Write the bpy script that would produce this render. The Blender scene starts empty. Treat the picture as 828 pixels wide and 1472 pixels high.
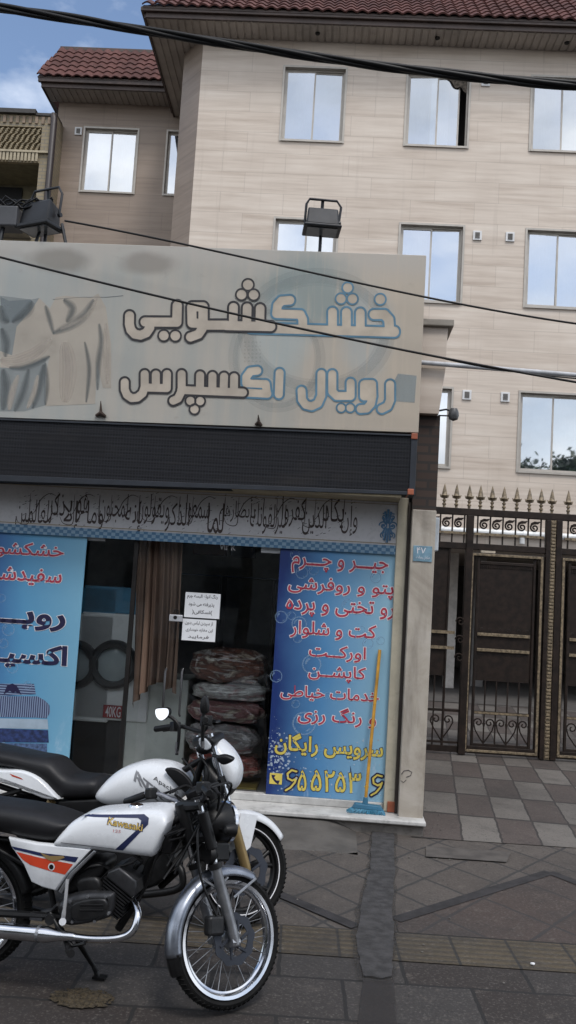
import bpy, bmesh, math, random
import numpy as np
from mathutils import Vector, Matrix, Euler
R_ = math.radians
scene = bpy.context.scene
COL = scene.collection
random.seed(7)

# ------------------------------------------------------------------ camera
FPX, CAMH, PITCH, ROLL = 1250.0, 1.85, math.atan(1250/13500), 0.060
cF = Vector((0, math.cos(PITCH), math.sin(PITCH)))
_r0 = Vector((1, 0, 0)); _u0 = Vector((0, -math.sin(PITCH), math.cos(PITCH)))
cR = math.cos(ROLL)*_r0 + math.sin(ROLL)*_u0
cU = math.cos(ROLL)*_u0 - math.sin(ROLL)*_r0
cC = Vector((0, 0, CAMH))
cd = bpy.data.cameras.new('camera'); cam = bpy.data.objects.new('camera', cd); COL.objects.link(cam)
Mx = Matrix((cR, cU, -cF)).transposed().to_4x4(); Mx.translation = cC
cam.matrix_world = Mx
cd.sensor_fit = 'VERTICAL'; cd.sensor_height = 36.0; cd.lens = 36.0*FPX/1472
cd.clip_start = 0.05; cd.clip_end = 2000
cd.dof.use_dof = False
scene.camera = cam

# ------------------------------------------------------------------ sky, sun, exposure
SUN_EL, SUN_AZ = R_(60), R_(158)          # azimuth measured from +Y clockwise: behind the camera, to its left
w = bpy.data.worlds.new('World'); scene.world = w; w.use_nodes = True
nt = w.node_tree; N = nt.nodes; L = nt.links
N.clear()
out = N.new('ShaderNodeOutputWorld'); bg = N.new('ShaderNodeBackground'); bg.inputs['Strength'].default_value = 0.1
sky = N.new('ShaderNodeTexSky'); sky.sky_type = 'NISHITA'; sky.sun_disc = False
sky.sun_elevation = SUN_EL; sky.sun_rotation = SUN_AZ
sky.air_density = 1.0; sky.dust_density = 1.5
tc = N.new('ShaderNodeTexCoord'); mp = N.new('ShaderNodeMapping'); mp.inputs['Scale'].default_value = (1, 1, 2.0)
mp.inputs['Location'].default_value = (0.35, 0.2, 0.1)
nz = N.new('ShaderNodeTexNoise'); nz.inputs['Scale'].default_value = 2.2; nz.inputs['Detail'].default_value = 8; nz.inputs['Roughness'].default_value = 0.55
cr = N.new('ShaderNodeValToRGB'); cr.color_ramp.elements[0].position = 0.40; cr.color_ramp.elements[1].position = 0.66
nz2 = N.new('ShaderNodeTexNoise'); nz2.inputs['Scale'].default_value = 3.2; nz2.inputs['Detail'].default_value = 5
cc = N.new('ShaderNodeMix'); cc.data_type = 'RGBA'
cc.inputs[6].default_value = (3.8, 4.2, 4.8, 1); cc.inputs[7].default_value = (9.5, 9.7, 10.0, 1)
mx = N.new('ShaderNodeMix'); mx.data_type = 'RGBA'
L.new(tc.outputs['Generated'], mp.inputs['Vector']); L.new(mp.outputs[0], nz.inputs['Vector']); L.new(mp.outputs[0], nz2.inputs['Vector'])
dt = N.new('ShaderNodeVectorMath'); dt.operation = 'DOT_PRODUCT'; dt.inputs[1].default_value = (-.28, .86, .42); L.new(tc.outputs['Generated'], dt.inputs[0])
mr = N.new('ShaderNodeMapRange'); mr.inputs[1].default_value = .2; mr.inputs[2].default_value = .95; mr.inputs[3].default_value = .10; mr.inputs[4].default_value = -.12; L.new(dt.outputs['Value'], mr.inputs[0])
ad = N.new('ShaderNodeMath'); ad.operation = 'ADD'; L.new(nz.outputs['Fac'], ad.inputs[0]); L.new(mr.outputs[0], ad.inputs[1]); L.new(ad.outputs[0], cr.inputs[0]); L.new(cr.outputs[0], mx.inputs[0]); mr2 = N.new('ShaderNodeMapRange'); mr2.inputs[1].default_value = .32; mr2.inputs[2].default_value = .62; L.new(nz2.outputs['Fac'], mr2.inputs[0]); L.new(mr2.outputs[0], cc.inputs[0])
L.new(sky.outputs[0], mx.inputs[6]); L.new(cc.outputs[2], mx.inputs[7])
L.new(mx.outputs[2], bg.inputs['Color']); L.new(bg.outputs[0], out.inputs['Surface'])
sd = bpy.data.lights.new('sun', 'SUN'); sd.energy = 1.0; sd.angle = R_(14); sd.color = (1.0, 0.965, 0.925)
so = bpy.data.objects.new('sun', sd); COL.objects.link(so)
_dir = Vector((math.sin(SUN_AZ)*math.cos(SUN_EL), math.cos(SUN_AZ)*math.cos(SUN_EL), math.sin(SUN_EL)))
so.rotation_euler = _dir.to_track_quat('Z', 'Y').to_euler(); so.location = (0, -5, 20)
scene.view_settings.view_transform = 'Standard'; scene.view_settings.look = 'None'
scene.view_settings.exposure = 0.93; scene.view_settings.gamma = 1.0; scene.view_settings.use_curve_mapping = False
scene.render.engine = 'CYCLES'
scene.cycles.max_bounces = 6; scene.cycles.glossy_bounces = 4; scene.cycles.transparent_max_bounces = 12
scene.cycles.use_denoising = True

# ------------------------------------------------------------------ frames: local x along the thing, y into the depth, z up
class FR:
    def __init__(s, o, yaw):
        s.o = Vector(o); s.yaw = yaw
        s.u = Vector((math.cos(yaw), -math.sin(yaw), 0)); s.d = Vector((math.sin(yaw), math.cos(yaw), 0))
    def at(s, px, py, y=0.0):
        """local (x, z) of a photograph pixel on the vertical plane at local depth y"""
        d = cF*FPX + cR*(px-414) - cU*(py-736)
        o = s.o + s.d*y
        t = (o-cC).dot(s.d)/d.dot(s.d)
        p = cC + d*t - o
        return p.dot(s.u), p.z
    def w(s, p): return s.o + s.u*p[0] + s.d*p[1] + Vector((0, 0, p[2]))
def gnd(px, py, z=0.0):
    d = cF*FPX + cR*(px-414) - cU*(py-736)
    p = cC + d*((z-CAMH)/d.z)
    return (p.x, p.y, p.z)
WORLD = FR((0, 0, 0), 0)
SHOP = FR((1.113, 7.05, 0), 0.061)
GATE = FR((1.864, 10.836, 0), 0.027)
APT = FR((0, 16.5, 0), 0.035)
BASE = {}

# ------------------------------------------------------------------ mesh building
class MB:
    def __init__(s): s.v = []; s.f = []
    def add(s, vs, fs):
        n = len(s.v); s.v += [Vector(v) for v in vs]; s.f += [[i+n for i in f] for f in fs]; return s
    def box(s, x0, x1, y0, y1, z0, z1):
        return s.add([(x0,y0,z0),(x1,y0,z0),(x1,y1,z0),(x0,y1,z0),(x0,y0,z1),(x1,y0,z1),(x1,y1,z1),(x0,y1,z1)],
                     [(0,3,2,1),(4,5,6,7),(0,1,5,4),(1,2,6,5),(2,3,7,6),(3,0,4,7)])
    def prism(s, poly, y0, y1):
        n = len(poly)
        return s.add([(p[0], y0, p[1]) for p in poly]+[(p[0], y1, p[1]) for p in poly],
                     [list(range(n)), list(range(2*n-1, n-1, -1))]+[(i, (i+1) % n, n+(i+1) % n, n+i) for i in range(n)])
    def slab(s, poly, z0, z1):
        n = len(poly)
        return s.add([(p[0], p[1], z0) for p in poly]+[(p[0], p[1], z1) for p in poly],
                     [list(range(n)), list(range(2*n-1, n-1, -1))]+[(i, (i+1) % n, n+(i+1) % n, n+i) for i in range(n)])
    def face(s, pts): return s.add(pts, [list(range(len(pts)))])
    def tube(s, path, r, n=8, cap=True, flat=1.0):
        P = [Vector(p) for p in path]; m = len(P)
        rr = r if isinstance(r, (list, tuple)) else [r]*m
        vs = []; fs = []
        up = None
        for i in range(m):
            t = (P[min(i+1, m-1)]-P[max(i-1, 0)]).normalized()
            if up is None:
                a = Vector((0, 0, 1)) if abs(t.z) < .9 else Vector((1, 0, 0))
                up = (a - t*a.dot(t)).normalized()
            else:
                up = (up - t*up.dot(t)).normalized()
            b = t.cross(up)
            for k in range(n):
                an = 2*math.pi*k/n
                vs.append(P[i] + (up*math.cos(an) + b*math.sin(an)*flat)*rr[i])
        for i in range(m-1):
            for k in range(n):
                fs.append((i*n+k, i*n+(k+1) % n, (i+1)*n+(k+1) % n, (i+1)*n+k))
        if cap: fs += [list(range(n-1, -1, -1)), list(range((m-1)*n, m*n))]
        return s.add(vs, fs)
    def lathe(s, prof, c=(0, 0, 0), n=32, axis='y', closed=False, a0=0, a1=2*math.pi):
        """prof: (radius, offset along axis)"""
        m = len(prof); vs = []; fs = []
        full = abs(a1-a0-2*math.pi) < 1e-6
        K = n if full else n+1
        for k in range(K):
            a = a0+(a1-a0)*k/n
            for (r, o) in prof:
                p = {'y': (r*math.cos(a), o, r*math.sin(a)), 'z': (r*math.cos(a), r*math.sin(a), o), 'x': (o, r*math.cos(a), r*math.sin(a))}[axis]
                vs.append((c[0]+p[0], c[1]+p[1], c[2]+p[2]))
        mm = m if closed else m-1
        for k in range(n):
            k2 = (k+1) % K
            for j in range(mm):
                j2 = (j+1) % m
                fs.append((k*m+j, k2*m+j, k2*m+j2, k*m+j2))
        return s.add(vs, fs)
    def pillow(s, poly, y0, y1, rd, steps=4, bulge=0.0):
        """outline (x,z) extruded y0..y1 with rounded rims"""
        n = len(poly)
        P = [Vector((p[0], p[1])) for p in poly]
        area = sum(P[i].x*P[(i+1) % n].y-P[(i+1) % n].x*P[i].y for i in range(n))
        sg = 1 if area > 0 else -1
        nr = []
        for i in range(n):
            a = (P[i]-P[i-1]); b = (P[(i+1) % n]-P[i])
            a = a.normalized() if a.length > 1e-9 else b.normalized(); b = b.normalized() if b.length > 1e-9 else a
            na = Vector((-a.y, a.x))*sg; nb = Vector((-b.y, b.x))*sg
            m = (na+nb); m = m.normalized() if m.length > 1e-6 else na
            k = max(.6, m.dot(na)); nr.append(m/k)
        rings = []
        for side in (0, 1):
            seq = range(steps+1) if side == 0 else range(steps, -1, -1)
            for j in seq:
                a = math.pi/2*j/steps
                ins = rd*(1-math.sin(a)); dy = rd*(1-math.cos(a)) if bulge == 0 else bulge*(1-math.cos(a))
                dep = (rd if bulge == 0 else bulge)
                y = (y0 + dep - dep*math.cos(a)) if side == 0 else (y1 - dep + dep*math.cos(a))
                rings.append((y, ins))
        vs = []
        for (y, ins) in rings:
            for i in range(n):
                q = P[i]+nr[i]*ins; vs.append((q.x, y, q.y))
        fs = [list(range(n))]
        for r in range(len(rings)-1):
            for i in range(n): fs.append((r*n+i, r*n+(i+1) % n, (r+1)*n+(i+1) % n, (r+1)*n+i))
        fs.append(list(range(len(rings)*n-1, (len(rings)-1)*n-1, -1)))
        return s.add(vs, fs)
    def grid(s, fn, nu, nv, wrap_u=False):
        vs = [fn(i/(nu if wrap_u else nu-1), j/(nv-1)) for j in range(nv) for i in range(nu)]
        fs = []
        for j in range(nv-1):
            for i in range(nu if wrap_u else nu-1):
                i2 = (i+1) % nu
                fs.append((j*nu+i, j*nu+i2, (j+1)*nu+i2, (j+1)*nu+i))
        return s.add(vs, fs)
    def xf(s, M, start=0):
        for i in range(start, len(s.v)): s.v[i] = M @ s.v[i]
        return s
    def mesh(s, name, mat, off=Vector((0, 0, 0)), smooth=None, fix=True):
        me = bpy.data.meshes.new(name)
        me.from_pydata([tuple(v-off) for v in s.v], [], s.f)
        if fix:
            bm = bmesh.new(); bm.from_mesh(me); bmesh.ops.recalc_face_normals(bm, faces=bm.faces); bm.to_mesh(me); bm.free()
        if mat: me.materials.append(mat)
        if smooth:
            me.polygons.foreach_set('use_smooth', [True]*len(me.polygons))
            me.set_sharp_from_angle(angle=R_(smooth))
        return me

def tag(o, label=None, cat=None, group=None, kind=None):
    if label: o['label'] = label
    if cat: o['category'] = cat
    if group: o['group'] = group
    if kind: o['kind'] = kind
    return o
def thing(name, fr, base, label, cat, group=None):
    o = bpy.data.objects.new(name, None); COL.objects.link(o)
    o.empty_display_size = 0.1
    o.location = fr.w(base); o.rotation_euler = (0, 0, -fr.yaw)
    BASE[o.name] = Vector(base)
    return tag(o, label, cat, group)
def part(mb, name, mat, parent, smooth=None, bevel=0, label=None, fix=True):
    b = BASE[parent.name]
    o = bpy.data.objects.new(name, mb.mesh(name, mat, b, smooth, fix)); COL.objects.link(o)
    o.parent = parent; BASE[o.name] = b
    if bevel: bv(o, bevel)
    if label: o['label'] = label
    return o
def single(mb, name, mat, fr, base, label=None, cat=None, group=None, kind=None, smooth=None, bevel=0, fix=True):
    b = Vector(base)
    o = bpy.data.objects.new(name, mb.mesh(name, mat, b, smooth, fix)); COL.objects.link(o)
    o.location = fr.w(b); o.rotation_euler = (0, 0, -fr.yaw); BASE[o.name] = b
    if bevel: bv(o, bevel)
    return tag(o, label, cat, group, kind)
def bv(o, wdt, seg=2):
    m = o.modifiers.new('bevel', 'BEVEL'); m.width = wdt; m.segments = seg; m.limit_method = 'ANGLE'; m.angle_limit = R_(40)

# ------------------------------------------------------------------ materials
class NB:
    def __init__(s, name):
        s.m = bpy.data.materials.new(name); s.m.use_nodes = True; s.t = s.m.node_tree; s.n = s.t.nodes; s.l = s.t.links
        s.p = s.n['Principled BSDF']; s.tc = s.n.new('ShaderNodeTexCoord'); s.obj = s.tc.outputs['Object']
    def new(s, ty, **kw):
        n = s.n.new(ty)
        for k, v in kw.items(): setattr(n, k, v)
        return n
    def inp(s, sock, v):
        if hasattr(v, 'links') or isinstance(v, bpy.types.NodeSocket): s.l.new(v, sock)
        elif isinstance(v, (tuple, list)) and sock.type == 'RGBA': sock.default_value = (*v[:3], 1)
        else: sock.default_value = v
    def math(s, op, a, b=0.0, c=0.0):
        n = s.new('ShaderNodeMath', operation=op)
        for i, v in enumerate((a, b, c)): s.inp(n.inputs[i], v)
        return n.outputs[0]
    def mix(s, fac, a, b, mode='MIX'):
        n = s.new('ShaderNodeMix', data_type='RGBA', blend_type=mode)
        s.inp(n.inputs[0], fac); s.inp(n.inputs[6], a); s.inp(n.inputs[7], b); return n.outputs[2]
    def sep(s):
        n = s.new('ShaderNodeSeparateXYZ'); s.l.new(s.obj, n.inputs[0]); return n.outputs
    def comb(s, x, y, z=0.0):
        n = s.new('ShaderNodeCombineXYZ')
        for i, v in enumerate((x, y, z)): s.inp(n.inputs[i], v)
        return n.outputs[0]
    def noise(s, scale, detail=4, rough=.55, vec=None, sc=None, dist=0):
        n = s.new('ShaderNodeTexNoise'); n.inputs['Scale'].default_value = scale; n.inputs['Detail'].default_value = detail
        n.inputs['Roughness'].default_value = rough; n.inputs['Distortion'].default_value = dist
        v = vec or s.obj
        if sc:
            mpn = s.new('ShaderNodeMapping'); mpn.inputs['Scale'].default_value = sc; s.l.new(v, mpn.inputs[0]); v = mpn.outputs[0]
        s.l.new(v, n.inputs['Vector']); return n.outputs['Fac']
    def ramp(s, v, stops):
        n = s.new('ShaderNodeValToRGB'); e = n.color_ramp.elements
        while len(e) < len(stops): e.new(0.5)
        for i, (p, c) in enumerate(stops):
            e[i].position = p; e[i].color = (*c, 1) if isinstance(c, (tuple, list)) else (c, c, c, 1)
        s.inp(n.inputs[0], v); return n.outputs[0]
    def sstep(s, v, a, b):
        n = s.new('ShaderNodeMapRange', interpolation_type='SMOOTHSTEP')
        s.inp(n.inputs[0], v); n.inputs[1].default_value = a; n.inputs[2].default_value = b; return n.outputs[0]
    def bump(s, h, strength=.3, dist=.01):
        n = s.new('ShaderNodeBump'); n.inputs['Strength'].default_value = strength; n.inputs['Distance'].default_value = dist
        s.inp(n.inputs['Height'], h); s.l.new(n.outputs[0], s.p.inputs['Normal'])
    def brick(s, vec, c1, c2, mort, bw, bh, ms, offset=.5, bias=0, smooth=.1):
        n = s.new('ShaderNodeTexBrick'); n.offset = offset
        s.inp(n.inputs['Vector'], vec); s.inp(n.inputs['Color1'], c1); s.inp(n.inputs['Color2'], c2); s.inp(n.inputs['Mortar'], mort)
        n.inputs['Scale'].default_value = 1; n.inputs['Mortar Size'].default_value = ms; n.inputs['Mortar Smooth'].default_value = smooth
        n.inputs['Brick Width'].default_value = bw; n.inputs['Row Height'].default_value = bh; n.inputs['Bias'].default_value = bias
        return n
    def done(s, col=None, rough=.6, metal=0.0, spec=None, coat=0.0):
        if col is not None: s.inp(s.p.inputs['Base Color'], col)
        s.inp(s.p.inputs['Roughness'], rough); s.inp(s.p.inputs['Metallic'], metal)
        if spec is not None: s.p.inputs['Specular IOR Level'].default_value = spec
        if coat: s.p.inputs['Coat Weight'].default_value = coat; s.p.inputs['Coat Roughness'].default_value = .06
        return s.m
def sRGB(r, g, b):
    f = lambda c: (c/255/12.92) if c/255 <= .04045 else ((c/255+.055)/1.055)**2.4
    return (f(r), f(g), f(b))
_pc = {}
def pm(name, col, rough=.6, metal=0.0, var=.12, scale=6, bump=.0, bscale=60, coat=0, spec=None, dirt=0.0):
    """plain material with uneven tone, roughness and fine bump"""
    if name in _pc: return _pc[name]
    b = NB(name)
    n1 = b.noise(scale, 5); 
    lo = tuple(c*(1-var*1.5) for c in col); hi = tuple(min(1, c*(1+var)) for c in col)
    c = b.mix(b.sstep(n1, .3, .7), lo, hi)
    if dirt:
        d = b.sstep(b.noise(scale*2.7, 8, .7), .5, .75)
        c = b.mix(b.math('MULTIPLY', d, dirt), c, (.05, .045, .04))
    r = b.math('ADD', b.math('MULTIPLY', b.noise(scale*3, 3), .16), rough-.08)
    if bump: b.bump(b.noise(bscale, 4), bump, .004)
    _pc[name] = b.done(c, r, metal, spec, coat)
    return _pc[name]

# ------------------------------------------------------------------ lettering (Arabic letters joined by hand)
_F = {}
for ch, base, n in [('ا',0xFE8D,2),('آ',0xFE81,2),('أ',0xFE83,2),('إ',0xFE87,2),('ب',0xFE8F,4),('پ',0xFB56,4),('ت',0xFE95,4),('ث',0xFE99,4),('ج',0xFE9D,4),('چ',0xFB7A,4),
    ('ح',0xFEA1,4),('خ',0xFEA5,4),('د',0xFEA9,2),('ذ',0xFEAB,2),('ر',0xFEAD,2),('ز',0xFEAF,2),('ژ',0xFB8A,2),('س',0xFEB1,4),('ش',0xFEB5,4),('ص',0xFEB9,4),('ض',0xFEBD,4),
    ('ط',0xFEC1,4),('ظ',0xFEC5,4),('ع',0xFEC9,4),('غ',0xFECD,4),('ف',0xFED1,4),('ق',0xFED5,4),('ک',0xFB8E,4),('ك',0xFED9,4),('گ',0xFB92,4),('ل',0xFEDD,4),('م',0xFEE1,4),('ن',0xFEE5,4),
    ('ه',0xFEE9,4),('و',0xFEED,2),('ی',0xFBFC,4),('ي',0xFEF1,4),('ى',0xFEEF,2),('ة',0xFE93,2)]:
    _F[ch] = (base, n)
def shape(s):
    res = []; i = 0
    def joins_left(c): return c == 'ـ' or (c in _F and _F[c][1] == 4)
    prev = False
    while i < len(s):
        c = s[i]; nx = s[i+1] if i+1 < len(s) else ' '
        if c == 'ل' and nx == 'ا':
            res.append(chr(0xFEFC if prev else 0xFEFB)); prev = False; i += 2; continue
        if c == 'ـ': res.append(c); prev = True; i += 1; continue
        if c in _F:
            b, n = _F[c]; nj = n == 4 and (nx == 'ـ' or nx in _F)
            res.append(chr(b + (3 if prev and nj else 1 if prev else 2 if nj else 0))); prev = nj
        else: res.append(c); prev = False
        i += 1
    return ''.join(reversed(res))
def glyphs(s, offset=0.0, res=3, font=None):
    """2-D mesh of a line of writing: verts (x, y), faces"""
    c = bpy.data.curves.new('writing', 'FONT'); c.body = s; c.size = 1; c.offset = offset; c.resolution_u = res
    if any(ord(ch) > 0x600 for ch in s): c.space_character = 1.0
    o = bpy.data.objects.new('writing', c); COL.objects.link(o)
    dg = bpy.context.evaluated_depsgraph_get(); dg.update()
    me = bpy.data.meshes.new_from_object(o.evaluated_get(dg))
    vs = [(v.co.x, v.co.y) for v in me.vertices]; fs = [list(p.vertices) for p in me.polygons]
    bpy.data.objects.remove(o); bpy.data.curves.remove(c); bpy.data.meshes.remove(me)
    return vs, fs
def write(s, fr, box, y, mat, parent, name='lettering', bold=0.0, outline=None, omat=None, arabic=True, shear=0.0, skew=None):
    """writing fitted to the photograph box (x0,y0,x1,y1) on the plane y of a frame"""
    t = shape(s) if arabic else s
    vs, fs = glyphs(t, bold)
    if not vs: return
    xs = [v[0] for v in vs]; ys = [v[1] for v in vs]
    gx0, gx1, gy0, gy1 = min(xs), max(xs), min(ys), max(ys)
    x0, y0, x1, y1 = box
    cy = (y0+y1)/2; cx = (x0+x1)/2
    ux0 = fr.at(x0, cy, y)[0]; ux1 = fr.at(x1, cy, y)[0]; z0 = fr.at(cx, y1, y)[1]; z1 = fr.at(cx, y0, y)[1]
    sx = (ux1-ux0)/(gx1-gx0); sz = (z1-z0)/(gy1-gy0)
    tr = lambda v: (ux0+(v[0]-gx0)*sx + shear*(v[1]-gy0)*sz, z0+(v[1]-gy0)*sz + (skew or 0)*(v[0]-gx0)*sx)
    def put(vv, ff, yy, m, nm):
        mb = MB(); mb.add([(tr(v)[0], yy, tr(v)[1]) for v in vv], ff)
        return part(mb, nm, m, parent, fix=False)
    if outline:
        v2, f2 = glyphs(t, bold+outline); put(v2, f2, y+.0015, omat, name+'_outline')
    return put(vs, fs, y, mat, name)

def sdf_mesh(caps, dots, band, fill, fr, y, res=.6):
    """strokes in photograph pixels -> (outline mesh, fill mesh) on plane y; caps: lists of letters, each a list of (polyline, radius)"""
    P = [p for L_ in caps for (pl, r) in L_ for p in pl]
    x0 = min(p[0] for p in P)-16; x1 = max(p[0] for p in P)+16; y0 = min([p[1] for p in P]+[d[1]-d[2]+14 for d in dots])-30; y1 = max(p[1] for p in P)+34
    X = np.arange(x0, x1, res); Y = np.arange(y0, y1, res); GX, GY = np.meshgrid(X, Y)
    ob = np.full(GX.shape, 1e3); fl = np.full(GX.shape, 1e3)
    for L_ in caps:
        d = np.full(GX.shape, 1e3)
        for (pl, r) in L_:
            for a, b in zip(pl[:-1], pl[1:]):
                ax, ay = a; bx, by = b; dx, dy = bx-ax, by-ay; ll = dx*dx+dy*dy+1e-9
                t = np.clip(((GX-ax)*dx+(GY-ay)*dy)/ll, 0, 1)
                d = np.minimum(d, np.hypot(GX-ax-t*dx, GY-ay-t*dy)-r)
        ob = np.minimum(ob, np.abs(d)-band); fl = np.minimum(fl, d)
    for (cx, cy, r) in dots:
        d = np.hypot(GX-cx, GY-cy)-r
        ob = np.minimum(ob, np.abs(d)-band*.85); fl = np.minimum(fl, d)
    def poly(F, yy):
        mb = MB(); ny, nx = F.shape; vid = {}
        def V(x, y_):
            k = (round(x*16), round(y_*16))
            if k not in vid:
                u, z = fr.at(x, y_, yy); vid[k] = len(mb.v); mb.v.append(Vector((u, yy, z)))
            return vid[k]
        ins = F < 0
        full = ins[:-1, :-1] & ins[1:, :-1] & ins[:-1, 1:] & ins[1:, 1:]
        anyi = ins[:-1, :-1] | ins[1:, :-1] | ins[:-1, 1:] | ins[1:, 1:]
        for j in range(ny-1):
            i = 0; row = np.nonzero(anyi[j])[0]
            k = 0
            while k < len(row):
                i = row[k]
                if full[j, i]:
                    e = i
                    while k+1 < len(row) and row[k+1] == e+1 and full[j, e+1]: k += 1; e += 1
                    mb.f.append([V(X[i], Y[j]), V(X[i], Y[j+1]), V(X[e+1], Y[j+1]), V(X[e+1], Y[j])])
                else:
                    cs = [(i, j), (i, j+1), (i+1, j+1), (i+1, j)]; pts = []
                    for q in range(4):
                        a = cs[q]; b = cs[(q+1) % 4]; fa = F[a[1], a[0]]; fb = F[b[1], b[0]]
                        if fa < 0: pts.append(V(X[a[0]], Y[a[1]]))
                        if (fa < 0) != (fb < 0):
                            t = fa/(fa-fb); pts.append(V(X[a[0]]+(X[b[0]]-X[a[0]])*t, Y[a[1]]+(Y[b[1]]-Y[a[1]])*t))
                    pp = []
                    for q in pts:
                        if not pp or pp[-1] != q: pp.append(q)
                    if len(pp) > 1 and pp[0] == pp[-1]: pp.pop()
                    if len(set(pp)) == len(pp) >= 3: mb.f.append(pp)
                k += 1
        return mb
    return poly(ob, y), poly(fl, y+.0015)

# ------------------------------------------------------------------ shared materials
def m_stone(name, c1, c2, c3, joint):
    b = NB(name); x, y, z = b.sep()
    v = b.comb(b.math('ADD', x, y), z)
    vein = b.noise(1.0, 6, .62, vec=b.comb(b.math('MULTIPLY', x, .55), b.math('MULTIPLY', z, 9.0), y), dist=.3)
    br = b.brick(v, (.2, .2, .2), (.8, .8, .8), (.5, .5, .5), 1.25, .42, .004, offset=.37, smooth=.2)
    big = b.noise(.8, 3)
    col = b.ramp(vein, [(.25, c1), (.5, c2), (.72, c3)])
    col = b.mix(b.math('MULTIPLY', b.sstep(br.outputs['Color'], .2, .8), .30), col, c3)
    col = b.mix(b.math('MULTIPLY', b.sstep(big, .4, .7), .25), col, c1)
    st = b.noise(1.0, 5, .6, vec=b.comb(b.math('MULTIPLY', x, 7), b.math('MULTIPLY', z, .35), y))
    col = b.mix(b.math('MULTIPLY', b.sstep(st, .58, .8), .2), col, tuple(c*.6 for c in c1))
    col = b.mix(b.math('MULTIPLY', br.outputs['Fac'], .55), col, joint)
    b.bump(b.math('SUBTRACT', 1.0, br.outputs['Fac']), .3, .004)
    return b.done(col, b.math('ADD', .38, b.math('MULTIPLY', vein, .25)))
M_STONE = m_stone('travertine_cladding', (.385, .31, .25), (.54, .46, .387), (.63, .56, .487), (.27, .22, .185))
M_WING = m_stone('shaded_brown_travertine', (.185, .138, .105), (.265, .205, .16), (.32, .255, .205), (.13, .10, .085))  # wing and corner: eave shade put into a darker, browner stone
def m_tile():
    b = NB('clay_roof_tile'); x, y, z = b.sep()
    n = b.noise(1.5, 5); n2 = b.noise(14, 4)
    c = b.mix(b.sstep(n, .35, .65), (.072, .032, .028), (.118, .052, .045)); c = b.mix(b.math('MULTIPLY', b.sstep(n2, .5, .7), .5), c, (.05, .025, .022))
    b.bump(n2, .2, .01); return b.done(c, .75, spec=.2)
M_TILE = m_tile()
M_FASCIA = pm('brown_fascia_paint', (.055, .035, .028), .5, var=.2, scale=2, dirt=.3)
M_SOFFIT = pm('grey_metal_soffit', (.36, .32, .285), .55, var=.1, scale=1.5, dirt=.25)
M_ALU = pm('window_aluminium', (.40, .37, .33), .42, metal=.2, var=.06)
M_REVEAL = pm('window_reveal_stone', (.36, .32, .28), .6)
M_WHITE = pm('white_plastic', (.62, .62, .62), .45, var=.06)
M_BLACK = pm('black_plastic', (.006, .006, .0065), .5, var=.2, spec=.3)
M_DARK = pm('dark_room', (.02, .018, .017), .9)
M_CURT = pm('white_net_curtain', (.62, .66, .68), .8, var=.05)
def m_pane(name, refl, tint):
    b = NB(name); n = b.n; n.remove(b.p)
    gl = b.new('ShaderNodeBsdfGlossy'); gl.inputs['Roughness'].default_value = .02; gl.inputs['Color'].default_value = (.97, .985, 1, 1)
    tr = b.new('ShaderNodeBsdfTransparent'); tr.inputs['Color'].default_value = (*tint, 1)
    lw = b.new('ShaderNodeLayerWeight'); lw.inputs['Blend'].default_value = .25
    f = b.math('ADD', refl, b.math('MULTIPLY', lw.outputs['Fresnel'], 1-refl)); f = b.math('MINIMUM', f, 1.0)
    bn = b.new('ShaderNodeBump'); bn.inputs['Strength'].default_value = .05; bn.inputs['Distance'].default_value = .02
    b.l.new(b.noise(1.6, 2), bn.inputs['Height']); b.l.new(bn.outputs[0], gl.inputs['Normal'])
    mxs = b.new('ShaderNodeMixShader'); b.inp(mxs.inputs[0], f); b.l.new(tr.outputs[0], mxs.inputs[1]); b.l.new(gl.outputs[0], mxs.inputs[2])
    b.l.new(mxs.outputs[0], b.n['Material Output'].inputs['Surface']); return b.m
M_PANE = m_pane('mirror_window_glass', .60, (.55, .6, .62))
M_GLASS = m_pane('shop_glass', .03, (.95, .97, .96))

def rect_holes(mb, u0, u1, z0, z1, holes, y, reveal):
    """wall face with rectangular openings and their reveals going back"""
    us = sorted({u0, u1, *[h[0] for h in holes], *[h[1] for h in holes]}); zs = sorted({z0, z1, *[h[2] for h in holes], *[h[3] for h in holes]})
    us = [u for u in us if u0 <= u <= u1]; zs = [z for z in zs if z0 <= z <= z1]
    for a, b_ in zip(us[:-1], us[1:]):
        for c, d in zip(zs[:-1], zs[1:]):
            mu, mz = (a+b_)/2, (c+d)/2
            if any(h[0] < mu < h[1] and h[2] < mz < h[3] for h in holes): continue
            mb.face([(a, y, c), (b_, y, c), (b_, y, d), (a, y, d)])
    for (a, b_, c, d) in holes:
        mb.add([(a, y, c), (b_, y, c), (b_, y, d), (a, y, d), (a, y+reveal, c), (b_, y+reveal, c), (b_, y+reveal, d), (a, y+reveal, d)],
               [(0, 1, 5, 4), (1, 2, 6, 5), (2, 3, 7, 6), (3, 0, 4, 7)])

# ------------------------------------------------------------------ ground and pavings
def soft(name, col, alpha, scale=5):
    b = NB(name); c = b.mix(b.sstep(b.noise(scale, 5), .35, .7), tuple(k*.86 for k in col), col); b.done(c, .6)
    b.inp(b.p.inputs['Alpha'], b.math('MULTIPLY', b.sstep(b.noise(scale*1.3, 5), -.15, .5), alpha)); return b.m

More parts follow.
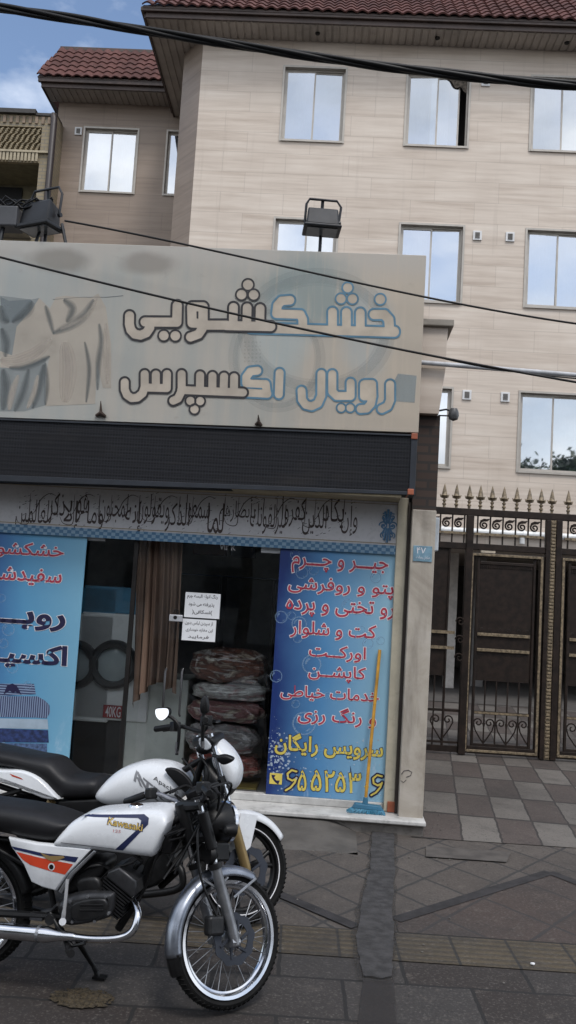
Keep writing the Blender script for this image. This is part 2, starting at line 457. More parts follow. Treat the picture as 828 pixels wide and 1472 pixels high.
PAVE = FR((0, 0, 0), 0.02)
def m_ground():
    b = NB('worn_asphalt'); n = b.noise(1.2, 6, .6); n2 = b.noise(60, 3); n3 = b.noise(.35, 3)
    c = b.mix(b.sstep(n, .3, .7), (.022, .021, .021), (.038, .035, .034)); c = b.mix(b.math('MULTIPLY', b.sstep(n3, .5, .7), .5), c, (.06, .05, .045))
    c = b.mix(b.math('MULTIPLY', n2, .4), c, (.085, .08, .075)); b.bump(n2, .5, .006); return b.done(c, .85)
def warp(b, x, y, k=.035):
    n = b.noise(7, 4, .6); n2 = b.noise(6.3, 4, .6, sc=(1.1, .9, 1))
    return b.math('ADD', x, b.math('MULTIPLY', b.math('SUBTRACT', n, .5), k)), b.math('ADD', y, b.math('MULTIPLY', b.math('SUBTRACT', n2, .5), k))
def grime(b, c, k=.55):
    big = b.noise(.55, 4, .6); c = b.mix(b.math('MULTIPLY', b.sstep(big, .42, .62), .45), c, (.030, .027, .025)); pale = b.sstep(b.noise(2.6, 6, .7, sc=(1, 1.4, 1)), .56, .74); c = b.mix(b.math('MULTIPLY', pale, .3), c, (.115, .099, .086))
    mt = b.noise(9, 9, .8); c = b.mix(b.math('MULTIPLY', b.sstep(mt, .44, .34), .6), c, (.012, .011, .010)); c = b.mix(b.math('MULTIPLY', b.sstep(mt, .55, .68), .5), c, (.135, .116, .098)); sp = b.noise(75, 4, .75); c = b.mix(b.math('MULTIPLY', b.sstep(sp, .54, .66), .45), c, (.15, .138, .125)); c = b.mix(b.math('MULTIPLY', b.sstep(sp, .44, .34), .6), c, (.010, .009, .008))
    g = b.sstep(b.noise(1.7, 7, .68), .46, .72); c = b.mix(b.math('MULTIPLY', g, k), c, (.022, .02, .019))
    s = b.sstep(b.noise(23, 3, .6), .62, .72); return b.mix(b.math('MULTIPLY', s, .35), c, (.02, .018, .017))
def m_diamond(name, ca, cb, size, joint, ang=.6, rot=0):
    b = NB(name); x, y, z = b.sep(); x, y = warp(b, x, y)
    p = b.math('ADD', b.math('MULTIPLY', x, math.cos(ang)), b.math('MULTIPLY', y, math.sin(ang)))
    q = b.math('SUBTRACT', b.math('MULTIPLY', y, math.cos(ang)), b.math('MULTIPLY', x, math.sin(ang)*-1)) if 0 else b.math('ADD', b.math('MULTIPLY', x, -math.cos(ang)), b.math('MULTIPLY', y, math.sin(ang)))
    br = b.brick(b.comb(p, q), (.1, .1, .1), (.9, .9, .9), (.5, .5, .5), size, size, .012, offset=0)
    c = b.mix(br.outputs['Color'], ca, cb); fine = b.noise(45, 4)
    c = b.mix(b.math('MULTIPLY', fine, .35), c, tuple(k*1.5 for k in cb)); c = grime(b, c)
    c = b.mix(br.outputs['Fac'], c, joint); b.bump(b.math('SUBTRACT', b.math('MULTIPLY', fine, .3), br.outputs['Fac']), .5, .006)
    return b.done(c, .8)
def m_slabs(name, ca, cb, bw, bh, joint, offset=.5, ms=.01):
    b = NB(name); x, y, z = b.sep(); x, y = warp(b, x, y)
    br = b.brick(b.comb(x, y), (0, 0, 0), (1, 1, 1), (.5, .5, .5), bw, bh, ms, offset=offset)
    c = b.mix(b.sstep(br.outputs['Color'], .35, .65), ca, cb); fine = b.noise(50, 4)
    c = b.mix(b.math('MULTIPLY', fine, .35), c, tuple(k*1.35 for k in cb)); c = grime(b, c, .5)
    c = b.mix(br.outputs['Fac'], c, joint); b.bump(b.math('SUBTRACT', b.math('MULTIPLY', fine, .3), br.outputs['Fac']), .5, .006)
    return b.done(c, .78)
def m_checker(name, ca, cb, size, joint):
    b = NB(name); x, y, z = b.sep(); x, y = warp(b, x, y)
    y = b.math('MULTIPLY', y, .36); x = b.math('ADD', x, b.math('MULTIPLY', y, -.10))
    ck = b.new('ShaderNodeTexChecker'); ck.inputs['Scale'].default_value = 1/size; b.l.new(b.comb(x, y, .5), ck.inputs['Vector'])
    br = b.brick(b.comb(x, y), (0, 0, 0), (1, 1, 1), (.5, .5, .5), size, size, .009, offset=0)
    c = b.mix(ck.outputs['Fac'], ca, cb); c = b.mix(b.math('MULTIPLY', br.outputs['Color'], .45), c, tuple(k*.6 for k in cb)); fine = b.noise(40, 4)
    c = b.mix(b.math('MULTIPLY', fine, .3), c, (.13, .12, .11)); c = grime(b, c, .5)
    c = b.mix(br.outputs['Fac'], c, joint); b.bump(b.math('SUBTRACT', b.math('MULTIPLY', fine, .3), br.outputs['Fac']), .5, .006)
    return b.done(c, .75)
def m_tactile():
    b = NB('yellow_tactile_tile'); x, y, z = b.sep()
    br = b.brick(b.comb(x, y), (0, 0, 0), (1, 1, 1), (.5, .5, .5), .31, .42, .008, offset=0)
    rib = b.math('SINE', b.math('MULTIPLY', y, 2*math.pi/.062))
    c = b.mix(br.outputs['Color'], (.050, .037, .021), (.072, .054, .030)); c = b.mix(b.math('MULTIPLY', b.sstep(rib, -.2, -.9), .55), c, (.03, .026, .02))
    c = grime(b, c, .7); c = b.mix(br.outputs['Fac'], c, (.02, .018, .016)); b.bump(b.math('SUBTRACT', rib, b.math('MULTIPLY', br.outputs['Fac'], 3)), .7, .006)
    return b.done(c, .8)
def lw(px, py): 
    p = gnd(px, py); q = Vector(p)-PAVE.o
    return (q.dot(PAVE.u), q.dot(PAVE.d))
DRV = FR((1.2, 7.0, 0), .13)
def sheet(name, poly, z, mat, kind='structure', label=None):
    mb = MB(); mb.face([(p[0], p[1], z) for p in poly])
    return single(mb, name, mat, PAVE, (0, 0, 0), kind=kind, fix=False)
g = MB(); g.face([(-300, -300, 0), (300, -300, 0), (300, 300, 0), (-300, 300, 0)])
single(g, 'ground', m_ground(), WORLD, (0, 0, 0), kind='structure', fix=False)
ty1 = lw(614, 1345)[1]; ty0 = lw(614, 1386)[1]
yd = ty1
sheet('pavement', [(-14, yd), (14, yd), (14, 7.0), (-14, 7.35)], .004, m_diamond('grey_diamond_tiles', (.047, .038, .032), (.074, .063, .055), .37, (.03, .028, .027), ang=.66))
sheet('pavement_kerb_side', [(-14, 2.2), (14, 2.2), (14, ty0), (-14, ty0)], .004, m_slabs('grey_and_brown_slabs', (.032, .029, .0275), (.0195, .0145, .0125), .62, .40, (.010, .009, .0085)))
sheet('tactile_paving', [(-14, ty0), (14, ty0), (14, ty1), (-14, ty1)], .008, m_tactile())
def band(pts, wd, name, mat, z):
    mb = MB()
    for a, b_ in zip(pts[:-1], pts[1:]):
        A = Vector(a); B = Vector(b_); n = (B-A).normalized(); n = Vector((-n.y, n.x))*wd/2
        mb.face([(*(A-n), z), (*(B-n), z), (*(B+n), z), (*(A+n), z)])
    return single(mb, name, mat, PAVE, (0, 0, 0), kind='structure', fix=False)
pA = lw(568, 1325); pB = lw(790, 1256); pC = lw(980, 1330)
sheet('pavement_brown_tiles', [(pA[0], yd+.004), pA, pB, pC, (pC[0]+.6, yd+.004)], .008, m_diamond('brown_diamond_tiles', (.038, .026, .021), (.049, .035, .030), .5, (.03, .026, .025), ang=.66))
M_BAND = pm('dark_band_tile', (.021, .019, .020), .8, var=.3, scale=9, bump=.3)
band([pA, pB], .085, 'pavement_dark_band', M_BAND, .012)
band([pB, pC], .085, 'pavement_dark_band', M_BAND, .0125)
band([lw(300, 1230), lw(400, 1287), lw(512, 1335)], .085, 'pavement_dark_band', M_BAND, .012)
tl_, tr_ = [], []
rj = random.Random(21)
for i in range(34):
    t = i/33; y_ = 1194+(1407-1194)*t; xl = np.interp(y_, [1194, 1250, 1300, 1357, 1407], [535, 532, 520, 511, 522]); xr = np.interp(y_, [1194, 1250, 1300, 1357, 1407], [566, 568, 564, 566, 563])
    tl_.append((xl+rj.uniform(-1.3, 1.3), y_)); tr_.append((xr+rj.uniform(-1.3, 1.3), y_))
tp = tr_+[(548, 1411), (535, 1408)]+tl_[::-1]
sheet('asphalt_patch', [lw(*p) for p in tp], .0152, pm('trench_asphalt', (.036, .0345, .0355), .9, var=.3, scale=16, bump=.5, bscale=110, dirt=.5))
sheet('asphalt_patch_edge', [lw(548+(p[0]-548)*1.22+rj.uniform(-2.5, 2.5), p[1]+(5 if p[1] > 1400 else 0)) for p in tp], .0145, soft('patch_smear', (.036, .033, .031), .35, 9))
sheet('old_trench', [lw(*p) for p in ((566, 1412), (572, 1490), (512, 1490), (522, 1412))], .0135, soft('old_trench_smear', (.030, .026, .025), .7, 8))
def lv(p):
    q = PAVE.w((p[0], p[1], 0))-DRV.o; return (q.dot(DRV.u), q.dot(DRV.d))
dr = [lv(p) for p in ((lw(611, 1222)[0]-.06, 7.02), (9, 7.02), (9, 16.4), (-.6, 16.4), (-.6, 10.9), (lw(611, 1222)[0]-.06, 10.9))]
mb = MB(); mb.face([(p[0], p[1], .009) for p in dr]); single(mb, 'driveway', m_checker('pink_and_grey_tiles', (.140, .128, .115), (.058, .042, .037), .31, (.03, .026, .024)), DRV, (0, 0, 0), kind='structure', fix=False)
tt = lw(612, 1219), lw(735, 1227), lw(728, 1242), lw(612, 1234)
sheet('driveway_threshold', tt, .014, pm('cement_strip', (.068, .060, .054), .85, var=.2, scale=8, bump=.4))
mb = MB()
rnd = random.Random(3)
cx, cy = lw(118, 1438)
ring = []
for k in range(40):
    a = 2*math.pi*k/40; r = 1+rnd.uniform(-.22, .22); ring.append((cx+.135*r*math.cos(a), cy+.085*r*math.sin(a), .012))
mb.face(ring)
for k in range(260):
    a = rnd.uniform(0, 6.28); r = math.sqrt(rnd.random())*1.05; x = cx+.135*r*math.cos(a); y = cy+.085*r*math.sin(a); s = rnd.uniform(.003, .009); h = rnd.uniform(.002, .008)
    mb.add([(x-s, y-s*.6, .0125), (x+s, y-s*.4, .0125), (x+s*.2, y+s, .0125), (x, y, .0125+h)], [(0, 1, 3), (1, 2, 3), (2, 0, 3)])
single(mb, 'spilled_dirt', pm('dirt', (.050, .038, .022), .95, var=.4, scale=60, bump=.6), PAVE, (0, 0, 0), label='patch of spilled brown dirt on the paving beside the parked motorcycles', cat='dirt', kind='stuff')

# ------------------------------------------------------------------ apartment building
apt = thing('apartment_building', APT, (2.5, 0, 0), 'pale travertine apartment block with brown tiled eaves and mirrored windows behind the iron gate', 'building')
def A(px, py, y=0): return APT.at(px, py, y)
wins = []   # u0,u1,z0,z1, style
Z = [(10.79, 12.31), (7.63, 9.16), (4.41, 5.93)]
for k in range(-1, 3):
    u0 = -.59+2.46*(k); 
    if k >= 0:
        for r in (0, 1): wins.append((u0, u0+1.22, Z[r][0], Z[r][1], (k, r)))
wins += [(-.59, .63, *Z[2], (0, 2)), (2.36, 3.005, *Z[2], (1, 2)), (4.31, 5.60, *Z[2], (2, 2)), (6.8, 8.02, *Z[0], (3, 0)), (6.8, 8.02, *Z[1], (3, 1)), (6.9, 8.1, *Z[2], (3, 2))]
wl = MB(); rect_holes(wl, -2.27, 9, 2.93, 12.9, [x[:4] for x in wins], 0, .16)
wl.face([(-2.27, 0, 2.93), (9, 0, 2.93), (9, 9, 2.93), (-2.27, 9, 2.93)])
wl.face([(9, 0, 0), (9, 9, 0), (9, 9, 12.9), (9, 0, 12.9)])
wo = part(wl, 'wall', M_STONE, apt)
ch = MB(); ch.face([(-2.74, .55, 0), (-2.27, 0, 0), (-2.27, 0, 12.9), (-2.74, .55, 12.9)]); ch.face([(-2.74, .55, 0), (-2.74, 3, 0), (-2.74, 3, 12.9), (-2.74, .55, 12.9)])
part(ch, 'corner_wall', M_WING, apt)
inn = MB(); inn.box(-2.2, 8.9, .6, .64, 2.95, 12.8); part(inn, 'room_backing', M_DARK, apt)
def window(fr, root, u0, u1, z0, z1, y, style=(0, 0), split=.5, gap=0.0, single_pane=False):
    f = MB(); t = .035; yf = y+.07; d = .05
    f.box(u0, u0+t, yf, yf+d, z0, z1); f.box(u1-t, u1, yf, yf+d, z0, z1); f.box(u0+t, u1-t, yf, yf+d, z0, z0+t); f.box(u0+t, u1-t, yf, yf+d, z1-t, z1)
    # outer trim standing proud of the stone, and a sloping sill
    o = .035
    f.box(u0-o, u0+.004, y-.02, yf+.01, z0-o, z1+o); f.box(u1-.004, u1+o, y-.02, yf+.01, z0-o, z1+o)
    f.box(u0+.004, u1-.004, y-.02, yf+.012, z1-.004, z1+o); f.box(u0+.004, u1-.004, y-.035, yf+.012, z0-o, z0+.004)
    um = u0+(u1-u0)*split
    sash = []
    if single_pane: sash = [(u0+t, u1-t, .0)]
    else: sash = [(u0+t, um+.02, .0), (um-.02-gap, u1-t-gap, .028)]
    for (a, b_, dy) in sash:
        s = .032; ys = yf+.008+dy; za, zb = z0+t, z1-t
        f.box(a, a+s, ys, ys+.022, za, zb); f.box(b_-s, b_, ys, ys+.022, za, zb); f.box(a+s, b_-s, ys, ys+.022, za, za+s); f.box(a+s, b_-s, ys, ys+.022, zb-s, zb)
    w_ = part(f, 'window', M_ALU, root)
    for (a, b_, dy) in sash:
        p = MB(); s = .03; ys = yf+.018+dy; 
        tl = random.uniform(-.010, .010); tv = random.uniform(-.012, .012)
        p.add([(a+s, ys-tl-tv, z0+t+s), (b_-s, ys+tl-tv, z0+t+s), (b_-s, ys+tl+tv, z1-t-s), (a+s, ys-tl+tv, z1-t-s)], [(0, 1, 2, 3)]); part(p, 'pane', M_PANE, w_, fix=False)
    if style is not None:
        c = MB(); n = 40; cu0, cu1 = u0+.03, (u1-.03 if not gap else u1-.35)
        if (int(u0*10)+int(z0*3)) % 3 == 1: cu1 = cu0+(cu1-cu0)*.55
        rr = random.Random(int(u0*100)+int(z0*10)); ph = rr.uniform(0, 6)
        c.grid(lambda a, b_: (cu0+(cu1-cu0)*a, y+.27+.022*math.sin(a*38+ph+1.3*math.sin(a*9+ph)), z0+(z1-z0)*b_), n*3, 2)
        part(c, 'curtain', M_CURT, w_, smooth=180, fix=False)
    return w_
for (u0, u1, z0, z1, k) in wins:
    if k == (1, 0):
        ww = window(APT, apt, u0, u1, z0, z1, 0, gap=.13)
        r_ = MB(); rr = random.Random(5)
        r_.grid(lambda a, b_: (u1-.44+.40*a, .062-.05*a*(1-b_)+.02*math.sin(a*17), z1-.05-.24*b_*(a**.6)-.05*a+.035*math.sin(a*11)), 16, 6)
        part(r_, 'hanging_cloth', pm('ragged_cloth', (.12, .10, .08), .9, var=.4, scale=20), ww, smooth=180, fix=False)
    else: window(APT, apt, u0, u1, z0, z1, 0, single_pane=(k == (1, 2)))
def vent(root, u, z, y=0):
    v = MB(); v.box(u-.085, u+.085, y-.03, y, z-.095, z+.095); o = part(v, 'vent', M_WHITE, root, bevel=.006)
    g_ = MB(); g_.box(u-.045, u+.045, y-.034, y-.0295, z-.06, z+.06)
    for k in range(5): g_.box(u-.045, u+.045, y-.042, y-.033, z-.058+k*.025, z-.048+k*.025)
    part(g_, 'grille', pm('grey_grille', (.16, .15, .14), .6), o)
for q in [(698, 118), (686, 339), (733, 341), (671, 568), (726, 571)]: vent(apt, *A(*q))
# soffit, fascia and tiled eaves
so_ = MB(); EU = -3.34; EY = -.56
so_.slab([(EU, EY), (9.5, EY), (9.5, 0), (-2.27, 0), (-2.74, .55), (-2.74, 3), (EU, 3)], 12.88, 12.9)
k = 0
u = EU+.05
while u < 9.4:
    y1 = -.002 if u > -2.2 else .5
    if u < -2.76: y1 = 2.9
    so_.box(u, u+.11, EY+.03, y1, 12.862, 12.881); u += .145
part(so_, 'soffit', M_SOFFIT, apt)
for px_, py_ in [(457, 43), (629, 52), (815, 60)]:
    uu, zz = A(px_, py_, -.28); l_ = MB(); l_.lathe([(.0, 12.835), (.045, 12.84), (.05, 12.862)], (uu, -.28, 0), 16, 'z'); part(l_, 'soffit_lamp', M_BLACK, apt, smooth=40)
fa = MB(); fa.box(EU, 9.5, EY-.03, EY, 12.85, 12.99); fa.box(EU-.05, 9.5, EY-.09, EY-.031, 12.95, 13.03); fa.box(EU-.03, EU, EY, 3.2, 12.85, 12.99); fa.box(EU-.09, EU-.031, EY-.09, 3.2, 12.95, 13.03)
part(fa, 'fascia', M_FASCIA, apt, bevel=.008)
def tile_slope(mb, u0, u1, y0, z0, dy, dz, rows, hip0=0.0, hip1=0.0, pitch=.26, sub=8):
    """pantile rows climbing from the eave (y0, z0); each row a waved sheet lapped over the one below"""
    for r in range(rows):
        ya, za, yb, zb = y0+dy*r, z0+dz*r, y0+dy*(r+1.12), z0+dz*(r+1.12)
        a0 = u0+hip0*r; a1 = u1-hip1*r
        n = max(2, int((a1-a0)/pitch*sub)); nl = math.hypot(dy, dz); ny, nz_ = -dz/nl, dy/nl
        vs = []; fs = []
        for i in range(n+1):
            uu = a0+(a1-a0)*i/n; ph = (uu/pitch+ (r % 2)*.0)*2*math.pi
            h = .035*(abs(math.cos(ph/2))**1.3)*1.3
            for (yy, zz, l) in ((ya, za, .0), (ya, za, .032), (yb, zb, .004)):
                vs.append((uu, yy+ny*(h+l), zz+nz_*(h+l)))
        for i in range(n): 
            fs += [(i*3, (i+1)*3, (i+1)*3+1, i*3+1), (i*3+1, (i+1)*3+1, (i+1)*3+2, i*3+2)]
        mb.add(vs, fs)
tl = MB(); tile_slope(tl, EU-.06, 9.5, EY-.12, 13.03, .20, .20, 13, hip0=.2, pitch=.22)
tl.face([(EU-.06, EY-.1, 13.03), (EU-.06, 3.2, 13.03), (EU+2.5, 3.2, 15.5), (EU+2.5, EY+2.45, 15.5)])
part(tl, 'tiled_roof', M_TILE, apt, smooth=50, fix=False)
rd_ = MB(); rd_.face([(EU-.04, EY-.09, 13.028), (9.5, EY-.09, 13.028), (9.5, EY+2.4, 15.51), (EU+2.45, EY+2.4, 15.51)]); rd_.box(EU-.04, 9.5, EY-.10, EY-.085, 13.0, 13.05); part(rd_, 'roof_deck', M_FASCIA, apt, fix=False)
# the set-back wing
wg = MB(); ww_ = [(-5.44, -4.18, 10.95, 12.5), (-3.465, -2.9, 10.95, 12.5)]
rect_holes(wg, -6.12, -2.74, 0, 13.15, ww_, 3, .16); wg.face([(-6.12, 3, 0), (-6.12, 9, 0), (-6.12, 9, 13.15), (-6.12, 3, 13.15)])
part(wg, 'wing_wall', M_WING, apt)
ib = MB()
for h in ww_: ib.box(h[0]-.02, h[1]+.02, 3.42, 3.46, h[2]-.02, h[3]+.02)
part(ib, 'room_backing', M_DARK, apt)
w1_ = window(APT, apt, *ww_[0], 3); window(APT, apt, *ww_[1], 3, single_pane=True)
rc = MB(); ra = A(197, 193, 3.2)
rc.grid(lambda a, b_: (-4.38+.14*a, 3.2+.01*math.sin(a*9), 12.47-.22*b_*(.4+.6*a)), 6, 4); part(rc, 'red_cloth', pm('red_cloth', (.35, .02, .03), .8), w1_, smooth=180, fix=False)
vent(apt, *A(113, 189, 3), 3)
ws = MB(); ws.slab([(-6.32, 2.4), (-2.75, 2.4), (-2.75, 3), (-6.32, 3)], 13.13, 13.15)
u = -6.28
while u < -2.9: ws.box(u, u+.11, 2.43, 2.995, 13.112, 13.131); u += .145
part(ws, 'soffit', M_SOFFIT, apt)
wf = MB(); wf.box(-6.36, -2.76, 2.37, 2.4, 13.10, 13.24); wf.box(-6.42, -2.76, 2.30, 2.369, 13.20, 13.30); wf.box(-6.36, -6.33, 2.4, 9, 13.10, 13.24)
part(wf, 'fascia', M_FASCIA, apt, bevel=.008)
wt = MB(); tile_slope(wt, -6.44, -2.76, 2.28, 13.31, .125, .19, 6, hip0=.04, pitch=.22)
wt.face([(-6.44, 2.3, 13.30), (-6.44, 9, 13.30), (-6.2, 9, 14.45), (-6.2, 3.03, 14.45)]); wt.face([(-6.2, 3.03, 14.44), (-2.76, 3.03, 14.44), (-2.76, 9, 14.44), (-6.2, 9, 14.44)])
part(wt, 'tiled_roof', M_TILE, apt, smooth=50, fix=False)
rd_ = MB(); rd_.face([(-6.42, 2.31, 13.305), (-2.76, 2.31, 13.305), (-2.76, 3.03, 14.43), (-6.2, 3.03, 14.43)]); rd_.box(-6.42, -2.76, 2.30, 2.315, 13.27, 13.33); part(rd_, 'roof_deck', M_FASCIA, apt, fix=False)
rg = MB(); rg.box(-6.22, -2.76, 3.0, 3.12, 14.42, 14.53); part(rg, 'roof_ridge', M_FASCIA, apt, bevel=.02)
# ground-floor parking: columns, back wall, pipes
pk = MB(); pk.face([(-2.27, 8.9, 0), (9, 8.9, 0), (9, 8.9, 2.93), (-2.27, 8.9, 2.93)]); pk.face([(-2.27, .3, 0), (-2.27, 9, 0), (-2.27, 9, 2.93), (-2.27, .3, 2.93)])
part(pk, 'parking_wall', pm('parking_render', (.07, .064, .058), .85, dirt=.5), apt)
cl = MB(); uc = A(649, 900, 2.6)[0]
for uu in (uc, uc+2.9, uc+5.8):
    cl = MB(); cl.box(uu-.1, uu+.1, 2.6, 2.9, .013, 2.93); part(cl, 'column', pm('column_stone', (.5, .47, .43), .5, dirt=.2), apt, bevel=.01)
cl = MB(); uc2 = A(688, 900, 3.4)[0]; cl.box(uc2-.14, uc2+.14, 3.4, 3.7, 0, 2.93); part(cl, 'column', pm('column_stone_grey', (.2, .19, .18), .6, dirt=.3), apt, bevel=.01)
pf = MB(); pf.face([(-2.27, .0, .012), (9, .0, .012), (9, 8.9, .012), (-2.27, 8.9, .012)]); part(pf, 'parking_floor', pm('parking_cement', (.085, .08, .076), .7, dirt=.4), apt, fix=False)
pp = MB(); zp = 3.2; pp.tube([(1.0, -.09, zp), (9, -.09, zp)], .062, 14)
for uu in (2.9, 4.42, 6.3): pp.tube([(uu, -.09, zp), (uu+.05, -.09, zp)], .075, 14)
pp.tube([(4.42, -.09, zp), (4.42, -.09, zp-.18)], .05, 12)
part(pp, 'drain_pipe', pm('white_pvc', (.62, .63, .63), .4, dirt=.15), apt, smooth=40)
jb = MB(); ja = A(692, 790, -.1); jc = A(712, 800, -.1); jb.box(ja[0], jc[0], -.1, 0, jc[1], ja[1]); part(jb, 'junction_box', pm('beige_box', (.42, .36, .28), .5), apt, bevel=.005)

# ------------------------------------------------------------------ yellow brick house far left
BRK = FR(APT.w((0, 2.5, 0)), 0.035)
bk = thing('brick_house', BRK, (-7.5, 0, 0), 'buff brick house with lattice parapet and shaded balcony at the left edge', 'building')
def m_brick(name, c1, c2, mort, bw, bh, ms=.012):
    b = NB(name); x, y, z = b.sep()
    br = b.brick(b.comb(b.math('ADD', x, y), z), c1, c2, mort, bw, bh, ms)
    c = b.mix(b.math('MULTIPLY', b.noise(3, 5), .5), br.outputs['Color'], tuple(k*.6 for k in c1)); b.bump(br.outputs['Fac'], -.4, .006); return b.done(c, .8)
M_BUFF = m_brick('buff_brick', (.25, .205, .13), (.31, .255, .17), (.20, .18, .15), .26, .085)
def B(px, py, y=0): return BRK.at(px, py, y)
ue = B(76, 240)[0]; zt = B(40, 163)[1]; u53 = B(54, 260)[0]; u58 = B(59, 200)[0]
zl1, zl0 = B(30, 182)[1], B(30, 218)[1]; zd1, zd0 = B(30, 220)[1], B(30, 232)[1]; zb = B(30, 333)[1]
b1 = MB(); rect_holes(b1, ue-5, ue, 0, zt-.02, [(ue-4.6, u53, zb, zd0-.02), (ue-4.6, u58, zl0, zl1)], 0, .1)
b1.face([(ue, 0, 0), (ue, 7, 0), (ue, 7, zt-.02), (ue, 0, zt-.02)])
part(b1, 'wall', M_BUFF, bk)
bb = MB(); bb.box(ue-4.6, u53, 1.2, 1.25, zb, zd0); bb.face([(ue-4.6, .1, zb), (u53, .1, zb), (u53, 1.2, zb), (ue-4.6, 1.2, zb)]); bb.face([(ue-4.6, .1, zd0-.02), (u53, .1, zd0-.02), (u53, 1.2, zd0-.02), (ue-4.6, 1.2, zd0-.02)]); bb.face([(u53, .1, zb), (u53, 1.2, zb), (u53, 1.2, zd0-.02), (u53, .1, zd0-.02)])
part(bb, 'balcony_recess', pm('olive_render', (.16, .14, .09), .85, dirt=.3), bk)
bw_ = MB(); p0 = B(33, 271, 1.18); p1 = B(33, 290, 1.18); bw_.box(ue-4.5, p0[0], 1.14, 1.19, p1[1]-1.2, p0[1]); part(bw_, 'balcony_window', M_BLACK, bk)
la = MB(); n = 0; z = zl0+.02
row = 0
while z < zl1-.045:
    u = ue-4.6
    while u < u58-.13:
        du = .02*(row % 4)
        la.add([(u+du, .02, z), (u+.085+du, -.02, z+.02), (u+.085+du, .09, z+.02), (u+du, .09, z), (u+du, .02, z+.03), (u+.085+du, -.02, z+.05), (u+.085+du, .09, z+.05), (u+du, .09, z+.03)], [(0,3,2,1),(4,5,6,7),(0,1,5,4),(1,2,6,5),(2,3,7,6),(3,0,4,7)]); u += .125
    z += .05; row += 1
la.box(ue-4.6, u58, .092, .1, zl0, zl1)
part(la, 'lattice_panel', pm('buff_brick_plain', (.30, .25, .165), .8, var=.2, scale=12), bk)
de = MB(); u = ue-5
while u < u53-.03: de.box(u, u+.055, -.05, -.002, zd0, zd1); u += .085
de.box(ue-5, ue+.0, -.065, -.003, zd1+.0, zd1+.05)
part(de, 'dentil_course', pm('buff_brick_pale', (.36, .31, .22), .8), bk)
sc = MB(); u = ue-5
while u < ue-.1: sc.box(u, u+.07, -.03, -.002, zl1+.08, zt-.08); u += .15
part(sc, 'soldier_course', pm('buff_brick_red', (.24, .18, .13), .8, var=.2), bk)
cp = MB(); cp.box(ue-5, B(53, 164)[0], -.1, .4, zt-.04, zt+.06); cp.box(B(53, 164)[0], ue, -.05, .4, zt-.06, zt-.0); part(cp, 'coping', pm('dark_coping', (.04, .037, .035), .6), bk)
bs = MB(); bs.box(ue-4.7, B(46, 332)[0], -.35, .1, zb-.16, zb-.01); part(bs, 'balcony_slab', pm('pale_slab', (.38, .35, .29), .7), bk)
dp = MB(); du = B(73, 230, -.08); dp.tube([(du[0]-.05, -.02, B(70, 166)[1]), (du[0], -.09, B(73, 174)[1]), (du[0], -.09, 0)], .075, 12); part(dp, 'downpipe', pm('brown_iron_pipe', (.028, .02, .02), .5), bk, smooth=50)

# ------------------------------------------------------------------ iron gate
G_ = lambda px, py, y=0: GATE.at(px, py, y)
M_IRON = pm('dark_brown_iron', (.017, .0105, .0075), .55, metal=.0, var=.3, scale=12, spec=.3)
M_GOLD = pm('old_gold_paint', (.20, .155, .098), .55, metal=.1, var=.35, scale=30, bump=.4, dirt=.45)
gate = thing('iron_gate', GATE, (1.5, 0, 0), 'dark brown iron gate with gold trim, scrollwork and a row of spear tops', 'gate')
X = lambda px, py=745: G_(px, py)[0]
ur = MB(); ur.box(-.6, 5.2, -.035, .035, 2.945, 3.03); part(ur, 'top_rail', M_IRON, gate, bevel=.006)
zs0 = 2.52; zs1 = 2.60     # rail under the upper grille
mr = MB(); mr.box(-.6, 5.2, -.028, .028, zs0, zs1); part(mr, 'middle_rail', M_IRON, gate, bevel=.006)
posts = [(X(671), X(681)), (X(785), X(791.5)), (X(799.5), X(808))]
for (a, b_) in posts:
    m = MB(); m.box(a, b_, -.045, .045, .02, 2.944); part(m, 'post', M_IRON, gate, bevel=.005)
m = MB(); m.box(-.62, -.55, -.045, .045, .02, 2.944); part(m, 'post', M_IRON, gate, bevel=.005)
gx0, gx1 = X(791.7), X(799.3)
gs = MB(); gs.box(gx0, gx1, -.03, .0, .02, 2.944)
z = .04
while z < 2.9: gs.box(gx0+.006, gx1-.006, -.04, -.0301, z, z+.028); z += .042
part(gs, 'gold_strip', M_GOLD, gate, bevel=.004)
def spiral(cx, cz, r0, turns, a0, sgn=1, n=30, y=0.0):
    return [(cx+sgn*r0*(1-.82*t)*math.cos(a0+turns*2*math.pi*t), y, cz+r0*(1-.82*t)*math.sin(a0+turns*2*math.pi*t)) for t in [i/n for i in range(n+1)]]
spx = [638.5, 656, 674.5, 690.5, 707.5, 724.5, 743, 761, 778, 793.5, 817, 835, 852]
for q in spx:
    u = X(q, 725); s = MB(); zb = 3.03
    s.lathe([(0, zb), (.017, zb), (.017, zb+.03), (.026, zb+.035), (.026, zb+.05), (.015, zb+.055), (.015, zb+.075), (.024, zb+.08), (.024, zb+.095), (.014, zb+.1), (.014, zb+.12), (.03, zb+.13), (.046, zb+.15), (.034, zb+.165), (.028, zb+.2), (.012, zb+.27), (0, zb+.31)], (u, 0, 0), 10, 'z')
    for k in (-1, 1): s.tube([(u+k*.015, 0, zb+.125), (u+k*.04, 0, zb+.135), (u+k*.058, 0, zb+.165)], [.012, .014, .003], 6)
    part(s, 'spear', M_GOLD, gate, smooth=50)
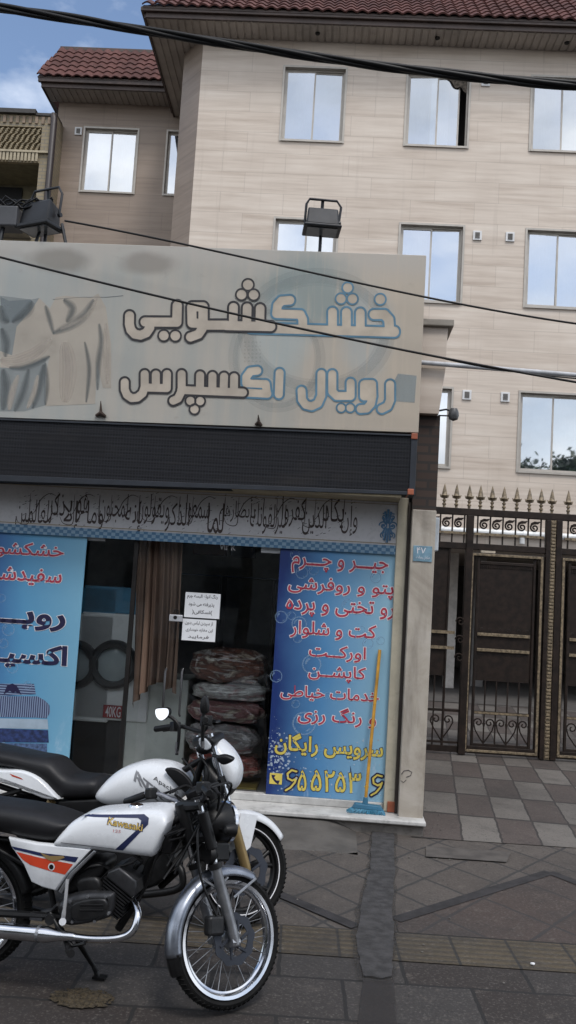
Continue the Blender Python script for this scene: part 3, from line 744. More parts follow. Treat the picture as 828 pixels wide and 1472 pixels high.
# upper grille bars with curled tops
def upper(ua, ub, n):
    stp = (ub-ua)/n
    for i in range(n+1):
        u = ua+stp*i
        m = MB(); m.box(u-.009, u+.009, -.009, .009, zs1, 2.945); part(m, 'bar', M_IRON, gate)
    for i in range(n):
        u = ua+stp*(i+.5); r = stp*.36
        m = MB(); cz = 2.835
        m.tube(spiral(u, cz, r, 1.6, 1.3), .011, 6, flat=1.6)
        m.tube([(u-r*.9, 0, cz+.01), (u-r*.6, 0, cz+r*.85), (u, 0, cz+r*1.12), (u+r*.7, 0, cz+r*1.12), (u+r*1.15, 0, cz+r*1.4)], [.010, .016, .019, .016, .006], 6, flat=1.3)
        part(m, 'scroll', M_IRON, gate, smooth=50)
    m = MB(); m.box(ua-.04, ub+.04, -.012, .012, 2.71, 2.735); m.box(ua-.04, ub+.04, -.02, -.0125, 2.705, 2.728); part(m, 'gold_bar', M_GOLD, gate)
upper(X(616), X(668), 3)
upper(X(687), X(778), 5)
upper(X(817), X(908), 5)
def leaf(name, ua, ub, nb=5, gold=True):
    """a hinged leaf: gold-edged frame, dark sheet with two gold bars, open bars and heart scrolls below"""
    zt, zb = zs0-.03, .04
    f = MB(); t = .055
    f.box(ua, ua+t, -.03, .03, zb, zt); f.box(ub-t, ub, -.03, .03, zb, zt); f.box(ua+t, ub-t, -.03, .03, zt-t, zt); f.box(ua+t, ub-t, -.03, .03, zb, zb+.09)
    i0, i1 = ua+.115, ub-.115
    f.box(i0-.02, i0+.012, -.02, .02, zb+.09, zt-t); f.box(i1-.012, i1+.02, -.02, .02, zb+.09, zt-t); f.box(i0+.012, i1-.012, -.02, .02, zt-t-.09, zt-t-.05)
    o = part(f, name, M_IRON, gate, bevel=.005)
    gl = MB()
    gl.box(ua+.012, ua+.043, -.042, -.0305, zb+.02, zt-.012); gl.box(ub-.043, ub-.012, -.042, -.0305, zb+.02, zt-.012); gl.box(ua+.0435, ub-.0435, -.042, -.0305, zt-.043, zt-.012); gl.box(ua+.0435, ub-.0435, -.042, -.0305, zb+.02, zb+.05)
    part(gl, 'gold_trim', M_GOLD, o, bevel=.004)
    sh = MB(); sh.box(i0+.012, i1-.012, -.004, .004, .92, zt-t-.09)
    part(sh, 'sheet_panel', M_IRON, o)
    fr_ = MB(); n = 26
    for i in range(n): 
        u = i0+.02+(i1-i0-.04)*i/n; fr_.box(u, u+(i1-i0)/n*.55, -.014, -.0045, zt-t-.13, zt-t-.092)
    part(fr_, 'fringe', M_IRON, o)
    gb = MB()
    for z in (1.275, 1.465): gb.box(i0+.012, i1-.03, -.03, -.0205, z, z+.038)
    part(gb, 'gold_bar', M_GOLD, o, bevel=.003)
    sc_ = MB(); m_ = max(1, round((i1-i0)/.2))
    for k in range(m_):
        u = i0+(i1-i0)*(k+.5)/m_
        for s in (-1, 1):
            sc_.tube(spiral(u+s*.045, 1.54, .036, 1.2, -1.5, s, 18), .006, 5); sc_.tube(spiral(u+s*.045, 1.225, .036, 1.2, -1.5, s, 18), .006, 5)
    part(sc_, 'scrollwork', M_IRON, o, smooth=50)
    br = MB()
    for i in range(1, nb): u = i0+(i1-i0)*i/nb; br.box(u-.008, u+.008, -.008, .008, zb+.09, .92)
    br.box(i0, i1, -.016, .016, .515, .55); br.box(i0, i1, -.016, .016, .13, .16)
    part(br, 'bars', M_IRON, o)
    gb2 = MB(); gb2.box(i0+.012, i1-.012, -.021, -.0165, .52, .545); part(gb2, 'gold_bar', M_GOLD, o)
    hs = MB(); nh = max(1, (nb+1)//2); wd = (i1-i0)/nb
    for k in range(nh):
        u = i0+wd*(2*k+1)
        if u > i1: break
        for s in (-1, 1):
            if u+s*wd > i1+.02: continue
            hs.tube(spiral(u+s*wd*.5, .41, wd*.42, 1.25, -.4, s, 24), .009, 6)
            hs.tube([(u+s*wd*.9, 0, .40), (u+s*wd*.75, 0, .32), (u+s*wd*.3, 0, .22), (u, 0, .165)], .009, 6)
            hs.tube([(u+s*wd*.08, 0, .41), (u, 0, .35), (u, 0, .165)], .008, 6)
    part(hs, 'heart_scroll', M_IRON, o, smooth=50)
leaf('leaf', posts[0][1]-.03, posts[1][0]-.012)
leaf('leaf', posts[2][1]+.0, posts[2][1]+1.05)
fp_ = MB(); fx = X(650); fp_.box(-.54, posts[0][0], -.02, .02, .04, .11); fp_.box(-.54, fx, -.004, .004, .95, zs0); fp_.box(fx-.02, fx, -.02, .02, .111, zs0)
fo = part(fp_, 'fixed_panel', M_IRON, gate)
m = MB()
for z in (1.275, 1.465): m.box(-.54, X(660), -.03, -.0205, z, z+.038)
part(m, 'gold_bar', M_GOLD, fo)
m = MB(); m.box(-.54, posts[0][0], -.016, .016, .52, .55); m.box(-.54, posts[0][0], -.016, .016, .14, .165)
for u in (-.3, -.12, .06, X(637, 1000)): m.box(u-.008, u+.008, -.008, .008, .111, .95)
part(m, 'bars', M_IRON, fo)
m = MB(); um = X(637, 1040)-.02
for s_ in (-1, 1):
    m.tube(spiral(um+s_*.075, .42, .06, 1.25, -.4, s_, 24), .009, 6); m.tube([(um+s_*.14, 0, .40), (um+s_*.1, 0, .32), (um, 0, .17)], .009, 6)
part(m, 'heart_scroll', M_IRON, fo, smooth=50)
hg = MB()
for z in (1.62, 1.4, 1.18): hg.tube(spiral(posts[0][0]-.03, z, .06, 1.3, 0, -1, 20, -.04), .009, 6)
part(hg, 'hinge_scroll', M_IRON, gate, smooth=50)

# ------------------------------------------------------------------ laundry shop
S = lambda px, py, y=0: SHOP.at(px, py, y)
def m_marble(name, a, b_, c):
    b = NB(name); n = b.noise(2.2, 8, .65, dist=.8); n2 = b.noise(1, 6, .6, sc=(6, 6, .8))
    col = b.ramp(n, [(.3, a), (.5, b_), (.7, c)]); col = b.mix(b.math('MULTIPLY', b.sstep(n2, .5, .72), .5), col, tuple(k*.45 for k in a))
    x, y, z = b.sep(); col = b.mix(b.math('MULTIPLY', b.sstep(b.math('ADD', z, b.math('MULTIPLY', n, .5)), .75, .2), .35), col, (.12, .10, .08))
    b.bump(n, .15, .01); return b.done(col, .5)
M_MARBLE = m_marble('weathered_marble', (.26, .225, .185), (.40, .36, .305), (.48, .44, .39))
M_SLAB = pm('white_step_marble', (.47, .465, .45), .45, var=.15, scale=5, dirt=.5)
M_CONC = pm('rough_concrete', (.16, .145, .13), .85, var=.25, scale=6, bump=.6, bscale=40, dirt=.5)
M_CREAM = pm('cream_metal_profile', (.42, .385, .30), .5, var=.08, dirt=.2)
M_BROWN = pm('dark_brown_gap', (.03, .022, .018), .7)
shop = thing('laundry_shop', SHOP, (-1.6, .3, 0), 'small single-storey laundry shop front with marble pillar, glass front and big faded sign', 'shop')
ZT = 4.55
m = MB(); m.box(-.093, .103, .08, .36, .115, 2.595); part(m, 'pillar', M_MARBLE, shop, bevel=.006)
m = MB(); m.box(-.093, .106, .14, .36, 2.596, 3.40); part(m, 'brick_infill', m_brick('dark_brick', (.045, .028, .022), (.07, .045, .035), (.03, .027, .025), .21, .075), shop)
m = MB(); m.prism([(-.13, 3.40), (.085, 3.40), (.125, 3.79), (.13, 4.14), (-.13, 4.14)], .07, .40); part(m, 'stone_block', M_STONE, shop, bevel=.005)
m = MB(); m.box(-.2, .175, .03, .5, 4.141, 4.20); part(m, 'cornice', pm('grey_stone_cap', (.30, .27, .23), .7, dirt=.3), shop, bevel=.008)
m = MB(); m.box(-.205, -.118, .2, .33, .13, 2.70); part(m, 'jamb', M_CREAM, shop, bevel=.006)
m = MB(); m.box(-.1175, -.0935, .17, .33, .115, 2.66); part(m, 'jamb_gap', M_BROWN, shop)
oc = MB(); oa = S(557, 1152, .19); ob = S(568, 1168, .19); oc.box(oa[0], ob[0], .185, .2, ob[1], oa[1]); part(oc, 'corner_cap', pm('orange_plastic', (.30, .085, .04), .5, var=.2), shop, bevel=.003)
m = MB(); m.box(-5, -.21, .42, .6, 2.25, ZT); m.box(-.2095, .09, .37, .6, 2.6, ZT-.35); part(m, 'front_wall', pm('grey_render', (.22, .2, .18), .85, dirt=.4), shop)
m = MB(); m.box(-.02, .09, .361, 3.75, 0, 4.13); part(m, 'side_wall', pm('grey_render', (.22, .2, .18), .85, dirt=.4), shop)
m = MB(); m.box(-5, -4.85, .2, 3.75, 0, ZT); part(m, 'side_wall', pm('grey_render', (.22, .2, .18), .85, dirt=.4), shop)
m = MB(); m.box(-5, .09, .61, 3.75, 4.0, 4.12); part(m, 'roof_slab', M_CONC, shop)
m = MB(); m.face([(-4.85, .6, 2.7), (-.02, .6, 2.7), (-.02, 3.6, 2.7), (-4.85, 3.6, 2.7)]); part(m, 'ceiling', pm('shop_ceiling', (.4, .39, .37), .8), shop)
m = MB(); m.box(-4.85, -.02, 3.4, 3.75, .14, 4.0); part(m, 'back_wall', pm('shop_back_wall', (.26, .26, .27), .8, dirt=.3), shop)
m = MB(); m.box(-4.85, -.021, .3, 3.4, .0, .14); part(m, 'shop_floor', pm('shop_floor', (.38, .36, .33), .4, dirt=.3), shop)
m = MB(); m.box(-5, -.205, -.14, .42, 2.662, 2.70); part(m, 'soffit', pm('beige_soffit', (.33, .27, .17), .6, dirt=.3), shop)
m = MB(); m.box(-5, .115, -.05, .34, .092, .125); part(m, 'doorstep', M_SLAB, shop, bevel=.008)
m = MB(); m.box(-5, -.207, .235, .36, .1255, .185); part(m, 'door_sill', M_SLAB, shop, bevel=.006)
m = MB(); rr = random.Random(4)
base = [(-.86, 0), (.105, 0)]
m.add([(-5, -.02, 0), (.1, 0, 0), (.1, .35, 0), (-5, .35, 0), (-5, -.02, .0915), (.1, 0, .0915), (.1, .35, .0915), (-5, .35, .0915)], [(0,3,2,1),(4,5,6,7),(0,1,5,4),(1,2,6,5),(2,3,7,6),(3,0,4,7)])
part(m, 'step_block', M_CONC, shop)
# cement ramp poured against the step
rp = MB(); q = [S(x, 1180)[0] for x in (330, 400, 470, 505)]
def ramp(a, b_):
    u = -5+(q[3]+.04+5)*a; h = .088*(1-max(0, (u-(q[2]-.05))/(q[3]+.04-q[2]+.05))**1.5) if u > q[2]-.05 else .088
    return (u, -.62*(1-b_)+.0*b_ + .02*math.sin(u*7)*(1-b_), .004+h*b_**1.4*(.95+.05*math.sin(u*9)))
rp.grid(ramp, 60, 10); part(rp, 'cement_ramp', pm('cement_ramp', (.075, .069, .063), .85, var=.25, scale=3, bump=.5, dirt=.6), shop, smooth=60)
sm = MB(); sg_ = [(586, 1108), (592, 1112), (591, 1122), (583, 1124), (581, 1115), (586, 1108)]
def px_stroke(mb, pts, fr, y, r):
    P = [fr.at(*p, y) for p in pts]; mb.tube([(p[0], y, p[1]) for p in P], r, 5, flat=1)
px_stroke(sm, [(577, 1113), (581, 1108), (587, 1107), (592, 1110), (590, 1115), (584, 1117)], SHOP, .0795, .004); px_stroke(sm, [(576, 1122), (580, 1125), (584, 1121)], SHOP, .0795, .003)
part(sm, 'paint_mark', pm('grey_spray_paint', (.09, .08, .075), .7), shop)
# glass front
for (a, b_) in ((-4.8, -2.30), (-2.285, -2.225+.0), (-2.22, -1.17)):
    if b_-a < .1: continue
    m = MB(); m.add([(a, .30, .19), (b_, .30, .19), (b_, .30, 2.24), (a, .30, 2.24)], [(0, 1, 2, 3)]); go = part(m, 'glass_pane', M_GLASS, shop, fix=False)
m = MB(); ha = S(184, 950, .295); m.box(ha[0]-.018, ha[0]+.018, .285, .315, .19, 2.24); part(m, 'door_edge', pm('dark_metal', (.03, .028, .027), .4, metal=.6), shop)
hd = MB(); h0 = S(238, 962, .25); h1 = S(235, 1020, .25); hd.tube([(h0[0], .29, h0[1]), (h0[0], .25, h0[1]-.02), (h0[0], .25, h1[1]+.02), (h0[0], .29, h1[1])], .010, 10); part(hd, 'door_handle', pm('dim_steel', (.12, .12, .125), .4, metal=.8), shop, smooth=40)
hd = MB(); h0 = S(262, 962, .25); h1 = S(257, 1030, .25); hd.tube([(h0[0], .29, h0[1]), (h0[0], .25, h0[1]-.02), (h0[0], .25, h1[1]+.02), (h0[0], .29, h1[1])], .009, 10); part(hd, 'door_handle', pm('dim_steel', (.12, .12, .125), .4, metal=.8), shop, smooth=40)
for bx in ((355, 1140, 377, 1149), (376, 786, 403, 796), (126, 770, 151, 778)):
    p = S(bx[0], bx[1], .285); q2 = S(bx[2], bx[3], .285); m = MB(); m.box(p[0], q2[0], .28, .32, q2[1], p[1]); part(m, 'glass_clamp', pm('brushed_steel', (.55, .56, .58), .4, metal=.5), shop, bevel=.003)

# --- the big faded sign
sg = thing('shop_sign', SHOP, (-2.3, -.15, 3.18), 'large faded beige and blue billboard with outlined Persian lettering above the shop front', 'sign')
def m_sign():
    b = NB('faded_sign_print'); x, y, z = b.sep()     # x: -2.5 .. 2.2, z: 0 .. 1.5 from the sign's base
    def blob(cx, cz, rx, rz, a=.4, c=1.0):
        dx = b.math('MULTIPLY', b.math('SUBTRACT', x, cx), 1/rx); dz = b.math('MULTIPLY', b.math('SUBTRACT', z, cz), 1/rz)
        d = b.math('SQRT', b.math('ADD', b.math('MULTIPLY', dx, dx), b.math('MULTIPLY', dz, dz)))
        d = b.math('ADD', d, b.math('MULTIPLY', b.math('SUBTRACT', b.noise(3, 4), .5), .7))
        return b.sstep(d, c, a)
    st = b.noise(1, 5, .55, vec=b.comb(b.math('MULTIPLY', x, 5), b.math('MULTIPLY', z, .5), y))
    n = b.noise(1.6, 5)
    teal = (.25, .29, .285); beige = (.44, .37, .29); grey = (.385, .355, .31)
    f = b.sstep(b.math('ADD', b.math('MULTIPLY', st, .75), b.math('MULTIPLY', n, .35)), .42, .68)
    col = b.mix(f, grey, b.mix(.5, teal, grey))
    left = b.sstep(x, .0, -1.4); col = b.mix(b.math('MULTIPLY', left, .5), col, (.29, .325, .33))
    right = b.sstep(x, .6, 2.0); col = b.mix(b.math('MULTIPLY', right, .75), col, beige)
    top = b.sstep(z, 1.2, 1.45); col = b.mix(b.math('MULTIPLY', top, .7), col, (.40, .375, .34))
    col = b.mix(b.math('MULTIPLY', blob(1.25, 1.12, .55, .45), .8), col, (.20, .25, .245))     # faded drum of a washing machine
    col = b.mix(b.math('MULTIPLY', blob(1.05, .75, .3, .5), .5), col, (.33, .40, .41))
    col = b.mix(b.math('MULTIPLY', blob(1.75, .85, .3, .55), .4), col, (.30, .37, .40))
    col = b.mix(b.math('MULTIPLY', blob(-.85, 1.33, .36, .14), .8), col, (.20, .185, .16)); col = b.mix(b.math('MULTIPLY', blob(-.1, 1.33, .3, .13), .7), col, (.21, .19, .165))
    col = b.mix(b.math('MULTIPLY', blob(-1.7, 1.38, .6, .11), .5), col, (.27, .25, .23))
    st2 = b.noise(1, 6, .65, vec=b.comb(b.math('MULTIPLY', x, 18), b.math('MULTIPLY', z, .7), y))
    col = b.mix(b.math('MULTIPLY', b.sstep(st2, .5, .7), b.math('MULTIPLY', b.sstep(x, .2, 1.4), .6)), col, (.46, .395, .315))
    col = b.mix(b.math('MULTIPLY', b.sstep(b.noise(7, 7, .7), .58, .75), .25), col, (.2, .185, .165))
    b.bump(b.noise(2.5, 3), .15, .02)
    return b.done(col, .55)
q0, q1, q2_, q3 = [S(*p, -.15) for p in ((0, 345), (613, 367), (601.5, 622), (0, 600))]
m = MB(); m.prism([(-4.75, 4.668), (q1[0], 4.67), (q2_[0], q2_[1]), (-4.75, 3.135)], -.15, -.06); part(m, 'panel', m_sign(), sg, bevel=.004)
m = MB(); m.tube([(-4.7, -.04, 4.6), (-.14, -.04, 4.6)], .02, 6); m.tube([(-4.7, -.04, 3.3), (-.14, -.04, 3.3)], .02, 6)
for u in (-4.2, -3.2, -2.2, -1.2, -.3):
    for zz in (4.6, 3.3): m.box(u-.02, u+.02, -.06, .43, zz-.02, zz+.02)
part(m, 'sign_brackets', M_BROWN, sg)
def P3(x, y): return (150+x/3.312, 360+y/3.312)
def P4(x, y): return (370+x/3.312, 400+y/3.312)
def Q(f, *pts): return [f(*p) for p in pts]
r1 = 27/3.312; r2 = 24/3.312; band_ = 1.5
dark1 = [[(Q(P3, (120, 310), (119, 350), (126, 378), (145, 398), (172, 403), (200, 392), (216, 368)), r1*.98), (Q(P3, (194, 340), (345, 341), (347, 262)), r1)],
    [(Q(P3, (418, 268), (470, 268), (470, 348), (418, 345), (416, 270)), r1), (Q(P3, (470, 345), (466, 372), (448, 398), (410, 412)), r1*.98), (Q(P3, (470, 355), (580, 355)), r1), (Q(P3, (580, 357), (792, 362)), r1), (Q(P3, (613, 355), (615, 270)), r1*.95), (Q(P3, (678, 357), (680, 272)), r1*.95), (Q(P3, (740, 358), (742, 276)), r1*.95)]]
dd1 = [(*P3(283, 405), 27/3.312), (*P3(338, 406), 27/3.312), (*P3(684, 163), 28/3.312), (*P3(653, 210), 27/3.312), (*P3(711, 211), 27/3.312)]
dark2 = [[(Q(P3, (298, 588), (297, 655), (192, 652), (192, 588)), r2), (Q(P3, (245, 590), (245, 653)), r2), (Q(P3, (192, 650), (182, 680), (158, 700), (130, 703), (108, 688), (97, 662), (97, 627)), r2)],
    [(Q(P3, (368, 588), (368, 668), (350, 705), (328, 715)), r2), (Q(P3, (366, 664), (660, 676)), r2), (Q(P3, (456, 594), (455, 664)), r2), (Q(P3, (515, 597), (514, 668)), r2), (Q(P3, (570, 600), (568, 668)), r2), (Q(P3, (618, 603), (617, 668)), r2)]]
dd2 = [(*P3(410, 716), 24/3.312), (*P3(456, 717), 24/3.312), (*P3(429, 756), 24/3.312)]
blue1 = [[(Q(P4, (155, 104), (115, 107), (96, 128), (91, 168), (205, 172), (216, 196), (217, 240)), r1*.95), (Q(P4, (-30, 236), (652, 256), (652, 252)), r1), (Q(P4, (358, 248), (358, 160)), r1*.95), (Q(P4, (424, 248), (424, 162)), r1*.95), (Q(P4, (490, 250), (490, 164)), r1*.95),
          (Q(P4, (556, 172), (604, 172), (626, 196), (630, 254)), r1)]]
db1 = [(*P4(430, 45), 26/3.312), (*P4(398, 97), 26/3.312), (*P4(453, 98), 26/3.312), (*P4(585, 100), 27/3.312)]
blue2 = [[(Q(P3, (728, 572), (695, 576), (676, 602), (676, 632), (768, 636), (774, 678)), r2), (Q(P3, (650, 675), (776, 682)), r2)], [(Q(P4, (106, 450), (102, 552)), r2)],
    [(Q(P4, (632, 505), (632, 580), (620, 608), (592, 622)), r2)],
    [(Q(P4, (512, 503), (546, 503), (548, 562), (508, 562), (508, 505)), r2), (Q(P4, (548, 560), (540, 598), (520, 620), (492, 622)), r2)],
    [(Q(P4, (444, 497), (444, 560), (378, 560), (357, 540), (357, 456)), r2)],
    [(Q(P4, (305, 455), (304, 560), (288, 595), (258, 609), (230, 602), (213, 578), (210, 535)), r2)]]
db2 = [(*P4(399, 617), 22/3.312), (*P4(442, 617), 22/3.312)]
M_INK = pm('dark_sign_ink', (.022, .020, .023), .6, var=.2); M_BINK = pm('faded_blue_ink', (.085, .19, .27), .6, var=.15)
M_LET = pm('faded_letter_fill', (.43, .375, .31), .6, var=.1, scale=4); M_LET2 = pm('faded_letter_beige', (.46, .395, .315), .6, var=.12, scale=4)
for (cp_, dt, mi, mf) in ((dark1, dd1, M_INK, M_LET), (dark2, dd2, M_INK, M_LET), (blue1, db1, M_BINK, M_LET2), (blue2, db2, M_BINK, M_LET2)):
    blu = mi is M_BINK
    o_, f_ = sdf_mesh(cp_, dt, band_, True, SHOP, -.1535-(.0025 if not blu else 0))
    part(o_, 'letter_outline', mi, sg, fix=False); part(f_, 'lettering', mf, sg, fix=False)
# faded print of white shirts on a line, and the rings of a washing machine door
def px_poly(fr, pts, y, name, mat, parent, z=0):
    mb = MB(); mb.face([(fr.at(*p, y)[0], y, fr.at(*p, y)[1]) for p in pts]); return part(mb, name, mat, parent, fix=False)
PZ = lambda *pts: [(x/4.6, 400+y/4.6) for x, y in pts]
M_SH = soft('print_cream_cloth', (.43, .385, .325), .9, 2); M_SD = soft('print_blue_fold', (.20, .235, .25), .6, 5); M_SG = soft('print_grey_cloth', (.27, .295, .295), .7)
px_poly(SHOP, PZ((0, 115), (210, 140), (260, 130), (330, 200), (360, 380), (300, 560), (300, 840), (160, 880), (0, 880)), -.1510, 'shirt_print', M_SG, sg)
px_poly(SHOP, PZ((215, 200), (260, 130), (330, 200), (370, 125), (430, 115), (600, 130), (650, 100), (700, 190), (735, 440), (735, 725), (680, 725), (640, 560), (630, 830), (300, 845), (310, 600), (330, 515), (230, 560), (120, 595), (0, 590), (0, 480), (80, 510), (110, 320)), -.1516, 'shirt_print', M_SH, sg)
px_poly(SHOP, PZ((0, 120), (60, 150), (200, 140), (215, 150), (150, 260), (80, 295), (20, 280)), -.1522, 'shirt_print', M_SD, sg)
def ribbon(pts, wd, y, mat, name='shirt_fold_print'):
    # a painted fold: three ever narrower veils, so that the edge is soft
    P = [Vector((p[0], p[1])) for p in crom2([PZ(q)[0] for q in pts], 5)]
    for lay, k in enumerate((1.0, .62, .3)):
        mb = MB(); n = len(P); L_ = []; yy_ = y-.0002*lay
        for i in range(n):
            t = (P[min(i+1, n-1)]-P[max(i-1, 0)]).normalized(); nn = Vector((-t.y, t.x)); w_ = wd/4.6*k*math.sin(math.pi*(i+.6)/(n+.2))**.6
            for s_ in (-1, 1): q = P[i]+nn*w_*s_; a_ = S(q.x, q.y, yy_); L_.append((a_[0], yy_, a_[1]))
        mb.add(L_, [(2*i, 2*i+1, 2*i+3, 2*i+2) for i in range(n-1)]); part(mb, name, mat, sg, fix=False)
def crom2(P, k):
    n = len(P); out = []; V2 = [Vector(p) for p in P]
    for i in range(n-1):
        a, b, c, d = V2[max(i-1, 0)], V2[i], V2[i+1], V2[min(i+2, n-1)]
        for j in range(k): t = j/k; out.append(.5*((2*b)+(-a+c)*t+(2*a-5*b+4*c-d)*t*t+(-a+3*b-3*c+d)*t**3))
    return out+[V2[-1]]
M_FD = soft('print_soft_shadow', (.13, .15, .155), .22, 4); M_FL_ = soft('print_soft_light', (.56, .50, .43), .30, 6)
for i_, (pts, wd, mt) in enumerate(((((620, 140), (560, 240), (470, 310), (350, 365)), 34, M_FD), (((60, 590), (150, 590), (250, 555), (330, 515)), 26, M_FD), (((95, 880), (150, 760), (190, 600)), 28, M_FD), (((215, 860), (260, 720), (290, 570)), 28, M_FD),
    (((10, 330), (40, 420), (35, 520)), 30, M_FD), (((655, 300), (670, 420), (650, 560), (645, 740)), 24, M_FD), (((20, 600), (35, 720), (20, 870)), 40, M_FD), (((210, 150), (180, 220), (80, 290)), 36, M_FD), (((300, 180), (325, 260), (355, 370)), 20, M_FD), (((300, 560), (310, 700), (300, 840)), 20, M_FD), (((0, 180), (20, 260), (60, 290)), 34, M_FD), (((640, 130), (590, 220), (520, 280), (400, 340)), 22, M_FL_), (((0, 540), (100, 550), (230, 500), (340, 400)), 46, M_FL_), (((120, 640), (80, 760), (60, 870)), 26, M_FL_), (((700, 300), (705, 500), (710, 700)), 24, M_FL_), (((430, 420), (450, 600), (430, 820)), 60, M_FL_), (((250, 640), (225, 760), (180, 860)), 22, M_FL_), (((420, 140), (480, 200), (440, 290)), 30, M_FD), (((560, 420), (590, 600), (570, 820)), 18, M_FD))): ribbon(pts, wd, -.1526-.00001*i_, mt)
ln = MB(); px_stroke(ln, PZ((350, 140), (550, 125), (700, 125), (815, 115)), SHOP, -.1505, .0025); part(ln, 'washing_line_print', M_SD, sg)
M_RING = soft('print_blue_ring', (.27, .315, .32), .10, 4)
for rk, (cx, cy, rx, ry, wd) in enumerate(((455, 478, 100, 80, 26), (455, 478, 98, 78, 14), (398, 515, 62, 70, 16), (398, 515, 60, 68, 7))):
    mb = MB(); n = 90
    for i in range(n):
        a = 2*math.pi*i/n; b2 = 2*math.pi*(i+1)/n
        pts = [(cx+(rx+wd/2)*math.cos(a), cy+(ry+wd/2)*math.sin(a)), (cx+(rx+wd/2)*math.cos(b2), cy+(ry+wd/2)*math.sin(b2)), (cx+(rx-wd/2)*math.cos(b2), cy+(ry-wd/2)*math.sin(b2)), (cx+(rx-wd/2)*math.cos(a), cy+(ry-wd/2)*math.sin(a))]
        if all(375 < p[1] < 612 for p in pts): mb.face([(S(*p, -.1505)[0], -.1503-rk*.0002, S(*p, -.1505)[1]) for p in pts])
    part(mb, 'drum_ring_print', M_RING, sg, fix=False)
M_BL = soft('print_blue_patch', (.20, .30, .35), .42, 3)
px_poly(SHOP, ((572, 537), (599, 540), (596, 579), (556, 576), (560, 560)), -.1512, 'blue_print', M_BL, sg)
dtm = MB()
for i in range(5):
    for j in range(6):
        c_ = S(352+i*5.5, 492+j*5.5, -.1518); dtm.add([(c_[0]+.009*math.cos(a), -.1518, c_[1]+.009*math.sin(a)) for a in (0, 1.05, 2.09, 3.14, 4.19, 5.24)], [list(range(6))])
part(dtm, 'drum_hole_print', M_RING, sg, fix=False)
for (x, y, s) in ((145, 594, 1), (372, 607, .6)):
    c_ = S(x, y, -.17); m = MB(); m.tube([(c_[0]-.04*s, -.16, c_[1]-.02), (c_[0], -.175, c_[1]), (c_[0]+.04*s, -.16, c_[1]-.025)], [.014, .022, .012], 7); m.tube([(c_[0], -.17, c_[1]), (c_[0]-.008, -.175, c_[1]+.10*s)], [.014, .003], 6); part(m, 'rusty_clip', pm('rust', (.035, .022, .016), .9, var=.4), sg, smooth=40)

# --- dark display panel below it
led = thing('display_panel', SHOP, (-2.3, -.15, 2.68), 'long dark dot-matrix display strip with orange corner caps under the faded sign', 'display')
def m_led():
    b = NB('dark_display_mesh'); x, y, z = b.sep()
    br = b.brick(b.comb(x, z), (.005, .0055, .0075), (.0085, .0095, .012), (.018, .0195, .024), .024, .024, .0026, offset=0)
    mo = b.brick(b.comb(x, z), (0, 0, 0), (1, 1, 1), (.5, .5, .5), .335, .18, .002, offset=0)
    c = b.mix(b.math('MULTIPLY', b.sstep(mo.outputs['Color'], .62, .66), .5), br.outputs['Color'], (.008, .008, .010)); c = b.mix(b.math('MULTIPLY', b.noise(2, 4), .3), c, (.016, .017, .02))
    sl = b.math('SINE', b.math('MULTIPLY', z, 2*math.pi/.038)); c = b.mix(b.math('MULTIPLY', b.sstep(sl, .2, .9), .22), c, (.022, .021, .023)); c = b.mix(b.math('MULTIPLY', b.sstep(b.noise(1.3, 6, .65, sc=(1, 1, 3)), .5, .72), .35), c, (.035, .032, .029))
    b.bump(sl, .12, .003); return b.done(c, .7, spec=.2)
m = MB(); m.prism([(-4.75, 3.125), (-.15, 3.168), (-.15, 2.69), (-4.75, 2.60)], -.145, .06); part(m, 'screen', m_led(), led)
M_LF = pm('grey_blue_profile', (.022, .026, .034), .5, metal=.2)
m = MB(); m.prism([(-.149, 3.172), (-.10, 3.172), (-.10, 2.684), (-.149, 2.684)], -.155, .07); part(m, 'end_frame', M_LF, led, bevel=.004)
m = MB(); m.prism([(-4.75, 2.655), (-.15, 2.712), (-.15, 2.685), (-4.75, 2.595)], -.158, -.1455); m.prism([(-4.75, 3.131), (-.15, 3.174), (-.15, 3.16), (-4.75, 3.115)], -.158, -.1455); part(m, 'edge_frame', M_LF, led, bevel=.002)
for px_, py_ in ((596, 627), (590.5, 707)):
    c_ = S(px_, py_, -.16); m = MB(); m.box(c_[0]-.026, c_[0]+.024, -.165, .075, c_[1]-.024, c_[1]+.024); part(m, 'corner_cap', pm('orange_plastic', (.30, .085, .04), .5, var=.2), led, bevel=.005)

# --- calligraphy banner
ca = thing('calligraphy_banner', SHOP, (-2.0, .2, 2.3), 'grey cloth banner with a line of Arabic calligraphy above the shop window', 'banner')
z0, z1 = 2.295, 2.66
b = NB('grey_banner_print'); xx, yy, zz = b.sep(); c = b.mix(b.noise(1.2, 4), (.40, .395, .405), (.50, .495, .505)); c = b.mix(b.math('MULTIPLY', b.sstep(b.noise(30, 3), .5, .7), .2), c, (.22, .22, .225)); M_BAN = b.done(c, .7)
m = MB(); m.box(-4.84, -.206, .225, .25, z0, z1); part(m, 'cloth', M_BAN, ca)
m = MB(); m.box(-4.84, -.206, .2215, .224, z0+.012, z0+.018); m.box(-4.84, -.206, .2215, .224, z1-.022, z1-.017); part(m, 'gilt_line', pm('dull_gilt', (.25, .2, .12), .6), ca)
b = NB('blue_border_print'); xx, yy, zz = b.sep()
wv = b.math('MULTIPLY', b.math('SINE', b.math('MULTIPLY', xx, 90)), b.math('SINE', b.math('MULTIPLY', zz, 110))); c = b.mix(b.sstep(wv, -.1, .15), (.055, .14, .24), (.18, .28, .37)); M_BOR = b.done(c, .6)
m = MB(); m.box(-4.84, -.206, .22, .25, z0-.075, z0-.0005); part(m, 'blue_border', M_BOR, ca)
M_INK2 = pm('calligraphy_ink', (.035, .032, .036), .7); 
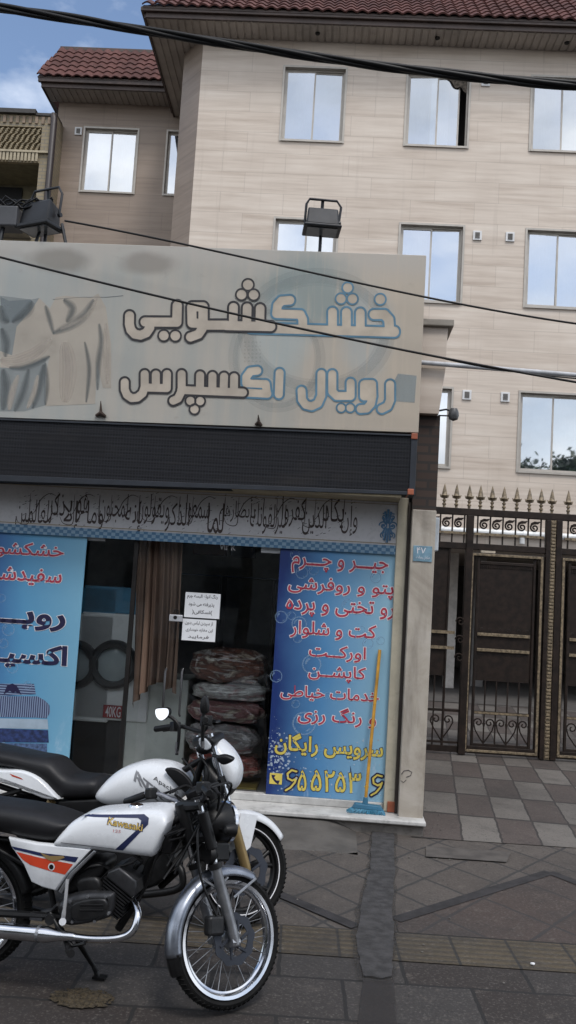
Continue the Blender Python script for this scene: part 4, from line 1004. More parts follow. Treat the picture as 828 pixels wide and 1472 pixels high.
def crom_l(P, k):
    n = len(P); out = []; V2 = [Vector(p) for p in P]
    for i in range(n-1):
        a, b, c_, d = V2[max(i-1, 0)], V2[i], V2[i+1], V2[min(i+2, n-1)]
        for j in range(k): t = j/k; out.append(.5*((2*b)+(-a+c_)*t+(2*a-5*b+4*c_-d)*t*t+(-a+3*b-3*c_+d)*t**3))
    return out+[V2[-1]]
M_INK3 = pm('brown_calligraphy_ink', (.05, .036, .034), .8)
wds = 'وإن يكاد الذين كفروا ليزلقونك بأبصارهم لما سمعوا الذكر ويقولون إنه لمجنون وما هو إلا ذكر للعالمين'.split()
tot = sum(len(w_)+1.2 for w_ in wds); xr = 513.0
for i, w_ in enumerate(wds):
    wd = (len(w_)+1.2)/tot*485; xl = xr-wd; t = (xl-28)/485; ytop = 703+t*9
    lo = i % 2 == 0; h_ = 44
    y0_ = ytop+(15 if lo else 4); write(w_, SHOP, (xl-wd*.12, y0_, xr+wd*.05, y0_+h_), .2236-.0003*(i % 3), M_INK3, ca, bold=.0); xr = xl
sw = MB(); rs = random.Random(14)
for i in range(24):
    t = (i+.5)/24; x = 36+t*468+rs.uniform(-4, 4); y0_ = 704+t*9
    h_ = rs.uniform(30, 44); pts = [(x+1.5, y0_+5), (x, y0_+5+h_*.5), (x-1, y0_+5+h_)]
    if i % 3 == 0: pts += [(x-6, y0_+10+h_), (x-16, y0_+7+h_), (x-20, y0_+h_-2)]
    if i % 3 == 1: pts = [(x+14, y0_+8), (x+4, y0_+5), (x-8, y0_+14), (x-16, y0_+30), (x-22, y0_+36)]
    P = crom_l([S(*p, .2222) for p in pts], 4); k_ = len(P); sw.tube([(p[0], .2222-.00002*i, p[1]) for p in P], [.001+.003*math.sin(math.pi*(j+1)/(k_+1)) for j in range(k_)], 5, flat=.15)
part(sw, 'calligraphy_swashes', M_INK3, ca)
tk = MB(); rr = random.Random(8)
for i in range(260):
    t = rr.random(); x = 28+t*484; yb = 703+t*9; y = yb+rr.uniform(2, 60)
    c_ = S(x, y, .2228); a = rr.uniform(.3, 1.2); l_ = rr.uniform(.006, .016); w_ = .0022
    dx, dz = l_*math.cos(a), l_*math.sin(a)*.6; off = -.0001*(i % 7)
    tk.add([(c_[0]-dx, .2228+off, c_[1]-dz-w_), (c_[0]+dx, .2228+off, c_[1]+dz-w_), (c_[0]+dx, .2228+off, c_[1]+dz+w_), (c_[0]-dx, .2228+off, c_[1]-dz+w_)], [(0, 1, 2, 3)])
part(tk, 'vowel_marks', M_INK2, ca, fix=False)
fl = MB(); cc_ = S(557, 756, .222)
def arabesque(mb, cx, cz, r, s):
    mb.tube(spiral(cx+s*r*.45, cz, r*.45, 1.4, 0, s, 22, .2215), .006, 5); mb.tube(spiral(cx+s*r*.4, cz+r*.9, r*.35, 1.3, 1, s, 20, .2215), .005, 5); mb.tube(spiral(cx+s*r*.4, cz-r*.9, r*.35, 1.3, -1, s, 20, .2215), .005, 5)
for s in (-1, 1): arabesque(fl, cc_[0]+.005, cc_[1], .085, s)
for k in range(12):
    a = k*math.pi/6; fl.tube([(cc_[0]+.02*math.cos(a), .2215, cc_[1]+.02*math.sin(a)), (cc_[0]+.05*math.cos(a), .2215, cc_[1]+.14*math.sin(a))], [.006, .011], 5)
part(fl, 'blue_ornament', pm('blue_ornament_print', (.07, .16, .27), .6), ca)

# --- printed posters on the glass
def m_poster(name, x0, x1, dark, mid, light):
    b = NB(name); x, y, z = b.sep()
    t = b.math('ADD', x, b.math('MULTIPLY', b.math('SUBTRACT', b.noise(1.4, 4), .5), .35))
    nrm = b.math('DIVIDE', b.math('SUBTRACT', t, x0), x1-x0)
    c = b.ramp(nrm, [(.02, dark), (.42, mid), (1.0, light)])
    wsp = b.noise(4, 7, .7, sc=(1, 1, .8), dist=1.2); lowz = b.sstep(z, .75, .1)
    c = b.mix(b.math('MULTIPLY', b.sstep(wsp, .55, .72), b.math('MULTIPLY', lowz, .5)), c, (.45, .55, .65))
    return b.done(c, .45)
M_RED = pm('red_print', (.40, .035, .065), .5, var=.05); M_WPR = pm('white_print', (.72, .70, .73), .5, var=.04); M_YEL = pm('yellow_print', (.62, .50, .10), .5, var=.06); M_NAVY = pm('navy_print', (.012, .010, .05), .5)
po = thing('service_poster', SHOP, (-.68, .25, .19), 'blue bubble poster with red and yellow Persian lettering between glass door and marble pillar', 'poster')
pa = S(408, 789, .25); pb = S(378, 1150, .25); pcn = S(572, 797, .25)
m = MB(); m.box(-1.175, -.2055, .25, .262, .187, 2.222); part(m, 'printed_sheet', m_poster('blue_poster_print', -.48, .46, (.008, .028, .14), (.075, .225, .43), (.25, .44, .57)), po)
def bubbles(parent, items, y, fr=SHOP):
    mb = MB(); n = 26
    for q, (cx, cy, r) in enumerate(items):
        for (ra, rb, a0, a1, k) in ((r, r*.86, 0, 6.2832, n), (r*.7, r*.5, 1.9, 3.1, 6), (r*.72, r*.6, 5.0, 5.6, 4)):
            for i in range(k):
                a = a0+(a1-a0)*i/k; b2 = a0+(a1-a0)*(i+1)/k
                pts = [(cx+ra*math.cos(a), cy-ra*math.sin(a)), (cx+ra*math.cos(b2), cy-ra*math.sin(b2)), (cx+rb*math.cos(b2), cy-rb*math.sin(b2)), (cx+rb*math.cos(a), cy-rb*math.sin(a))]
                yy_ = y-.0001*q; mb.face([(fr.at(*p, yy_)[0], yy_, fr.at(*p, yy_)[1]) for p in pts])
    b = bpy.data.materials.get('bubble_print') or soft('bubble_print', (.30, .46, .65), .42, 12)
    part(mb, 'bubble_print', b, parent, fix=False)
bubbles(po, [(434, 823, 9), (451, 820, 7), (424, 797, 7), (404, 887, 9), (419, 885, 6), (430, 897, 11), (428, 917, 7), (448, 955, 14), (397, 972, 9), (529, 925, 8), (547, 921, 6), (500, 870, 9), (437, 1040, 17), (425, 1012, 6), (470, 1000, 5), (520, 905, 5), (462, 1075, 5), (410, 1080, 4), (540, 830, 8)], .2492)
sp = MB(); rr = random.Random(12)
for i in range(240):
    t = rr.random()
    if i < 130: x = rr.gauss(400, 12); y = rr.gauss(1085, 22)
    else: x = rr.uniform(388, 560); y = rr.gauss(1105, 28)
    r = abs(rr.gauss(0, 1.0))+.4
    if not (386 < x < 563 and 1030 < y < 1146): continue
    c_ = S(x, y, .2488); yy_ = .2488-.00001*i; rw = r*.0055
    sp.add([(c_[0]+rw*math.cos(a)*rr.uniform(.6, 1.3), yy_, c_[1]+rw*math.sin(a)*rr.uniform(.5, 1.2)) for a in (0, 1.05, 2.09, 3.14, 4.19, 5.24)], [list(range(6))])
part(sp, 'splash_print', soft('splash_print', (.55, .66, .78), .6, 9), po, fix=False)
lines = [('جیـــر و چـــرم', (419, 803, 558, 827)), ('پتو و روفرشی', (414, 832, 566, 858)), ('رو تختی و پرده', (411, 862, 567, 889)), ('کت و شلوار', (417, 895, 541, 920)), ('اورکــت', (444, 928, 526, 951)), ('کاپشــن', (443, 957, 526, 981)), ('خدمات خیاطی', (403, 988, 545, 1010)), ('و رنگ رزی', (428, 1017, 541, 1044))]
for t, bx in lines: write(t, SHOP, bx, .2465, M_RED, po, bold=.012, outline=.036, omat=M_WPR)
write('سرویس رایگان', SHOP, (395, 1057, 551, 1090), .2465, M_YEL, po, bold=.022, outline=.03, omat=M_NAVY)
six = lambda ox, oy: [([(ox+20, oy+2), (ox+12, oy), (ox+5, oy+5), (ox+6, oy+12), (ox+13, oy+15), (ox+20, oy+12)], 2.4), ([(ox+20, oy+11), (ox+17, oy+18), (ox+10, oy+25), (ox+2, oy+29)], 2.4)]
for ox, oy in ((409, 1107), (532, 1114)):
    sc_x = .86
    cp_ = [[([(ox+(p[0]-ox)*sc_x, p[1]) for p in pl_], r) for pl_, r in six(ox, oy)]]
    o_, f_ = sdf_mesh([cp_[0]], [], 1.0, True, SHOP, .2462, .5); part(o_, 'lettering_outline', M_NAVY, po, fix=False); part(f_, 'lettering', M_YEL, po, fix=False)
z_ = S(527, 1131, .2465); m = MB(); m.face([(z_[0], .2465, z_[1]-.028), (z_[0]+.02, .2465, z_[1]), (z_[0], .2465, z_[1]+.028), (z_[0]-.02, .2465, z_[1])]); part(m, 'lettering', M_YEL, po, fix=False)
for t, bx in (('۵', (428, 1107, 441, 1137)), ('۵۲', (447, 1107, 481, 1138)), ('۵۳', (482, 1108, 519, 1140))): write(t, SHOP, bx, .2465, M_YEL, po, bold=.012, outline=.022, omat=M_NAVY, arabic=False)
ic = MB(); i0_ = S(388, 1111, .2468); i1_ = S(405, 1128, .2468); ic.pillow([(i0_[0], i0_[1]), (i1_[0], i0_[1]), (i1_[0], i1_[1]), (i0_[0], i1_[1])], .2462, .2492, .0012); part(ic, 'phone_icon', M_YEL, po)
ph = MB(); ph.tube([(S(x, y, .2455)[0], .2455, S(x, y, .2455)[1]) for x, y in ((393, 1114), (392.5, 1118), (396, 1123), (401, 1125))], [.018, .009, .009, .018], 7, flat=.1); part(ph, 'phone_symbol', M_NAVY, po)

pl = thing('name_poster', SHOP, (-3.8, .25, .19), 'pale blue poster with navy lettering and printed folded shirts left of the shop door', 'poster')
m = MB(); m.box(-4.82, -2.845, .25, .262, .187, 2.222); part(m, 'printed_sheet', m_poster('pale_blue_poster_print', .1, 1.0, (.025, .09, .28), (.085, .275, .47), (.18, .39, .53)), pl)
bubbles(pl, [(12, 905, 9), (5, 925, 7), (18, 960, 8), (2, 860, 6), (40, 985, 6)], .2492)
LB = SHOP
write('خشکشویی', LB, (-36, 779, 92, 803), .2465, M_RED, pl, bold=.016, outline=.032, omat=M_WPR)
write('سفیدشویی', LB, (-44, 815, 89, 841), .2465, M_RED, pl, bold=.016, outline=.032, omat=M_WPR)
write('رویــــــال', LB, (-110, 864, 95, 903), .2465, M_NAVY, pl, bold=.035, outline=.02, omat=M_WPR)
write('اکسپـــرس', LB, (-110, 922, 97, 962), .2465, M_NAVY, pl, bold=.035, outline=.02, omat=M_WPR)
def m_stripe(name, a, c, k, ax=0):
    b = NB(name); s = b.sep(); v = b.math('SINE', b.math('MULTIPLY', b.math('ADD', s[ax], b.math('MULTIPLY', b.noise(3, 2), .02)), k)); return b.done(b.mix(b.sstep(v, -.2, .2), a, c), .6)
M_STR = m_stripe('striped_shirt_print', (.02, .03, .09), (.20, .26, .38), 330); M_STR2 = m_stripe('striped_collar_print', (.02, .03, .09), (.20, .27, .40), 300, 2)
M_NV = pm('navy_cloth_print', (.018, .035, .12), .6, var=.4, scale=25); M_GR = pm('grey_cloth_print', (.30, .38, .46), .6); M_JE = pm('jeans_print', (.06, .10, .20), .6, var=.4, scale=40)
LZ = lambda *pts: [(x/3.877, 740+y/3.877) for x, y in pts]
for nm, pts, mt, yy_ in (('folded_shirt_print', ((-200, 940), (190, 942), (200, 1000), (0, 1010), (-200, 1010)), M_STR2, .2490), ('folded_shirt_print', ((-200, 1010), (210, 1012), (250, 1035), (275, 1060), (280, 1100), (260, 1135), (200, 1130), (-200, 1125)), M_STR, .2486),
    ('folded_shirt_print', ((-200, 1130), (265, 1140), (270, 1195), (-200, 1185)), M_GR, .2482), ('folded_shirt_print', ((-200, 1185), (268, 1200), (272, 1270), (-200, 1265)), M_NV, .2478), ('folded_shirt_print', ((-200, 1270), (262, 1275), (262, 1335), (-200, 1330)), M_JE, .2474)):
    px_poly(SHOP, LZ(*pts), yy_, nm, mt, pl)
px_poly(SHOP, LZ((20, 1000), (40, 950), (70, 940), (95, 955), (120, 1003), (85, 985), (72, 995), (55, 980)), .2470, 'collar_print', M_NAVY, pl)

# --- things on and behind the glass
def notice(name, bx, lab, y=.297):
    p = S(bx[0], bx[1], y); q = S(bx[2], bx[3], y); m = MB(); m.box(p[0], q[0], y-.001, y, q[1], p[1])
    return thing(name, SHOP, ((p[0]+q[0])/2, y, q[1]), lab, 'notice'), m
M_PAPER = pm('white_paper', (.74, .75, .77), .7, var=.03)
n1, m = notice('paper_notice', (267, 851, 315, 890), 'upper white paper notice with Persian lettering taped on the shop glass', .296); part(m, 'sheet', M_PAPER, n1)
for i, (t, bx) in enumerate((('رنگ انواع البسه چرم', (269, 854, 313, 862)), ('پذیرفته می شود', (271, 866, 308, 873)), ('(نسکافی)', (276, 877, 305, 884)))): write(t, SHOP, bx, .2945, M_INK2, n1, bold=.02)
n2_, m = notice('paper_notice', (263, 889, 309, 923), 'lower white paper notice overlapping the one above on the shop glass', .298); part(m, 'sheet', M_PAPER, n2_)
for t, bx in (('از سپردن لباس بدون', (266, 893, 306, 900)), ('این مغازه خودداری', (267, 903, 306, 909)), ('فرمایید', (270, 913, 300, 919))): write(t, SHOP, bx, .2965, M_INK2, n2_, bold=.015)
ns = thing('glass_sticker', SHOP, (S(327, 788, .297)[0], .297, S(327, 792, .297)[1]), 'tiny white number sticker high on the shop glass', 'sticker'); write('۷۱۲ K', SHOP, (316, 783, 339, 791), .297, M_WPR, ns, bold=.02, arabic=False)
lk = thing('door_lock', SHOP, (S(253, 890, .29)[0], .29, S(253, 895, .29)[1]), 'small white door lock on the glass beside the brown curtain', 'lock')
p = S(244, 881, .285); q = S(262, 896, .285); m = MB(); m.box(p[0], q[0], .27, .315, q[1]+.012, p[1]-.012); part(m, 'lock_body', pm('pale_metal', (.5, .51, .53), .35, metal=.3), lk, bevel=.006)
m = MB(); c_ = S(253, 879, .285); m.tube([(c_[0]-.018, .29, c_[1]-.02), (c_[0]-.016, .29, c_[1]+.012), (c_[0]+.016, .29, c_[1]+.012), (c_[0]+.018, .29, c_[1]-.02)], .005, 6); m.lathe([(0, .268), (.016, .268), (.016, .2695)], (c_[0], 0, c_[1]-.05), 14, 'y'); part(m, 'shackle', pm('dark_metal', (.03, .028, .027), .4, metal=.6), lk)
# brown curtain
cu = MB(); ct = S(228, 775, .42)
def curtain(a, b_):
    x = 196+(262-196)*a; ytop = 775+a*4
    sm_ = 1/(1+math.exp(-(a-.66)*26)); ybot = (1018-a*62)*(1-sm_)+(985+(a-.66)*30)*sm_ + 2*math.sin(a*34)
    k = b_; px_ = x - 9*k + 1.5*math.sin(a*7+b_*2) - 3*k*k*math.sin(a*3.1)
    p_ = S(px_, ytop+(ybot-ytop)*k, .45); ph_ = a*36+.9*math.sin(b_*2.4+a*5); fold = .05*(math.sin(ph_)+.35*math.sin(2.3*ph_+1))*(.45+.55*k)
    return (p_[0]+.012*math.cos(ph_)*k, .45+fold, p_[1])
cu.grid(curtain, 130, 24)
single(cu, 'curtain', pm('brown_curtain', (.23, .15, .11), .9, var=.06, scale=2), SHOP, (ct[0], .45, S(228, 1000, .45)[1]), 'pleated brown curtain hanging behind the glass door', 'curtain', smooth=180, fix=False)
ctn = MB(); a = S(186, 972, .75); b2 = S(262, 1112, .75); ctn.box(a[0], b2[0], .75, 1.3, .14, a[1]); ct_ = single(ctn, 'counter', pm('grey_green_board', (.60, .63, .60), .6, var=.05, dirt=.1), SHOP, ((a[0]+b2[0])/2, 1, .14), 'plain grey green counter front behind the glass door', 'counter', bevel=.01)
def washer(cx, lab):
    y0 = .72
    u, zc = S(cx, 955, y0); zt = S(cx, 882, y0)[1]; w_ = .33
    t = thing('washing_machine', SHOP, (u, y0+.3, .14), lab, 'washer')
    zb_ = S(cx, 1036, y0)[1]
    m = MB(); m.box(u-w_, u+w_, y0, y0+.8, zb_, zt); part(m, 'cabinet', pm('pale_grey_enamel', (.72, .74, .74), .4, var=.05, dirt=.1), t, bevel=.015)
    m = MB(); m.box(u-w_, u+w_, y0+.02, y0+.8, zt+.002, zt+.24); part(m, 'control_panel', pm('blue_panel', (.06, .22, .36), .4), t, bevel=.01)
    m = MB(); m.box(u-w_+.01, u+w_-.01, y0+.05, y0+.8, .14, zb_-.002); part(m, 'base', pm('dark_base', (.03, .03, .032), .5), t)
    m = MB(); m.lathe([(.15, y0-.01), (.155, y0-.07), (.19, y0-.075), (.215, y0-.05), (.22, y0+.0)], (u, 0, zc), 40, 'y'); d = part(m, 'door_ring', pm('dark_rubber_ring', (.03, .032, .034), .35), t, smooth=40)
    m = MB(); m.lathe([(0, y0-.03), (.08, y0-.028), (.15, y0-.012)], (u, 0, zc), 32, 'y'); part(m, 'door_glass', pm('grey_door_glass', (.34, .39, .40), .12, var=.05), d, smooth=60)
    return t, u, y0
w_r = washer(164, 'pale washing machine with round door and red weight plate behind the shop glass')
w_l = washer(108, 'second washing machine half hidden behind the pale blue poster')
lp = MB(); p = S(149, 1013, 0.71); q = S(175, 1033, .71); lp.box(p[0], q[0], .705, .718, q[1], p[1]); lo = part(lp, 'weight_plate', pm('red_plate', (.28, .03, .035), .5), w_r[0])
write('40KG', SHOP, (151.5, 1015.5, 173.5, 1031), .7035, M_WPR, w_r[0], bold=.01, arabic=False)
# shelf lines and machine silhouettes further in
def inner(px0, py0, px1, py1, y, dep, name, mat, lab, cat):
    a = S(px0, py0, y); b2 = S(px1, py1, y); m = MB(); m.box(a[0], b2[0], y, y+dep, b2[1], a[1]); return m, a, b2
m, a, b2 = inner(205, 822, 398, 832, 1.7, .45, '', None, '', ''); sh = thing('wall_shelf', SHOP, ((a[0]+b2[0])/2, 1.9, b2[1]), 'dark blue shelf across the dim back of the shop', 'shelf'); part(m, 'board', pm('blue_board', (.03, .06, .14), .6), sh)
m = MB(); 
for k in range(3): u = a[0]+.25+k*.55; m.box(u-.02, u+.02, 1.75, 2.1, .14, b2[1]-.001)
part(m, 'uprights', pm('dark_metal', (.03, .028, .027), .4, metal=.6), sh)
bxs = [(278, 796, 322, 821, (.10, .03, .025), 'red cardboard box on the blue shelf, the left one'), (332, 800, 364, 823, (.05, .07, .11), 'blue grey box on the blue shelf, the right one')]
for (x0, y0, x1, y1, c, lab) in bxs:
    a = S(x0, y0, 1.8); b2 = S(x1, y1, 1.8); m = MB(); m.box(a[0], b2[0], 1.75, 2.0, sh.location.z+S(300, 822, 1.8)[1]*0+BASE[sh.name].z+ (S(300, 822, 1.7)[1]-S(300, 832, 1.7)[1])+.001, a[1]); single(m, 'cardboard_box', pm(lab.split()[0]+'_carton', c, .7), SHOP, ((a[0]+b2[0])/2, 1.85, b2[1]), lab, 'box', bevel=.008)

def m_bag(name, c1, c2, c3, sc=9):
    b = NB(name); n = b.noise(sc*.55, 4, .55, dist=1.2, sc=(1, 1, 2)); n2 = b.noise(sc*1.5, 4, .6, sc=(1, 1, 3), dist=1.0); vor = b.new('ShaderNodeTexVoronoi'); vor.inputs['Scale'].default_value = sc*1.4; b.l.new(b.obj, vor.inputs['Vector'])
    mot = b.new('ShaderNodeTexVoronoi'); mot.inputs['Scale'].default_value = 16; b.l.new(b.obj, mot.inputs['Vector']); c = b.ramp(n, [(.35, c1), (.52, c2), (.66, c3)]); gl = b.noise(3.2, 5, .6, sc=(1, 1, 5), dist=1.6); c = b.mix(b.math('MULTIPLY', b.sstep(gl, .53, .62), .7), c, (.78, .77, .75))  # whitish streaks: glints on the plastic painted into the colour
    b.bump(b.math('ADD', n2, b.math('MULTIPLY', vor.outputs['Distance'], .25)), 1.0, .06); return b.done(c, .3, coat=1.0)
def bag(bx, cols, lab, y=.5, dep=.42, seed=1):
    a = S(bx[0], bx[1], y); b2 = S(bx[2], bx[3], y); u0, u1, z0, z1 = a[0], b2[0], b2[1], a[1]
    rr = random.Random(seed); ph = [rr.uniform(0, 6) for _ in range(6)]
    mb = MB()
    def f(a_, b_):
        th = a_*2*math.pi; phi = (b_-.5)*math.pi
        sx = math.copysign(abs(math.cos(th))**.45, math.cos(th)); sy = math.copysign(abs(math.sin(th))**.45, math.sin(th)); cz = math.copysign(abs(math.sin(phi))**.6, math.sin(phi)); rr_ = abs(math.cos(phi))**.4
        wr = 1+.04*math.sin(th*5+ph[0]+3*phi)+.025*math.sin(th*13+ph[1]+5*phi)+.035*math.sin(phi*8+ph[2]+2*math.sin(th*3))-.05*abs(math.sin(phi*2.5+.3*math.sin(th*2)))
        return ((u0+u1)/2+(u1-u0)/2*sx*rr_*wr, y+dep/2+dep/2*sy*rr_*wr, (z0+z1)/2+(z1-z0)/2*cz*(1+.05*math.sin(th*7+ph[3])+.08*math.sin(sx*4+ph[4])))
    mb.grid(f, 64, 26, wrap_u=True)
    return single(mb, 'blanket_bag', m_bag('bagged_blanket_'+str(seed), *cols), SHOP, ((u0+u1)/2, y+dep/2, z0), lab, 'bag', group='blankets stacked in clear bags', smooth=180)
BR, CRM, MAU, WHT, GRY, RD = (.30, .12, .075), (.72, .64, .52), (.40, .19, .19), (.85, .85, .83), (.50, .47, .48), (.50, .11, .09)
bag((272, 932, 378, 986), (BR, (.10, .035, .025), CRM), 'brown and cream blanket in clear plastic on top of the stack', .5, .4, 1)
bag((274, 981, 384, 1012), (WHT, (.42, .41, .40), MAU), 'whitish blanket in clear plastic, second from the top of the stack', .52, .4, 2)
bag((268, 1007, 376, 1044), (MAU, (.22, .10, .10), CRM), 'dull mauve patterned blanket in the middle of the stack', .5, .42, 3)
bag((266, 1040, 368, 1090), (GRY, (.30, .29, .30), MAU), 'grey lilac blanket in wrinkled plastic below the mauve one', .52, .42, 4)
bag((268, 1086, 372, 1122), ((.25, .15, .13), RD, CRM), 'red and pink blanket near the bottom of the stack', .5, .4, 5)
# stool under the stack
st_ = thing('stool', SHOP, (S(330, 1140, .7)[0], .7, .14), 'low yellow wooden stool under the stack of bagged blankets', 'stool')
M_STL = pm('yellow_wood', (.36, .26, .05), .6, var=.2)
zt_ = S(330, 1123, .7)[1]; ua, ub = S(272, 1130, .7)[0], S(371, 1130, .7)[0]
m = MB(); m.box(ua, ub, .5, .94, zt_-.04, zt_); part(m, 'seat', M_STL, st_, bevel=.006)
for (u, y) in ((ua+.03, .53), (ub-.03, .53), (ua+.03, .91), (ub-.03, .91)): m = MB(); m.box(u-.025, u+.025, y-.025, y+.025, .14, zt_-.041); part(m, 'leg', M_STL, st_, bevel=.004)

# broom leaning by the poster
brm = thing('broom', SHOP, (S(526, 1165, .12)[0], .12, .125), 'blue broom with yellow handle leaning on the blue poster', 'broom')
tp_ = S(546, 934, .222); bt = S(525, 1155, .12); m = MB(); m.tube([(tp_[0], .222, tp_[1]), (bt[0], .12, bt[1])], .0135, 10); part(m, 'handle', pm('yellow_handle', (.52, .27, .035), .45, var=.2, scale=10), brm, smooth=50)
hl = S(501, 1160, .1)[0]; hr = S(553, 1160, .1)[0]
m = MB(); m.add([(hl+.05, .09, bt[1]+.0), (hr-.03, .09, bt[1]-.01), (hr-.03, .15, bt[1]-.01), (hl+.05, .15, bt[1]), (hl+.03, .085, bt[1]-.035), (hr-.01, .085, bt[1]-.04), (hr-.01, .155, bt[1]-.04), (hl+.03, .155, bt[1]-.035)], [(0,1,2,3),(7,6,5,4),(0,4,5,1),(1,5,6,2),(2,6,7,3),(3,7,4,0)]); m.tube([(bt[0], .12, bt[1]+.05), (bt[0], .12, bt[1]-.01)], [.018, .024], 10); part(m, 'head', pm('blue_broom_plastic', (.03, .13, .22), .5), brm, bevel=.004)
m = MB(); rr = random.Random(2); nb_ = 46
for r in range(4):
    for i in range(nb_):
        t = i/(nb_-1); x0 = hl+.035+(hr-hl-.05)*t; x1 = hl-.01+(hr-hl+.02)*t+rr.uniform(-.006, .006); y0 = .092+.018*r; y1 = .075+.028*r+rr.uniform(-.006, .006)
        m.tube([(x0, y0, bt[1]-.038), (x1, y1, .1265)], [.004, .003], 4)
part(m, 'bristles', pm('blue_bristle', (.035, .17, .27), .6, var=.3, scale=60), brm)
# address plate
ap = thing('address_plate', SHOP, (S(607, 796, .075)[0], .075, S(607, 808, .075)[1]), 'small blue enamel address plate on the marble pillar', 'sign')
p = S(594.5, 784, .075); q = S(620.5, 808, .075); m = MB(); m.pillow([(p[0], q[1]), (q[0], q[1]), (q[0], p[1]), (p[0], p[1])], .072, .079, .002, 2); part(m, 'plate', pm('blue_enamel', (.17, .29, .37), .35, var=.2, scale=12), ap)
write('۴۷', SHOP, (599, 787, 612, 796), .0705, M_WPR, ap, bold=.0, arabic=False); write('خیابان رسالت', SHOP, (598, 799, 618, 804), .0705, M_WPR, ap)
# meter box on the pillar's side
mbx = MB(); p = S(630, 742, .36); q = S(638, 798, .36); mbx.box(.104, .145, .2, .42, 2.27, 2.55); single(mbx, 'meter_box', pm('pale_blue_box', (.45, .49, .53), .5), SHOP, (.12, .3, 2.27), 'pale grey meter box fixed beside the marble pillar top', 'box', bevel=.008)

# floodlights on the sign
M_FL = pm('black_lamp_metal', (.012, .0135, .017), .45, metal=.3, var=.3)
def floodlight(lab, bx, rot, scale=1.0, pole=True):
    c_ = S((bx[0]+bx[2])/2, (bx[1]+bx[3])/2, -.05); wd = (S(bx[2], bx[1], -.05)[0]-S(bx[0], bx[1], -.05)[0])/2*scale; h = (S(bx[0], bx[1], -.05)[1]-S(bx[0], bx[3], -.05)[1])*scale
    t = thing('floodlight', SHOP, (c_[0], -.05, c_[1]), lab, 'floodlight', 'floodlights above the shop sign')
    M = Matrix.Translation((c_[0], -.05, c_[1])) @ Matrix.Rotation(rot, 4, 'Z')
    m = MB(); y0 = -.07
    m.add([(-wd*.92, y0, h*.42), (wd*.92, y0, h*.42), (wd*.7, .1, h*.30), (-wd*.7, .1, h*.30), (-wd, y0-.03, -h*.36), (wd, y0-.03, -h*.36), (wd*.8, .1, -h*.36), (-wd*.8, .1, -h*.36)], [(0,1,2,3),(7,6,5,4),(0,4,5,1),(1,5,6,2),(2,6,7,3),(3,7,4,0)]).xf(M); b_ = part(m, 'housing', M_FL, t, bevel=.015)
    m = MB(); m.box(-wd*1.12, wd*1.12, y0-.06, .11, -h*.5, -h*.365).xf(M); part(m, 'front_rim', M_FL, t, bevel=.01)
    m = MB(); m.box(-wd*.9, wd*.9, y0-.03, .08, -h*.53, -h*.505).xf(M); part(m, 'lamp_glass', pm('grey_lamp_glass', (.12, .13, .14), .15), t)
    m = MB(); yk = .03
    m.tube([(-wd*1.02, yk, -.01), (-wd*.98, yk, h*.75), (-wd*.8, yk, h*.98), (wd*.85, yk, h*.98), (wd*1.12, yk, h*.72), (wd*1.02, yk, -.01)], .011, 8).xf(M); part(m, 'yoke', M_FL, t, smooth=50)
    if pole:
        m = MB(); m.tube([(0, .05, h*.98), (0, .07, h*.4), (.0, .06, -(c_[1]-4.672)-.03)], .014, 8).xf(M); part(m, 'pole', M_FL, t, smooth=50)
    k = MB(); k.tube([(wd*1.0, yk, 0), (wd*1.16, yk, 0)], .02, 8).xf(M); part(k, 'knob', M_FL, t)
    return t, c_
floodlight('black floodlight on a short pole at the middle of the sign top', (439, 301, 487, 334), .12)
f2, c2 = floodlight('black floodlight leaning among loose cables at the left end of the sign top', (36, 292, 84, 330), -.4, 1.1)
m = MB(); p = S(89, 322, -.05); q = S(98, 345, -.05); m.tube([(p[0], -.05, p[1]), (q[0], -.08, 4.66)], .014, 7); p = S(58, 322, -.05); m.tube([(p[0], -.02, p[1]), (p[0]-.02, -.08, 4.66)], .014, 7); part(m, 'bracket', M_FL, f2)
m = MB(); p = S(-14, 300, -.04); q = S(28, 330, -.04); m.box(p[0], q[0], -.12, .06, q[1], p[1]); jb2 = single(m, 'junction_box', pm('dark_grey_box', (.05, .052, .058), .5, dirt=.2), SHOP, ((p[0]+q[0])/2, -.04, q[1]), 'dark grey box beside the left floodlight at the photo edge', 'box', bevel=.012)
m = MB(); m.tube([((p[0]+q[0])/2, -.06, q[1]-.001), ((p[0]+q[0])/2, -.09, 4.66)], .018, 7); o = part(m, 'bracket', M_FL, jb2)
cb = MB(); rr = random.Random(6)
for k in range(7):
    P = []
    for i in range(9):
        x = -12+i*11; y = 294+8*math.sin(i*1.3+k*1.7)+rr.uniform(-3, 3); c_ = S(x, min(y, 300), -.08); P.append((c_[0], -.08+rr.uniform(-.03, .03), c_[1]))
    cb.tube(P, .008, 6)
single(cb, 'cable_tangle', M_BLACK, SHOP, (S(30, 300, -.08)[0], -.08, S(30, 300, -.08)[1]), 'tangle of black cables lying over the left floodlight', 'cable', smooth=60)

